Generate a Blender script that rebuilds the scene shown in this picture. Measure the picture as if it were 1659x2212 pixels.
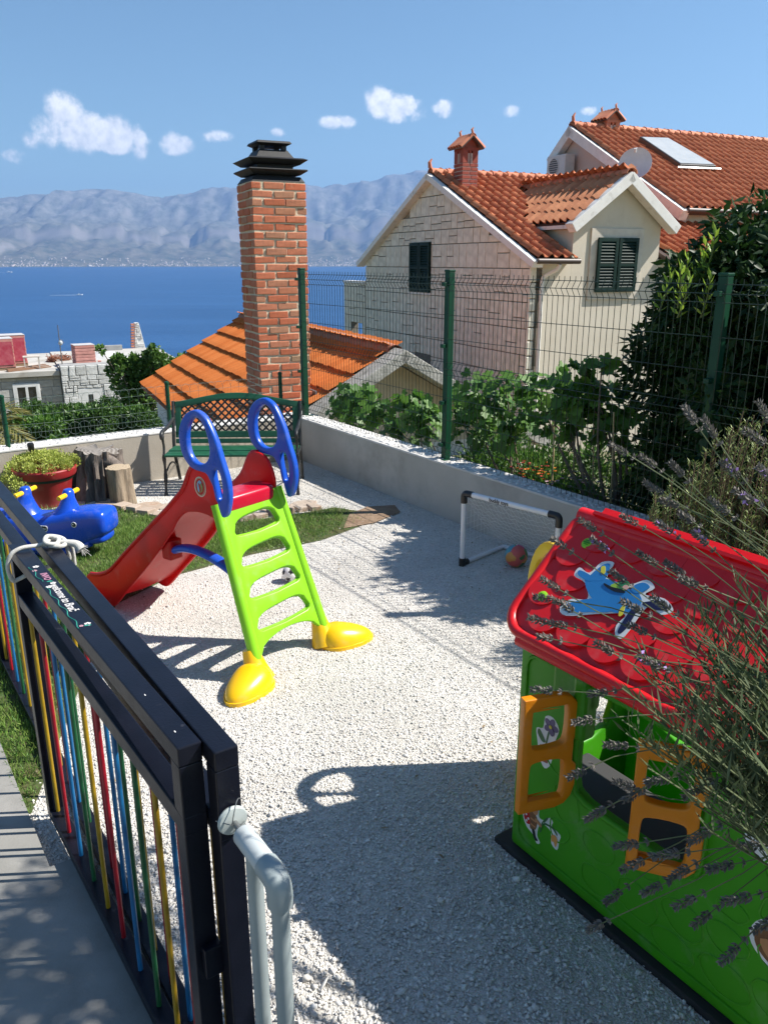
import bpy, bmesh, math, random
import numpy as np
from mathutils import Vector, Matrix, noise as mnoise

random.seed(7)
rng = np.random.default_rng(11)
for o in list(bpy.data.objects):
    bpy.data.objects.remove(o)
SC = bpy.context.scene
COL = SC.collection
R = math.radians

# ------------------------------------------------------------------ camera
CAM_H = 2.1                     # above the gravel
PITCH = R(17.4)                 # looking down
FPX = 1725.0                    # focal length in pixels of a 1659 x 2212 picture
cam_data = bpy.data.cameras.new('camera')
cam = bpy.data.objects.new('camera', cam_data)
COL.objects.link(cam)
cam.location = (0, 0, CAM_H)
cam.rotation_euler = (math.pi / 2 - PITCH, 0, 0)
cam_data.sensor_fit = 'HORIZONTAL'
cam_data.sensor_width = 36.0
cam_data.lens = 36.0 * FPX / 1659.0
cam_data.clip_start = 0.05
cam_data.clip_end = 60000
SC.camera = cam
SC.render.resolution_x, SC.render.resolution_y = 767, 1024



def ray(x, y):
    a, b = x - 829.5, y - 1106
    return Vector((a, FPX * math.cos(PITCH) - b * math.sin(PITCH), -FPX * math.sin(PITCH) - b * math.cos(PITCH)))


# ------------------------------------------------------------------ sun, sky
SUN_AZ, SUN_EL = R(4.0), R(47.0)          # azimuth from +X towards +Y
SUN = Vector((math.cos(SUN_AZ) * math.cos(SUN_EL), math.sin(SUN_AZ) * math.cos(SUN_EL), math.sin(SUN_EL)))
sun_data = bpy.data.lights.new('sun', 'SUN')
sun_data.energy = 5.0
sun_data.angle = R(0.53)
sun_data.color = (1.0, 0.955, 0.885)
sun = bpy.data.objects.new('sun', sun_data)
COL.objects.link(sun)
sun.rotation_euler = SUN.to_track_quat('Z', 'Y').to_euler()
sun.location = (20, 0, 30)

world = bpy.data.worlds.new('World')
SC.world = world
world.use_nodes = True
SKY_STRENGTH = 0.068


def build_sky():
    nt = world.node_tree
    N, L = nt.nodes, nt.links
    N.clear()
    out = N.new('ShaderNodeOutputWorld')
    bg = N.new('ShaderNodeBackground')
    bg.inputs['Strength'].default_value = SKY_STRENGTH
    sky = N.new('ShaderNodeTexSky')
    sky.sky_type = 'NISHITA'
    sky.sun_disc = False
    sky.sun_elevation = SUN_EL
    sky.sun_rotation = math.pi / 2 - SUN_AZ
    sky.altitude = 50
    sky.air_density = 1.0
    sky.dust_density = 0.2
    sky.ozone_density = 1.2
    tc = N.new('ShaderNodeTexCoord')

    def math_(op, a, b=None, c=None):
        n = N.new('ShaderNodeMath')
        n.operation = op
        for i, v in enumerate((a, b, c)):
            if v is None:
                continue
            if isinstance(v, (int, float)):
                n.inputs[i].default_value = v
            else:
                L.new(v, n.inputs[i])
        return n.outputs[0]
    # direction with a little turbulence, so that the cloud edges billow
    nz = N.new('ShaderNodeTexNoise')
    nz.inputs['Scale'].default_value = 34
    nz.inputs['Detail'].default_value = 7
    nz.inputs['Roughness'].default_value = 0.6
    L.new(tc.outputs['Generated'], nz.inputs['Vector'])
    nz2 = N.new('ShaderNodeTexNoise')
    nz2.inputs['Scale'].default_value = 75
    nz2.inputs['Detail'].default_value = 5
    nz2.inputs['Roughness'].default_value = 0.6
    L.new(tc.outputs['Generated'], nz2.inputs['Vector'])
    sep = N.new('ShaderNodeSeparateXYZ')
    L.new(tc.outputs['Generated'], sep.inputs[0])
    az = math_('ARCTAN2', sep.outputs[0], sep.outputs[1])
    el = math_('ARCSINE', sep.outputs[2])
    # one puff each: picture column and row of its middle, half width and half height in picture points, density
    puffs = [(195, 285, 95, 42, 1), (140, 245, 42, 46, 1), (235, 300, 80, 30, 1), (300, 305, 20, 34, .85), (112, 280, 40, 34, .6),
             (383, 312, 34, 24, .8), (465, 294, 32, 13, .55), (30, 338, 24, 14, .35), (75, 300, 22, 16, .35),
             (730, 263, 40, 15, .65), (822, 218, 34, 34, 1), (862, 232, 50, 30, 1), (895, 245, 24, 18, .5), (960, 233, 25, 19, .65),
             (1105, 240, 21, 12, .5), (1273, 237, 18, 10, .45), (598, 285, 14, 8, .3),
             (-260, 270, 90, 34, .9), (-640, 250, 120, 44, .9), (2050, 270, 110, 36, .9), (2600, 240, 140, 44, .9), (3500, 220, 200, 50, .8)]
    puffs = [(math.degrees(math.atan2(q.x, q.y)), math.degrees(math.atan2(q.z, math.hypot(q.x, q.y))), w / 30.1 * .88, h / 30.1 * .88, k)
             for q, w, h, k in ((ray(x, y), w, h, k) for (x, y, w, h, k) in puffs)]
    tot = None
    hgt = None
    for (a, e, w, h, k) in puffs:
        da = math_('MULTIPLY', math_('SUBTRACT', az, R(a)), 1 / R(w))
        de = math_('MULTIPLY', math_('SUBTRACT', el, R(e)), 1 / R(h))
        r2 = math_('ADD', math_('MULTIPLY', da, da), math_('MULTIPLY', de, de))
        m = math_('MULTIPLY', math_('SUBTRACT', 1.0, r2), k)
        m = math_('MAXIMUM', m, -1.0)
        tot = m if tot is None else math_('MAXIMUM', tot, m)
    nn = math_('ADD', math_('MULTIPLY', math_('SUBTRACT', nz.outputs['Fac'], .5), 2.2), math_('MULTIPLY', math_('SUBTRACT', nz2.outputs['Fac'], .5), 1.0))
    dens = math_('ADD', tot, nn)
    mr = N.new('ShaderNodeMapRange')
    mr.interpolation_type = 'SMOOTHSTEP'
    mr.inputs['From Min'].default_value = -0.2
    mr.inputs['From Max'].default_value = 0.7
    L.new(dens, mr.inputs['Value'])
    # a floor to the clouds: nothing shows where the puff mask is far off
    mr2 = N.new('ShaderNodeMapRange')
    mr2.inputs['From Min'].default_value = -0.55
    mr2.inputs['From Max'].default_value = 0.1
    L.new(tot, mr2.inputs['Value'])
    fac = math_('MULTIPLY', mr.outputs[0], mr2.outputs[0])
    fac = math_('MULTIPLY', fac, 0.97)
    ramp = N.new('ShaderNodeValToRGB')
    ramp.color_ramp.elements[0].position = 0.35
    ramp.color_ramp.elements[0].color = (7.6, 8.0, 8.6, 1)
    ramp.color_ramp.elements[1].position = 0.62
    ramp.color_ramp.elements[1].color = (11.5, 11.4, 11.2, 1)
    L.new(nz2.outputs['Fac'], ramp.inputs['Fac'])
    mix = N.new('ShaderNodeMix')
    mix.data_type = 'RGBA'
    L.new(fac, mix.inputs['Factor'])
    tint = N.new('ShaderNodeMix')
    tint.data_type = 'RGBA'
    tint.blend_type = 'MULTIPLY'
    tint.inputs['Factor'].default_value = 1.0
    tint.inputs[7].default_value = (.87, 1.01, 1.02, 1)
    L.new(sky.outputs[0], tint.inputs[6])
    L.new(tint.outputs[2], mix.inputs[6])
    L.new(ramp.outputs[0], mix.inputs[7])
    L.new(mix.outputs[2], bg.inputs['Color'])
    L.new(bg.outputs[0], out.inputs[0])


build_sky()
SC.view_settings.view_transform = 'Standard'
SC.view_settings.look = 'None'
SC.view_settings.exposure = 0.92
SC.view_settings.gamma = 1.0
SC.render.engine = 'CYCLES'

# ------------------------------------------------------------------ frames
PHI = R(34.5)                                       # the garden's grid
GU = Vector((math.cos(PHI), math.sin(PHI), 0))
GV = Vector((-math.sin(PHI), math.cos(PHI), 0))
HROT = math.atan2(0.417, 0.909)                     # the houses' grid
E2 = Vector((math.cos(HROT), math.sin(HROT), 0))    # along the facades
W1 = Vector((math.sin(HROT), -math.cos(HROT), 0))   # out of the facades, towards the camera


def G(u, v, z=0.0):
    return GU * u + GV * v + Vector((0, 0, z))


def at_z(x, y, z):
    r = ray(x, y)
    t = (z - CAM_H) / r.z
    return Vector((r.x * t, r.y * t, z))


def at_y(x, y, d):
    r = ray(x, y)
    t = d / r.y
    return Vector((r.x * t, d, CAM_H + r.z * t))


def at_u(x, y, u):
    r = ray(x, y)
    t = u / (r.dot(GU))
    return Vector((0, 0, CAM_H)) + r * t


# ------------------------------------------------------------------ materials
def new_mat(name):
    m = bpy.data.materials.new(name)
    m.use_nodes = True
    nt = m.node_tree
    for n in list(nt.nodes):
        nt.nodes.remove(n)
    out = nt.nodes.new('ShaderNodeOutputMaterial')
    b = nt.nodes.new('ShaderNodeBsdfPrincipled')
    nt.links.new(b.outputs[0], out.inputs[0])
    return m, nt, b, out


def ramp_node(nt, stops, fac, interp='LINEAR'):
    r = nt.nodes.new('ShaderNodeValToRGB')
    cr = r.color_ramp
    cr.interpolation = interp
    while len(cr.elements) < len(stops):
        cr.elements.new(0.5)
    for e, (p, c) in zip(cr.elements, stops):
        e.position = p
        e.color = (*c, 1)
    nt.links.new(fac, r.inputs['Fac'])
    return r.outputs[0]


def noise_node(nt, scale, detail=3, rough=.55, coord='Object', stretch=None):
    tc = nt.nodes.new('ShaderNodeTexCoord')
    n = nt.nodes.new('ShaderNodeTexNoise')
    n.inputs['Scale'].default_value = scale
    n.inputs['Detail'].default_value = detail
    n.inputs['Roughness'].default_value = rough
    if coord == 'World':
        g = nt.nodes.new('ShaderNodeNewGeometry')
        src = g.outputs['Position']
    else:
        src = tc.outputs[coord]
    if stretch:
        mp = nt.nodes.new('ShaderNodeMapping')
        mp.inputs['Scale'].default_value = stretch
        nt.links.new(src, mp.inputs['Vector'])
        src = mp.outputs[0]
    nt.links.new(src, n.inputs['Vector'])
    return n.outputs['Fac']


def mixc(nt, a, b, fac, mode='MIX'):
    n = nt.nodes.new('ShaderNodeMix')
    n.data_type = 'RGBA'
    n.blend_type = mode
    for sock, v in ((n.inputs['Factor'], fac), (n.inputs[6], a), (n.inputs[7], b)):
        if isinstance(v, (tuple, list)):
            sock.default_value = (*v[:3], 1)
        elif isinstance(v, (int, float)):
            sock.default_value = v
        else:
            nt.links.new(v, sock)
    return n.outputs[2]


def mat(name, c1, c2=None, rough=.5, scale=4, detail=4, bump=0., bscale=60, bdetail=3, spec=.5, metal=0., by='noise',
        transl=0., coord='Object', dirt=None, dscale=3, dlo=.55, dhi=.75, stretch=None, coat=0., rvar=0.):
    """c1..c2 by noise, by mesh island, or by object; dirt: a third colour in blotches; bump: fine relief"""
    m, nt, b, out = new_mat(name)
    L = nt.links
    if c2 is None:
        c2 = tuple(x * .82 for x in c1)
    if by == 'island':
        g = nt.nodes.new('ShaderNodeNewGeometry')
        fac = g.outputs['Random Per Island']
    elif by == 'object':
        g = nt.nodes.new('ShaderNodeObjectInfo')
        fac = g.outputs['Random']
    else:
        fac = noise_node(nt, scale, detail, coord=coord, stretch=stretch)
    lo, hi = (.0, 1.) if by != 'noise' else (.32, .68)
    col = ramp_node(nt, [(lo, c1), (hi, c2)], fac)
    if by != 'noise':
        f2 = noise_node(nt, scale, detail, coord=coord)
        col = mixc(nt, col, ramp_node(nt, [(.3, (.78, .78, .78)), (.7, (1.12, 1.12, 1.12))], f2), 1.0, 'MULTIPLY')
    if dirt:
        f3 = noise_node(nt, dscale, 6, .65, coord=coord)
        f3 = ramp_node(nt, [(dlo, (0, 0, 0)), (dhi, (1, 1, 1))], f3)
        col = mixc(nt, col, dirt, f3)
    L.new(col, b.inputs['Base Color'])
    b.inputs['Roughness'].default_value = rough
    if rvar:
        f4 = noise_node(nt, scale * 2.3, 4, coord=coord)
        mr = nt.nodes.new('ShaderNodeMapRange')
        mr.inputs['To Min'].default_value = rough - rvar
        mr.inputs['To Max'].default_value = rough + rvar
        L.new(f4, mr.inputs['Value'])
        L.new(mr.outputs[0], b.inputs['Roughness'])
    b.inputs['Metallic'].default_value = metal
    b.inputs['Specular IOR Level'].default_value = spec
    if coat:
        b.inputs['Coat Weight'].default_value = coat
        b.inputs['Coat Roughness'].default_value = .15
    if bump:
        bn = nt.nodes.new('ShaderNodeBump')
        bn.inputs['Strength'].default_value = bump
        bn.inputs['Distance'].default_value = .6 / bscale
        L.new(noise_node(nt, bscale, bdetail, coord=coord), bn.inputs['Height'])
        L.new(bn.outputs[0], b.inputs['Normal'])
    if transl:
        tr = nt.nodes.new('ShaderNodeBsdfTranslucent')
        L.new(col, tr.inputs['Color'])
        mx = nt.nodes.new('ShaderNodeMixShader')
        mx.inputs[0].default_value = transl
        L.new(b.outputs[0], mx.inputs[1])
        L.new(tr.outputs[0], mx.inputs[2])
        L.new(mx.outputs[0], out.inputs[0])
    return m


# ------------------------------------------------------------------ mesh building
def mesh_np(name, verts, faces, smooth=False):
    """fast mesh from arrays; all faces have the same number of corners"""
    verts = np.asarray(verts, dtype=np.float32)
    faces = np.asarray(faces, dtype=np.int32)
    me = bpy.data.meshes.new(name)
    k = faces.shape[1]
    me.vertices.add(len(verts))
    me.vertices.foreach_set('co', verts.ravel())
    me.loops.add(len(faces) * k)
    me.loops.foreach_set('vertex_index', faces.ravel())
    me.polygons.add(len(faces))
    me.polygons.foreach_set('loop_start', np.arange(0, len(faces) * k, k, dtype=np.int32))
    me.update(calc_edges=True)
    if smooth:
        me.polygons.foreach_set('use_smooth', np.ones(len(faces), dtype=bool))
    return me


def link(name, me, material, parent=None, loc=None):
    o = bpy.data.objects.new(name, me)
    COL.objects.link(o)
    if material is not None:
        me.materials.clear()
        me.materials.append(material)
    if parent is not None:
        o.parent = parent
    if loc is not None:
        o.location = loc
    return o


def piece(name, me, parent, M):
    """another object on shared mesh data (the mesh already has its material)"""
    o = bpy.data.objects.new(name, me)
    COL.objects.link(o)
    o.parent = parent
    o.matrix_local = M
    return o


def tag(o, label, cat, group=None):
    o['label'] = label
    o['category'] = cat
    if group:
        o['group'] = group
    return o


def struct(o):
    o['kind'] = 'structure'
    return o


def thing(name, label, cat, loc=(0, 0, 0), rotz=0., group=None):
    o = bpy.data.objects.new(name, None)
    COL.objects.link(o)
    o.empty_display_size = .1
    o.location = loc
    o.rotation_euler = (0, 0, rotz)
    return tag(o, label, cat, group)


def thing_g(name, label, cat, u, v, z=0., group=None):
    return thing(name, label, cat, G(u, v, z), PHI, group)


def perp(d):
    a = Vector((0, 0, 1)) if abs(d.z) < .9 else Vector((1, 0, 0))
    x = d.cross(a).normalized()
    return x, d.cross(x).normalized()


class MB:
    def __init__(self):
        self.v, self.f = [], []

    def add(self, vs, fs):
        n = len(self.v)
        self.v += [tuple(p) for p in vs]
        self.f += [tuple(i + n for i in f) for f in fs]
        return self

    def box(self, c, s, M=None):
        x, y, z = (a / 2 for a in s)
        vs = [Vector((c[0] + i * x, c[1] + j * y, c[2] + k * z)) for k in (-1, 1) for j in (-1, 1) for i in (-1, 1)]
        if M is not None:
            vs = [M @ p for p in vs]
        return self.add(vs, [(0, 2, 3, 1), (4, 5, 7, 6), (0, 1, 5, 4), (2, 6, 7, 3), (0, 4, 6, 2), (1, 3, 7, 5)])

    def bx(self, x0, x1, y0, y1, z0, z1, M=None):
        return self.box(((x0 + x1) / 2, (y0 + y1) / 2, (z0 + z1) / 2), (x1 - x0, y1 - y0, z1 - z0), M)

    def cyl(self, p0, p1, r0, r1=None, n=12):
        return self.tube([p0, p1], [r0, r0 if r1 is None else r1], n)

    def tube(self, pts, r, n=8, closed=False, flat=None, cap=True):
        pts = [Vector(p) for p in pts]
        k = len(pts)
        rs = [r] * k if isinstance(r, (int, float)) else list(r)
        vs, fs = [], []
        x = None
        for i, p in enumerate(pts):
            if closed:
                d = pts[(i + 1) % k] - pts[i - 1]
            else:
                d = pts[min(i + 1, k - 1)] - pts[max(i - 1, 0)]
            d.normalize()
            if x is None:
                x, _ = perp(d)
            x = (x - d * x.dot(d))
            if x.length < 1e-6:
                x, _ = perp(d)
            x.normalize()
            y = d.cross(x)
            fl = flat or 1.
            for j in range(n):
                a = 2 * math.pi * j / n
                vs.append(p + x * (math.cos(a) * rs[i]) + y * (math.sin(a) * rs[i] * fl))
        for i in range(k if closed else k - 1):
            a, b = i * n, ((i + 1) % k) * n
            for j in range(n):
                j2 = (j + 1) % n
                fs.append((a + j, a + j2, b + j2, b + j))
        if not closed and cap:
            fs.append(tuple(range(n - 1, -1, -1)))
            fs.append(tuple((k - 1) * n + j for j in range(n)))
        return self.add(vs, fs)

    def lathe(self, prof, n=24, c=(0, 0, 0), M=None):
        vs, fs = [], []
        for (r, z) in prof:
            for j in range(n):
                a = 2 * math.pi * j / n
                p = Vector((c[0] + r * math.cos(a), c[1] + r * math.sin(a), c[2] + z))
                vs.append(M @ p if M is not None else p)
        for i in range(len(prof) - 1):
            for j in range(n):
                j2 = (j + 1) % n
                fs.append((i * n + j, i * n + j2, (i + 1) * n + j2, (i + 1) * n + j))
        if prof[0][0] > 1e-5:
            fs.append(tuple(range(n - 1, -1, -1)))
        if prof[-1][0] > 1e-5:
            fs.append(tuple((len(prof) - 1) * n + j for j in range(n)))
        return self.add(vs, fs)

    def prism(self, poly, z0, z1, M=None):
        n = len(poly)
        vs = [Vector((x, y, z)) for z in (z0, z1) for (x, y) in poly]
        if M is not None:
            vs = [M @ p for p in vs]
        fs = [tuple(range(n - 1, -1, -1)), tuple(range(n, 2 * n))]
        fs += [(i, (i + 1) % n, n + (i + 1) % n, n + i) for i in range(n)]
        return self.add(vs, fs)

    def mesh(self, name, smooth=None, bevel=0., segs=2):
        me = bpy.data.meshes.new(name)
        me.from_pydata(self.v, [], self.f)
        bm = bmesh.new()
        bm.from_mesh(me)
        bmesh.ops.recalc_face_normals(bm, faces=bm.faces)
        if bevel:
            es = [e for e in bm.edges if len(e.link_faces) == 2 and e.calc_face_angle(0) > .6]
            bmesh.ops.bevel(bm, geom=es, offset=bevel, segments=segs, affect='EDGES', profile=.5, clamp_overlap=True)
        bm.to_mesh(me)
        bm.free()
        if smooth is not None:
            me.polygons.foreach_set('use_smooth', [True] * len(me.polygons))
            me.set_sharp_from_angle(angle=R(smooth))
        me.update()
        return me

    def build(self, name, material, parent=None, smooth=None, bevel=0., segs=2):
        return link(name, self.mesh(name, smooth, bevel, segs), material, parent)


def plate(polys, thick, bevel=0., M=None, res=2):
    """a flat plate with holes: polys[0] is the outline, the others are holes; lies in xy, centred in z"""
    cu = bpy.data.curves.new('plate', 'CURVE')
    cu.dimensions = '2D'
    cu.fill_mode = 'BOTH'
    for poly in polys:
        sp = cu.splines.new('POLY')
        sp.points.add(len(poly) - 1)
        for pt, (x, y) in zip(sp.points, poly):
            pt.co = (x, y, 0, 1)
        sp.use_cyclic_u = True
    cu.extrude = max(thick / 2 - bevel, 0)
    cu.bevel_depth = bevel
    cu.bevel_resolution = res
    if bevel:
        cu.offset = -bevel
    return _curve_mesh(cu, M)


def _curve_mesh(cu, M):
    o = bpy.data.objects.new('tmp', cu)
    COL.objects.link(o)
    dg = bpy.context.evaluated_depsgraph_get()
    me = bpy.data.meshes.new_from_object(o.evaluated_get(dg))
    bpy.data.objects.remove(o)
    bpy.data.curves.remove(cu)
    bm = bmesh.new()
    bm.from_mesh(me)
    bmesh.ops.remove_doubles(bm, verts=bm.verts, dist=1e-5)
    bm.to_mesh(me)
    bm.free()
    if M is not None:
        me.transform(M)
    me.materials.clear()
    me.polygons.foreach_set('use_smooth', [True] * len(me.polygons))
    me.set_sharp_from_angle(angle=R(40))
    me.update()
    return me


def text_mesh(s, size, M, extrude=.0006, shear=0., bold=0.):
    cu = bpy.data.curves.new('text', 'FONT')
    cu.body = s
    cu.size = size
    cu.extrude = extrude
    cu.shear = shear
    cu.offset = bold
    cu.align_x = 'CENTER'
    cu.align_y = 'CENTER'
    return _curve_mesh(cu, M)


def frame(o, x, y, z=None):
    """matrix from an origin and two or three axes"""
    x, y = Vector(x), Vector(y)
    z = x.cross(y) if z is None else Vector(z)
    M = Matrix.Identity(4)
    for i in range(3):
        M[i][0], M[i][1], M[i][2], M[i][3] = x[i], y[i], z[i], o[i]
    return M


def ellipse(cx, cy, a, b, n=28, rot=0.):
    c, s = math.cos(rot), math.sin(rot)
    return [(cx + a * math.cos(t) * c - b * math.sin(t) * s, cy + a * math.cos(t) * s + b * math.sin(t) * c)
            for t in (2 * math.pi * i / n for i in range(n))]


def rrect(x0, x1, y0, y1, r, n=5, rs=None):
    """rounded rectangle; rs = radii at (x1y1, x0y1, x0y0, x1y0)"""
    rs = rs or (r, r, r, r)
    out = []
    for (cx, cy, sx, sy, a0, q) in ((x1, y1, -1, -1, 0, rs[0]), (x0, y1, 1, -1, 90, rs[1]), (x0, y0, 1, 1, 180, rs[2]), (x1, y0, -1, 1, 270, rs[3])):
        if q < 1e-4:
            out.append((cx, cy))
            continue
        for i in range(n + 1):
            a = R(a0 + 90 * i / n)
            out.append((cx + sx * q + q * math.cos(a), cy + sy * q + q * math.sin(a)))
    return out


def smooth_path(pts, n=6, closed=False):
    """Catmull-Rom through the points"""
    P = [Vector(p) for p in pts]
    k = len(P)
    out = []
    for i in range(k if closed else k - 1):
        p0 = P[(i - 1) % k] if (closed or i > 0) else P[0]
        p1, p2 = P[i], P[(i + 1) % k]
        p3 = P[(i + 2) % k] if (closed or i + 2 < k) else P[-1]
        for j in range(n):
            t = j / n
            out.append(.5 * ((2 * p1) + (p2 - p0) * t + (2 * p0 - 5 * p1 + 4 * p2 - p3) * t * t + (3 * p1 - p0 - 3 * p2 + p3) * t ** 3))
    if not closed:
        out.append(P[-1])
    return out


def smooth2(pts, n=5):
    return [(p.x, p.y) for p in smooth_path([(a, b, 0) for a, b in pts], n, True)]


def sstep(a, b, x):
    t = min(1, max(0, (x - a) / (b - a)))
    return t * t * (3 - 2 * t)


# leaves: arrays of small folded quads
def rand_dirs(n):
    d = rng.normal(size=(n, 3))
    return d / np.linalg.norm(d, axis=1)[:, None]


def leaf_arrays(pts, dirs, length, width, fold=.25, up=None):
    """one diamond-shaped leaf of four corners per point, pointing along dirs"""
    n = len(pts)
    pts = np.asarray(pts, float)
    dirs = np.asarray(dirs, float)
    dirs = dirs / np.linalg.norm(dirs, axis=1)[:, None]
    side = np.cross(dirs, rand_dirs(n) if up is None else up)
    side /= np.maximum(np.linalg.norm(side, axis=1)[:, None], 1e-6)
    nor = np.cross(side, dirs)
    L = np.broadcast_to(np.asarray(length, float), (n,))[:, None]
    W = np.broadcast_to(np.asarray(width, float), (n,))[:, None]
    a = pts
    b = pts + dirs * L * .45 + side * W * .5 + nor * W * fold
    c = pts + dirs * L
    d = pts + dirs * L * .45 - side * W * .5 + nor * W * fold
    v = np.stack([a, b, c, d], 1).reshape(-1, 3)
    i = np.arange(n)[:, None] * 4
    f = np.concatenate([np.concatenate([i, i + 1, i + 2], 1), np.concatenate([i, i + 2, i + 3], 1)], 0)
    return v, f


def join_arrays(parts):
    vs, fs, n = [], [], 0
    for v, f in parts:
        vs.append(v)
        fs.append(f + n)
        n += len(v)
    return np.concatenate(vs), np.concatenate(fs)


def crown_points(n, clumps, shell=.35):
    """points through clumps (centre, radii): mostly near each clump's surface"""
    w = np.array([c[1][0] * c[1][1] * c[1][2] for c in clumps]) ** .66
    idx = rng.choice(len(clumps), n, p=w / w.sum())
    c = np.array([q[0] for q in clumps], float)[idx]
    r = np.array([q[1] for q in clumps], float)[idx]
    d = rand_dirs(n)
    t = (shell + (1 - shell) * rng.random(n) ** .6)[:, None]
    return c + d * r * t, d
# ================================================================== land, sea, far shore
SEA_Z = -44.0
M_soil = mat('soil', (.20, .125, .075), (.30, .21, .14), rough=.95, scale=6, bump=.6, bscale=40, coord='World')
M_terrain = mat('terrain', (.10, .11, .045), (.22, .18, .11), rough=.95, scale=1.3, bump=.5, bscale=12, coord='World')


def terrain_z(x, y):
    u = x * GU.x + y * GU.y
    v = x * GV.x + y * GV.y
    z = -.10 - .13 * max(0., u - 4.4) - .17 * max(0., v - 8.0)
    if u < 4.7 and v < 8.4:
        return -.28 if u > -4 else -.28 - .02 * (-4 - u)
    d = math.hypot(x, y)
    if u >= 4.7 and v < 9:
        z += .30 * (1 - sstep(5.2, 8.0, u)) * (1 - sstep(5.5, 9, v))
    z -= .02 * max(0., d - 45) + .0001 * max(0., d - 45) ** 2
    z += .12 * mnoise.noise((x * .3, y * .3, 0)) * sstep(6, 14, d)
    return max(z, SEA_Z - 8)


def build_terrain():
    def axis(lo, hi, n):
        return [math.copysign(abs(t) ** 2.2, t) for t in np.linspace(-abs(lo) ** (1 / 2.2), hi ** (1 / 2.2), n)]
    xs, ys = axis(-400, 400, 150), axis(-120, 420, 130)
    vs = [(x, y, terrain_z(x, y)) for y in ys for x in xs]
    nx = len(xs)
    fs = [(j * nx + i, j * nx + i + 1, (j + 1) * nx + i + 1, (j + 1) * nx + i) for j in range(len(ys) - 1) for i in range(nx - 1)]
    struct(link('terrain', mesh_np('terrain', vs, fs, True), M_terrain))


build_terrain()


def sea_material():
    m, nt, b, out = new_mat('sea_water')
    L = nt.links
    f = noise_node(nt, .004, 5, .6, 'World', (1, 3.5, 1))
    col = ramp_node(nt, [(.3, (.014, .064, .17)), (.7, (.024, .088, .22))], f)
    L.new(col, b.inputs['Base Color'])
    b.inputs['Roughness'].default_value = .42
    b.inputs['IOR'].default_value = 1.33
    bn = nt.nodes.new('ShaderNodeBump')
    bn.inputs['Strength'].default_value = .8
    bn.inputs['Distance'].default_value = 1.2
    L.new(noise_node(nt, .12, 6, .65, 'World', (1, 2.2, 1)), bn.inputs['Height'])
    L.new(bn.outputs[0], b.inputs['Normal'])
    return m


sea = struct(link('sea', mesh_np('sea', [(-15500, -450, SEA_Z), (15500, -450, SEA_Z), (15500, 16200, SEA_Z), (-15500, 16200, SEA_Z)], [(0, 1, 2, 3)]), sea_material()))


def mountain_material():
    m, nt, b, out = new_mat('mountain_limestone')
    L = nt.links
    g = nt.nodes.new('ShaderNodeNewGeometry')
    sep = nt.nodes.new('ShaderNodeSeparateXYZ')
    L.new(g.outputs['Position'], sep.inputs[0])
    sn = nt.nodes.new('ShaderNodeSeparateXYZ')
    L.new(g.outputs['Normal'], sn.inputs[0])
    f = noise_node(nt, .007, 10, .72, 'World')
    scrub = ramp_node(nt, [(.38, (.07, .08, .05)), (.64, (.20, .175, .13))], f)
    f2 = noise_node(nt, .005, 10, .75, 'World', (1.6, 1, .7))
    rock = ramp_node(nt, [(.36, (.09, .10, .075)), (.68, (.30, .285, .26))], f2)
    hmr = nt.nodes.new('ShaderNodeMapRange')
    hmr.inputs['From Min'].default_value = 150
    hmr.inputs['From Max'].default_value = 650
    L.new(sep.outputs[2], hmr.inputs['Value'])
    c = mixc(nt, scrub, rock, hmr.outputs[0])
    smr = nt.nodes.new('ShaderNodeMapRange')
    smr.inputs['From Min'].default_value = .82
    smr.inputs['From Max'].default_value = .6
    L.new(sn.outputs[2], smr.inputs['Value'])
    c = mixc(nt, c, (.27, .245, .22), smr.outputs[0])
    L.new(c, b.inputs['Base Color'])
    b.inputs['Roughness'].default_value = 1
    b.inputs['Specular IOR Level'].default_value = 0
    return m


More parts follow.
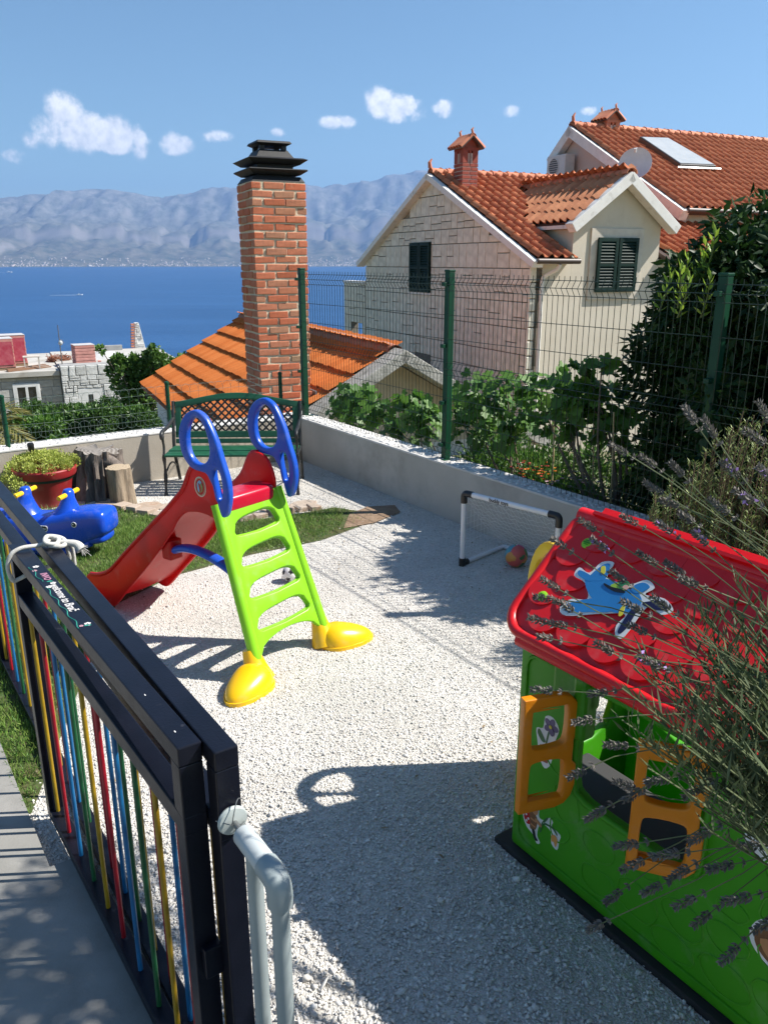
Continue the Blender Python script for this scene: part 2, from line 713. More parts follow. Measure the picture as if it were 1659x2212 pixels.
def build_mountains():
    # the skyline, read from the photograph as pixel columns and rows, then as slopes
    sky = [(-900, 430), (-500, 405), (-200, 440), (0, 431), (60, 424), (120, 419), (175, 416), (245, 411), (300, 418), (352, 434), (400, 424), (440, 416), (480, 411),
           (540, 408), (600, 407), (650, 403), (700, 405), (750, 402), (800, 397), (850, 382), (885, 375), (930, 378), (1000, 392), (1150, 385),
           (1300, 398), (1600, 392), (2000, 410), (2600, 425), (3400, 440), (5000, 470)]
    tab = []
    for (x, y) in sky:
        r = ray(x, y)
        tab.append((math.atan2(r.x, r.y), r.z / math.hypot(r.x, r.y)))
    az = [t[0] for t in tab]
    sl = [t[1] for t in tab]
    n_a, n_r = 640, 130
    A = np.linspace(R(-62), R(66), n_a)
    RR = 8700 + (np.linspace(0, 1, n_r) ** 1.15) * 7300
    vs = []
    for r in RR:
        for a in A:
            x, y = r * math.sin(a), r * math.cos(a)
            k = float(np.interp(a, az, sl))
            top = k * 13200 + CAM_H
            shore = 8950 + 260 * mnoise.noise((x * .0006, 3.1, 0)) + 120 * mnoise.noise((x * .002, 7.1, 0))
            t = (r - shore) / (13200 - shore)
            n1 = mnoise.fractal((x * .0009, y * .0009, .3), 1.0, 2.0, 5)
            n2 = mnoise.fractal((x * .004, y * .0015, 1.3), .9, 2.0, 4)
            n3 = 1 - 2 * abs(mnoise.fractal((x * .0016 + 40, y * .0007, 2.7), .9, 2.1, 5))
            if t <= 0:
                z = SEA_Z - 20 + t * 200
            else:
                # coastal slope, a cliff band, a shelf, then the main ridge
                c0 = .38 + .05 * n1
                prof = .25 * sstep(0, .36, t) + .19 * sstep(c0, c0 + .03, t) + .10 * sstep(.45, .7, t) + .48 * sstep(.62, 1.0, t)
                if t > 1:
                    prof = 1 - .35 * sstep(1, 1.9, t)
                z = SEA_Z + 4 + (top - SEA_Z) * prof
                z += (75 * n1 + 75 * n2) * sstep(.03, .3, t) * (1 - .75 * sstep(.85, 1.0, t) * (1 - sstep(1.0, 1.15, t)))
                z += 50 * (n3 - .4) * sstep(.12, .4, t) * (1 - .7 * sstep(.88, 1.0, t))
                z += 18 * n2 * sstep(.9, 1, t)
            vs.append((x, y, z))
    fs = [(j * n_a + i, j * n_a + i + 1, (j + 1) * n_a + i + 1, (j + 1) * n_a + i) for j in range(n_r - 1) for i in range(n_a - 1)]
    return struct(link('mountains', mesh_np('mountains', vs, fs, True), mountain_material()))


mountains = build_mountains()


def build_town():
    # houses along the far shore: one far mass, a pixel each
    M = mat('town_wall', (.56, .53, .48), (.45, .36, .30), rough=.9, by='island', scale=.01)
    from mathutils.bvhtree import BVHTree
    me = mountains.data
    bvh = BVHTree.FromPolygons([v.co for v in me.vertices], [p.vertices[:] for p in me.polygons])
    vs, fs = [], []
    rr = random.Random(3)
    hubs = [(-1000, 30), (-500, 45), (-120, 60), (60, 40), (120, 75), (250, 70), (330, 50), (420, 40), (560, 60), (640, 30), (720, 30), (760, 25), (1300, 60), (2000, 60)]
    cnt = 0
    for _ in range(6000):
        px, sp = rr.choice(hubs)
        rx = ray(rr.gauss(px, sp), 560)
        d = 8800 + abs(rr.gauss(0, 420))
        a = math.atan2(rx.x, rx.y)
        x, y = d * math.sin(a), d * math.cos(a)
        hit = bvh.ray_cast(Vector((x, y, 3000)), Vector((0, 0, -1)))
        if hit[0] is None or hit[0].z < SEA_Z + 1 or hit[0].z > SEA_Z + 95:
            continue
        s, h = rr.uniform(6, 13), rr.uniform(5, 9)
        if rr.random() < .07:
            s, h = rr.uniform(12, 24), rr.uniform(10, 18)
        z = hit[0].z - 3
        n = len(vs)
        q = rr.uniform(0, 3)
        c_, s_ = math.cos(q) * s / 2, math.sin(q) * s / 2
        for k in (z, z + h + 3):
            vs += [(x - c_ + s_, y - s_ - c_, k), (x + c_ + s_, y + s_ - c_, k), (x + c_ - s_, y + s_ + c_, k), (x - c_ - s_, y - s_ + c_, k)]
        fs += [(n + a_, n + b_, n + c2, n + d_) for a_, b_, c2, d_ in ((4, 5, 6, 7), (0, 1, 5, 4), (1, 2, 6, 5), (2, 3, 7, 6), (3, 0, 4, 7))]
        cnt += 1
        if cnt > 1100:
            break
    o = link('coastal_town', mesh_np('coastal_town', vs, fs), M)
    o['kind'] = 'stuff'
    o['label'] = 'pale houses of towns along the far shore below the mountains'
    o['category'] = 'town'


build_town()


def build_boat(px, py, length, label):
    M_hull = mat('boat_white', (.8, .8, .78), rough=.4)
    M_cab = mat('boat_cabin', (.55, .6, .65), rough=.3)
    p = at_z(px, py, SEA_Z)
    b = thing('motor_boat', label, 'boat', p, R(20), 'boats out on the bay')
    m = MB()
    L, W = length, length * .3
    secs = [(-.5, .9, .0), (-.2, 1, .0), (.2, .85, .05), (.4, .45, .1), (.5, .04, .16)]
    vs, fs = [], []
    for (s, w, lift) in secs:
        vs += [(s * L, -w * W / 2, L * .11 + lift * L * .4), (s * L, -w * W * .3, -L * .03 + lift * L * .2), (s * L, w * W * .3, -L * .03 + lift * L * .2), (s * L, w * W / 2, L * .11 + lift * L * .4)]
    for i in range(4):
        for j in range(4):
            fs.append((i * 4 + j, i * 4 + (j + 1) % 4, i * 4 + 4 + (j + 1) % 4, i * 4 + 4 + j))
    fs += [(0, 1, 2, 3), (16, 17, 18, 19)]
    m.add(vs, fs).build('hull', M_hull, b)
    MB().prism([(-.25 * L, 0), (.12 * L, 0), (.05 * L, L * .13), (-.22 * L, L * .13)], -W * .3, W * .3, frame((0, 0, L * .11), (1, 0, 0), (0, 0, 1))).build('cabin', M_cab, b)
    # the foam it leaves behind, lying on the water
    M_foam = mat('foam', (.75, .8, .85), (.35, .5, .65), rough=.8, scale=.2)
    MB().prism([(-.45 * L, -W * .4), (-.45 * L, W * .4), (-2 * L, W * .6), (-4.5 * L, W * .15), (-4.5 * L, -W * .15), (-2 * L, -W * .6)], .15, .35).build('wake', M_foam, b)


build_boat(172, 637, 9, 'small white motor boat far out on the open blue water')
build_boat(20, 588, 26, 'larger white boat near the far shore at the left edge')
# ================================================================== the garden's ground
GRASS = [(.36, 3.0), (.8, 3.95), (1.25, 4.85), (1.73, 5.12), (1.93, 5.14), (2.37, 5.2), (2.96, 5.18), (3.4, 5.3), (3.72, 5.5), (3.5, 5.88), (3.07, 5.90),
         (2.5, 6.0), (2.12, 6.4), (1.9, 6.95), (1.64, 7.2), (1.2, 7.3), (-1.5, 7.5), (-1.5, 3.0)]


def in_poly(u, v, P):
    c = False
    n = len(P)
    for i in range(n):
        (x1, y1), (x2, y2) = P[i], P[i - 1]
        if (y1 > v) != (y2 > v) and u < (x2 - x1) * (v - y1) / (y2 - y1) + x1:
            c = not c
    return c


def edge_dist(u, v, P):
    d = 9.
    n = len(P)
    for i in range(n):
        (x1, y1), (x2, y2) = P[i], P[i - 1]
        dx, dy = x2 - x1, y2 - y1
        t = max(0, min(1, ((u - x1) * dx + (v - y1) * dy) / (dx * dx + dy * dy)))
        d = min(d, math.hypot(u - x1 - t * dx, v - y1 - t * dy))
    return d


def sheet(name, poly, z, material, n=1):
    bm = bmesh.new()
    f = bm.faces.new([bm.verts.new(G(u, v, z)) for u, v in poly])
    bmesh.ops.triangulate(bm, faces=[f])
    bmesh.ops.recalc_face_normals(bm, faces=bm.faces)
    me = bpy.data.meshes.new(name)
    bm.to_mesh(me)
    bm.free()
    if me.polygons[0].normal.z < 0:
        me.flip_normals()
    return struct(link(name, me, material))


def gravel_material():
    m, nt, b, out = new_mat('gravel_bed')
    L = nt.links
    vor = nt.nodes.new('ShaderNodeTexVoronoi')
    vor.inputs['Scale'].default_value = 130
    g = nt.nodes.new('ShaderNodeNewGeometry')
    L.new(g.outputs['Position'], vor.inputs['Vector'])
    col = ramp_node(nt, [(0., (.42, .40, .37)), (.45, (.57, .545, .505)), (1., (.70, .675, .635))], vor.outputs['Color'])
    f2 = noise_node(nt, 1.6, 5, .6, 'World')
    col = mixc(nt, col, ramp_node(nt, [(.35, (.86, .85, .83)), (.65, (1.08, 1.07, 1.05))], f2), 1., 'MULTIPLY')
    L.new(col, b.inputs['Base Color'])
    b.inputs['Roughness'].default_value = .9
    bn = nt.nodes.new('ShaderNodeBump')
    bn.inputs['Strength'].default_value = 1
    bn.inputs['Distance'].default_value = .006
    bn.invert = True
    L.new(vor.outputs['Distance'], bn.inputs['Height'])
    L.new(bn.outputs[0], b.inputs['Normal'])
    return m


M_gravel = gravel_material()
M_stone_chip = mat('gravel_chip', (.60, .575, .535), (.80, .775, .735), rough=.9, by='island', scale=30, coord='World')
M_grassbed = mat('grass_bed', (.10, .085, .035), (.05, .09, .02), rough=1, scale=9, bump=.6, bscale=60, coord='World')
M_grass = mat('grass_blade', (.075, .20, .025), (.26, .36, .08), rough=.55, by='island', scale=2.5, coord='World', transl=.3)
M_concrete = mat('path_concrete', (.22, .215, .195), (.30, .29, .27), rough=.9, scale=3, bump=.25, bscale=120, coord='World', dirt=(.15, .145, .13), dscale=2.3, dlo=.5, dhi=.8)
M_plaster = mat('wall_plaster', (.40, .375, .335), (.49, .46, .415), rough=.92, scale=2.2, bump=.25, bscale=70, coord='World', dirt=(.24, .215, .18), dscale=1.4, dlo=.52, dhi=.8)
M_plaster2 = mat('wall_plaster_warm', (.33, .29, .235), (.42, .375, .31), rough=.92, scale=2.2, bump=.25, bscale=70, coord='World', dirt=(.26, .20, .14), dscale=1.8, dlo=.5, dhi=.8)
M_pebble = mat('coping_pebble', (.52, .50, .47), (.82, .80, .76), rough=.8, by='island', scale=10, coord='World')

sheet('gravel', [(.30, -1.2), (4.2, -1.2), (4.2, 7.75), (-1.6, 7.75), (-1.6, 3.0), (.30, 3.0)], 0, M_gravel)
sheet('lawn', GRASS, .004, M_grassbed)
sheet('soil_patch', [(3.25, 5.32), (3.55, 5.3), (3.9, 5.42), (3.98, 5.62), (3.75, 5.72), (3.5, 5.62)], .009, M_soil)
MB().bx(-4.5, .445, -4, 2.62, -.3, .025).build('path', M_concrete)
path = bpy.data.objects['path']
path.rotation_euler = (0, 0, PHI)
struct(path)
MB().bx(-4.5, .345, 2.62, 7.6, -.3, .024).build('path_far', M_concrete)
pf = bpy.data.objects['path_far']
pf.rotation_euler = (0, 0, PHI)
pf.name = 'path'
struct(pf)


def build_gravel_stones():
    # loose chips over the bed: denser and a little bigger close by
    pts = []
    rr = random.Random(5)

    def spread(n, u0, u1, v0, v1, keep):
        k = 0
        while k < n:
            u, v = rr.uniform(u0, u1), rr.uniform(v0, v1)
            k += 1
            if not keep(u, v):
                continue
            d = edge_dist(u, v, GRASS) if v > 2.9 else 1
            if in_poly(u, v, GRASS):
                if d > .12 or rr.random() < .75 + d * 2:
                    continue
            pts.append((u, v))
    seen = lambda u, v: not (u > 1.9 and v < 1.9) and not (u > 3.2 and v < 3)
    spread(270000, .3, 4.12, .3, 7.7, lambda u, v: (u > .44 or v > 2.6) and seen(u, v) and rr.random() < 1 - .52 * sstep(2.6, 5.2, v))
    n = len(pts)
    P = np.array(pts)
    W = P[:, :1] * np.array([GU[:]]) + P[:, 1:] * np.array([GV[:]])
    near = np.clip(2.25 - np.linalg.norm(W[:, :2], axis=1) * .36, 1.0, 1.6)
    size = (.0023 + .0042 * rng.random(n) ** 2.8) * near
    big = rng.random(n) < .006
    size[big] *= 1.8
    W[:, 2] = size * (.15 + .5 * rng.random(n))
    base = np.array([(1, 0, 0), (0, 1, 0), (-1, 0, 0), (0, -1, 0), (0, 0, 1), (0, 0, -1)], float) * 1.25
    B = base[None] * (.65 + .45 * rng.random((n, 6, 1)))
    B = B + .28 * rng.normal(size=B.shape)
    B *= np.stack([.8 + .7 * rng.random(n), .6 + .4 * rng.random(n), .45 + .35 * rng.random(n)], 1)[:, None, :]
    B *= size[:, None, None]
    # random rotations
    q = rng.normal(size=(n, 4))
    q[:, 1:3] *= .45
    q /= np.linalg.norm(q, axis=1)[:, None]
    w, x, y, z = q.T
    Rm = np.stack([1 - 2 * (y * y + z * z), 2 * (x * y - z * w), 2 * (x * z + y * w), 2 * (x * y + z * w), 1 - 2 * (x * x + z * z), 2 * (y * z - x * w),
                   2 * (x * z - y * w), 2 * (y * z + x * w), 1 - 2 * (x * x + y * y)], 1).reshape(n, 3, 3)
    V = np.einsum('nij,nkj->nki', Rm, B) + W[:, None, :]
    f0 = np.array([(0, 1, 4), (1, 2, 4), (2, 3, 4), (3, 0, 4), (1, 0, 5), (2, 1, 5), (3, 2, 5), (0, 3, 5)])
    Fc = (np.arange(n)[:, None, None] * 6 + f0[None]).reshape(-1, 3)
    o = link('gravel_chips', mesh_np('gravel_chips', V.reshape(-1, 3), Fc), M_stone_chip)
    o['kind'] = 'stuff'
    o['label'] = 'pale crushed stone chips covering the play yard'
    o['category'] = 'gravel'


build_gravel_stones()


def build_grass():
    rr = random.Random(9)
    pts, h = [], []
    tries = 0
    while len(pts) < 60000 and tries < 400000:
        tries += 1
        u, v = rr.uniform(.34, 3.85), rr.uniform(2.65, 7.4)
        if not in_poly(u, v, GRASS):
            continue
        d = edge_dist(u, v, GRASS)
        w = mnoise.noise((u * 3.1, v * 3.1, 0)) + .5 * mnoise.noise((u * 9, v * 9, 2))
        dens = .95 - .55 * sstep(2.3, 3.3, u) if w > -.25 else .35
        if in_poly(u, v, [(3.2, 5.25), (3.55, 5.2), (3.9, 5.4), (3.98, 5.62), (3.75, 5.72), (3.45, 5.65)]):
            dens *= .08
        if d < .1:
            dens *= .25 + 6 * d
        if rr.random() > dens:
            continue
        pts.append(G(u, v, .003))
        h.append(rr.uniform(.02, .045) * (1.15 + .8 * max(0, w)))
    P = np.array([p[:] for p in pts])
    n = len(P)
    d = rng.normal(size=(n, 3)) * .5
    d[:, 2] = 1
    v, f = leaf_arrays(P, d, np.array(h), .0042, fold=.15)
    o = link('grass', mesh_np('grass', v, f), M_grass)
    o['kind'] = 'stuff'
    o['label'] = 'short patchy lawn grass around the blue rocker and slide foot'
    o['category'] = 'grass'


build_grass()


def build_wall(name, label, u0, u1, v0, v1, top, material):
    t = thing_g(name, label, 'wall', (u0 + u1) / 2, (v0 + v1) / 2, -.3)
    cu, cv = (u0 + u1) / 2, (v0 + v1) / 2
    MB().bx(u0 - cu, u1 - cu, v0 - cv, v1 - cv, 0, top + .3 - .012).build('wall_body', material, t, bevel=.008)
    # a coping of white pebbles pressed into mortar
    m = MB()
    m.bx(u0 - cu - .004, u1 - cu + .004, v0 - cv - .004, v1 - cv + .004, top + .3 - .014, top + .3 + .004)
    cop = m.build('coping', M_pebble, t, bevel=.004)
    rr = random.Random(int(u0 * 100 + v0 * 10))
    vs, fs = [], []
    n = int((u1 - u0) * (v1 - v0) * 620)
    for _ in range(n):
        x, y = rr.uniform(u0 - cu + .02, u1 - cu - .02), rr.uniform(v0 - cv + .02, v1 - cv - .02)
        a, b, c, q = rr.uniform(.012, .03), rr.uniform(.010, .02), rr.uniform(.005, .010), rr.uniform(0, 6.3)
        k = len(vs)
        for (rad, zz) in ((1, -.3), (.95, .45), (.5, 1)):
            for j in range(6):
                g = 2 * math.pi * j / 6
                px, py = a * rad * math.cos(g), b * rad * math.sin(g)
                vs.append((x + px * math.cos(q) - py * math.sin(q), y + px * math.sin(q) + py * math.cos(q), top + .304 + c * zz))
        for i in range(2):
            for j in range(6):
                fs.append((k + i * 6 + j, k + i * 6 + (j + 1) % 6, k + i * 6 + 6 + (j + 1) % 6, k + i * 6 + 6 + j))
        fs.append((k + 12, k + 13, k + 14, k + 15))
        fs.append((k + 12, k + 15, k + 16, k + 17))
    s = link('coping_pebbles', mesh_np('coping_pebbles', vs, fs, True), M_pebble, cop)
    s['kind'] = 'stuff'
    return t


build_wall('garden_wall', 'long grey plaster garden wall under the tall mesh fence', 4.13, 4.36, -1.0, 7.98, .475, M_plaster)
build_wall('garden_wall', 'low beige plaster wall behind the bench and tree stumps', -1.6, 4.124, 7.72, 7.97, .475, M_plaster2)


def build_edging():
    M_e = mat('edging_stone', (.36, .27, .20), (.50, .41, .33), rough=.9, scale=8, bump=.4, bscale=60, by='object', dirt=(.30, .17, .10), dscale=7, dlo=.55, dhi=.7)
    t = thing_g('stone_edging', 'flat stones and bricks edging the bench corner against the lawn', 'edging', 2.5, 6.3)
    rr = random.Random(4)
    line = [(1.78, 7.16), (1.9, 6.98), (2.02, 6.72), (2.15, 6.45), (2.38, 6.15), (2.62, 6.03), (2.9, 6.0), (3.15, 5.98), (3.4, 5.95)]
    for i in range(len(line) - 1):
        (a, b), (c, d) = line[i], line[i + 1]
        L = math.hypot(c - a, d - b)
        ang = math.atan2(d - b, c - a)
        k = 2 if L > .25 else 1
        for j in range(k):
            f = (j + .5) / k
            cx, cy = a + (c - a) * f - 2.5, b + (d - b) * f - 6.3
            l, w, h = L / k - .02, rr.uniform(.09, .15), rr.uniform(.03, .055)
            poly = [(-l / 2 + rr.uniform(0, .02), -w / 2), (l / 2, -w / 2 + rr.uniform(0, .02)), (l / 2 - rr.uniform(0, .03), w / 2), (-l / 2, w / 2 - rr.uniform(0, .02))]
            M = Matrix.Translation((cx, cy, 0)) @ Matrix.Rotation(ang + rr.uniform(-.1, .1), 4, 'Z')
            o = MB().prism(poly, -.02, h).build('stone', M_e, t, bevel=.006)
            o.matrix_local = M
    # flagstones set flat behind the edging
    for (x, y, s, h) in ((2.13, 6.85, .17, .012), (2.42, 6.5, .2, .014), (2.72, 6.3, .2, .012), (3.05, 6.2, .19, .013), (2.3, 6.75, .13, .01), (3.32, 6.12, .14, .012)):
        n = 7
        poly = [(s * rr.uniform(.75, 1.1) * math.cos(2 * math.pi * i / n), s * rr.uniform(.6, .9) * math.sin(2 * math.pi * i / n)) for i in range(n)]
        o = MB().prism(poly, -.02, h).build('flagstone', M_e, t, bevel=.004)
        o.matrix_local = Matrix.Translation((x - 2.5, y - 6.3, 0)) @ Matrix.Rotation(rr.uniform(0, 3), 4, 'Z')


build_edging()


def build_litter():
    rr = random.Random(6)
    pts, dirs = [], []
    for _ in range(330):
        u, v = (rr.uniform(3.3, 4.1), rr.uniform(2.5, 7.2)) if rr.random() < .55 else (rr.uniform(.6, 4.0), rr.uniform(.6, 7.4))
        pts.append(G(u, v, .010)[:])
        a = rr.uniform(0, 6.3)
        dirs.append((math.cos(a), math.sin(a), rr.uniform(-.1, .25)))
    n = len(pts)
    v, f = leaf_arrays(np.array(pts), np.array(dirs), .012 + .022 * rng.random(n), .006 + .008 * rng.random(n), .2, up=np.tile(np.array([[0.1, 0.05, 1.0]]), (n, 1)))
    o = link('leaf_litter', mesh_np('leaf_litter', v, f), mat('dry_leaf', (.16, .10, .05), (.34, .25, .13), rough=.9, by='island', scale=20, coord='World'))
    o['kind'] = 'stuff'
    o['label'] = 'scattered dry leaves and twigs on the gravel'
    o['category'] = 'leaves'


build_litter()
# ================================================================== the slide
def plastic(name, c, rough=.32, transl=.0, dirt=None):
    dirt = dirt or tuple(x * .72 + .28 * d for x, d in zip(c, (.42, .39, .35)))
    return mat(name, c, tuple(x * .9 for x in c), rough=rough, scale=2.5, bump=.06, bscale=180, transl=transl, rvar=.10, dirt=dirt, dscale=9, dlo=.56, dhi=.84)


P_red = plastic('plastic_red', (.72, .016, .016), transl=.34)
P_lime = plastic('plastic_lime', (.27, .66, .02), .36, .12)
P_blue = plastic('plastic_blue', (.012, .085, .50), .3)
P_yellow = plastic('plastic_yellow', (.86, .50, .004), .3)
P_white = mat('print_white', (.8, .8, .78), rough=.4)
P_black = mat('print_black', (.012, .012, .014), rough=.4)


def build_slide():
    t = thing('slide', 'red slide with lime green ladder, blue handles and yellow feet', 'slide', (-.47, 3.925, 0), math.atan2(.79, .613))
    # ladder: a plate leaning from (y .03, z .05) to (y .33, z .9), with four arched slots
    y0, z0, y1, z1 = .03, .06, .335, .90
    LL = math.hypot(y1 - y0, z1 - z0)
    up = Vector((0, (y1 - y0) / LL, (z1 - z0) / LL))
    nrm = Vector((1, 0, 0)).cross(up)
    F = frame((0, y0, z0), (1, 0, 0), up, nrm)
    wb, wt = .262, .222

    def hw(l):
        return wb + (wt - wb) * l / LL
    out = [(-hw(.06), .06)]
    for i in range(13):                      # arched lower edge
        q = -1 + 2 * i / 12
        out.append((q * (hw(.1) - .03), .06 + .085 * (1 - q * q) ** .5))
    out += [(hw(.06), .06), (wt, LL), (-wt, LL)]
    holes = []
    slots = [(.20, .198), (.372, .189), (.545, .178), (.715, .162)]
    for (l, w) in slots:
        h = []
        hh = .092
        for i in range(17):
            q = 1 - 2 * i / 16
            h.append((q * w, l + .012 + hh * (1 - abs(q) ** 4) ** .5 * (.80 + .12 * q)))
        h += [(-w + .005, l - .004), (-w + .03, l - .014), (0, l - .022), (w - .03, l - .014), (w - .005, l - .004)]
        holes.append(h)
    lad = link('ladder', plate([out] + holes, .03, .008, F), P_lime, t)
    # thick side rails, tapering upward
    for s in (-1, 1):
        pts = [F @ Vector((s * hw(l), l, 0)) for l in np.linspace(-.01, LL, 9)]
        MB().tube(pts, [.034 - .008 * i / 8 for i in range(9)], 14).build('side_rail', P_lime, t, smooth=50)
    # rounded rims of the slots
    for h in holes:
        pts = [F @ Vector((x, y, -.015)) for x, y in smooth2(h, 2)]
        MB().tube(pts, .008, 6, closed=True).build('slot_rim', P_lime, lad, smooth=60)
    # the blue screw plug in its round recess
    M = F @ Matrix.Translation((.008, .485, -.016))
    c = F @ Vector((.008, .487, 0))
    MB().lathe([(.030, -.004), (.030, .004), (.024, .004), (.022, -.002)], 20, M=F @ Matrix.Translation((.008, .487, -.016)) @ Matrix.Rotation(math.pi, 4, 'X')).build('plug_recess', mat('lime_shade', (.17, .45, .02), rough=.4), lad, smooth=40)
    pb = mat('plastic_cyan', (.02, .30, .50), rough=.35)
    plug = MB().lathe([(.016, 0), (.016, .012), (.012, .016)], 14, M=F @ Matrix.Translation((.008, .487, -.014)) @ Matrix.Rotation(math.pi, 4, 'X'))
    plug.box((.008, .487, -.034), (.028, .006, .012), F).box((.008, .487, -.034), (.006, .022, .011), F)
    plug.build('screw_plug', pb, lad, smooth=40)
    # yellow feet
    for s, d in ((-1, Vector((-.96, -.28, 0))), (1, Vector((.86, -.51, 0)))):
        d.normalize()
        base = F @ Vector((s * hw(0), 0, 0))
        base.z = 0
        e = Vector((-d.y, d.x, 0))
        m = MB()
        # egg-shaped toe
        rows, n = 9, 28
        vs, fs = [], []
        for i in range(rows):
            q = i / (rows - 1) * math.pi / 2
            for j in range(n):
                a = 2 * math.pi * j / n
                rr_ = math.cos(q) ** .8
                lx = math.cos(a) * (.205 if math.cos(a) > 0 else .115) * rr_
                ly = math.sin(a) * (.108 - .012 * math.cos(a)) * rr_
                z = .022 + .098 * math.sin(q) * (1 - .34 * max(0, math.cos(a) * rr_))
                p = base + d * (lx + .075) + e * ly
                vs.append((p.x, p.y, z))
        lip = []
        for z in (0, .0215):
            for j in range(n):
                a = 2 * math.pi * j / n
                lx = math.cos(a) * (.212 if math.cos(a) > 0 else .120)
                ly = math.sin(a) * (.114 - .012 * math.cos(a))
                p = base + d * (lx + .075) + e * ly
                lip.append((p.x, p.y, z))
        m.add(lip + vs, [(k * n + j, k * n + (j + 1) % n, (k + 1) * n + (j + 1) % n, (k + 1) * n + j) for k in range(rows + 1) for j in range(n)])
        # the collar that takes the leg
        lean = up / up.z
        m.tube([base + Vector((0, 0, .005)), base + lean * .06 + Vector((0, 0, .0)), base + lean * .12, base + lean * .165], [.085, .066, .050, .041], 22)
        m.build('foot', P_yellow, t, smooth=50)
    # red channel: two side plates and the bed
    side = smooth2([(.345, .825), (.33, .95), (.385, 1.06), (.46, 1.085), (.526, 1.065), (.60, .944), (.68, .868), (.769, .79), (.93, .66), (1.19, .445), (1.38, .285), (1.50, .225), (1.60, .205),
                    (1.66, .175), (1.645, .125), (1.56, .075), (1.47, .032), (1.40, .03), (1.34, .07), (1.23, .175), (.96, .425), (.76, .635), (.68, .735), (.60, .80), (.50, .825), (.42, .825)], 4)
    for s in (-1, 1):
        S = frame((s * .205, 0, 0), (0, 1, 0), (0, 0, 1), (1, 0, 0))
        sd = link('side_panel', plate([side], .022, .008, S), P_red, t)
        # the rolled edge along the top
        pts = [(s * .213, y, z) for (y, z) in side if z > .16 and (y > .43) and (z > .19 + 0 * y)]
        tp = [(s * .213, a, b) for a, b in ((.47, 1.08), (.526, 1.062), (.60, .942), (.68, .866), (.769, .788), (.93, .658), (1.19, .443), (1.38, .283), (1.50, .224), (1.60, .203))]
        MB().tube(smooth_path(tp, 5), .014, 8).build('rolled_edge', P_red, sd, smooth=60)
        if s < 0:
            # round printed badge on the outer side
            bp = frame((s * .205 - .0125, .455, .975), (0, -1, 0), (0, 0, 1), (-1, 0, 0))
            b = link('badge', plate([ellipse(0, 0, .046, .055, 36)], .001, 0, bp), mat('badge_cream', (.72, .66, .50), rough=.45), sd)
            bp2 = bp @ Matrix.Translation((0, 0, .0009))
            link('badge_field', plate([ellipse(0, 0, .040, .049, 36)], .001, 0, bp2), P_red, b)
            bp3 = bp @ Matrix.Translation((0, 0, .0018))
            link('badge_rim', plate([ellipse(0, 0, .038, .047, 36), ellipse(0, 0, .035, .044, 36)], .001, 0, bp3), mat('badge_gold', (.62, .52, .30), rough=.45), b)
            link('badge_picture', plate([smooth2([(-.022, .012), (-.005, .034), (.014, .028), (.006, .0), (-.008, -.03), (-.02, -.02)], 3)], .001, 0, bp3), mat('badge_sky', (.25, .50, .68), rough=.45), b)
            bp4 = bp @ Matrix.Translation((0, 0, .0027))
            link('badge_picture', plate([smooth2([(-.012, -.034), (.016, -.022), (.024, .006), (.008, .022), (.004, -.008)], 3)], .001, 0, bp4), mat('badge_olive', (.36, .32, .10), rough=.45), b)
            link('badge_picture', plate([[(-.010, .020), (.004, .012), (.010, -.02), (.0, -.03)]], .001, 0, bp @ Matrix.Translation((0, 0, .0036))), P_red, b)
    bed = smooth_path([(0, .34, .862), (0, .48, .862), (0, .59, .835), (0, .69, .76), (0, .80, .645), (0, .98, .455), (0, 1.22, .225), (0, 1.36, .115), (0, 1.48, .07), (0, 1.57, .085), (0, 1.635, .12)], 4)
    vs, fs = [], []
    prof = [(-.2, .012), (-.17, .0), (0, -.006), (.17, .0), (.2, .012), (.2, -.008), (0, -.022), (-.2, -.008)]
    for p in bed:
        for (x, dz) in prof:
            vs.append((x, p.y, p.z + dz))
    k = len(prof)
    for i in range(len(bed) - 1):
        for j in range(k):
            fs.append((i * k + j, i * k + (j + 1) % k, (i + 1) * k + (j + 1) % k, (i + 1) * k + j))
    fs += [tuple(range(k)), tuple((len(bed) - 1) * k + j for j in range(k))]
    MB().add(vs, fs).build('slide_bed', P_red, t, smooth=40)
    # the rounded seat lip at the top of the ladder
    lip = plate([rrect(-.19, .19, .0, .17, .05)], .09, .022, frame((0, .30, .885), (1, 0, 0), (0, 1, 0)), 3)
    link('seat_lip', lip, plastic('plastic_crimson', (.50, .008, .03), .28), t)
    # blue grab handles: a big loop over a narrow one
    outer = smooth2([(.432, 1.388), (.50, 1.355), (.547, 1.285), (.556, 1.21), (.538, 1.143), (.50, 1.098), (.45, 1.074), (.364, 1.068), (.335, 1.04), (.306, .995), (.288, .94), (.277, .90), (.255, .855),
                     (.225, .865), (.203, .914), (.190, .979), (.198, 1.061), (.234, 1.158), (.270, 1.254), (.328, 1.349), (.38, 1.384)], 3)
    hole1 = smooth2([(.421, 1.350), (.460, 1.323), (.488, 1.275), (.494, 1.21), (.479, 1.155), (.448, 1.123), (.408, 1.112), (.367, 1.121), (.338, 1.145), (.322, 1.18), (.322, 1.227), (.336, 1.28), (.357, 1.322), (.388, 1.348)], 3)
    hole2 = smooth2([(.293, 1.104), (.27, 1.101), (.257, 1.09), (.245, 1.06), (.240, 1.033), (.240, 1.0), (.247, .965), (.259, .945), (.275, .95), (.285, .99), (.296, 1.044), (.300, 1.082)], 3)
    for s in (-1, 1):
        S = frame((s * .238, 0, 0), (0, 1, 0), (0, 0, 1), (1, 0, 0))
        link('handle', plate([outer, hole1, hole2], .040, .014, S, 3), P_blue, t)
    # blue strut from the bed's underside to the ladder
    st = smooth_path([(-.15, .83, .515), (-.15, .72, .555), (-.15, .60, .566), (-.15, .45, .55), (-.15, .32, .513), (-.15, .20, .455)], 5)
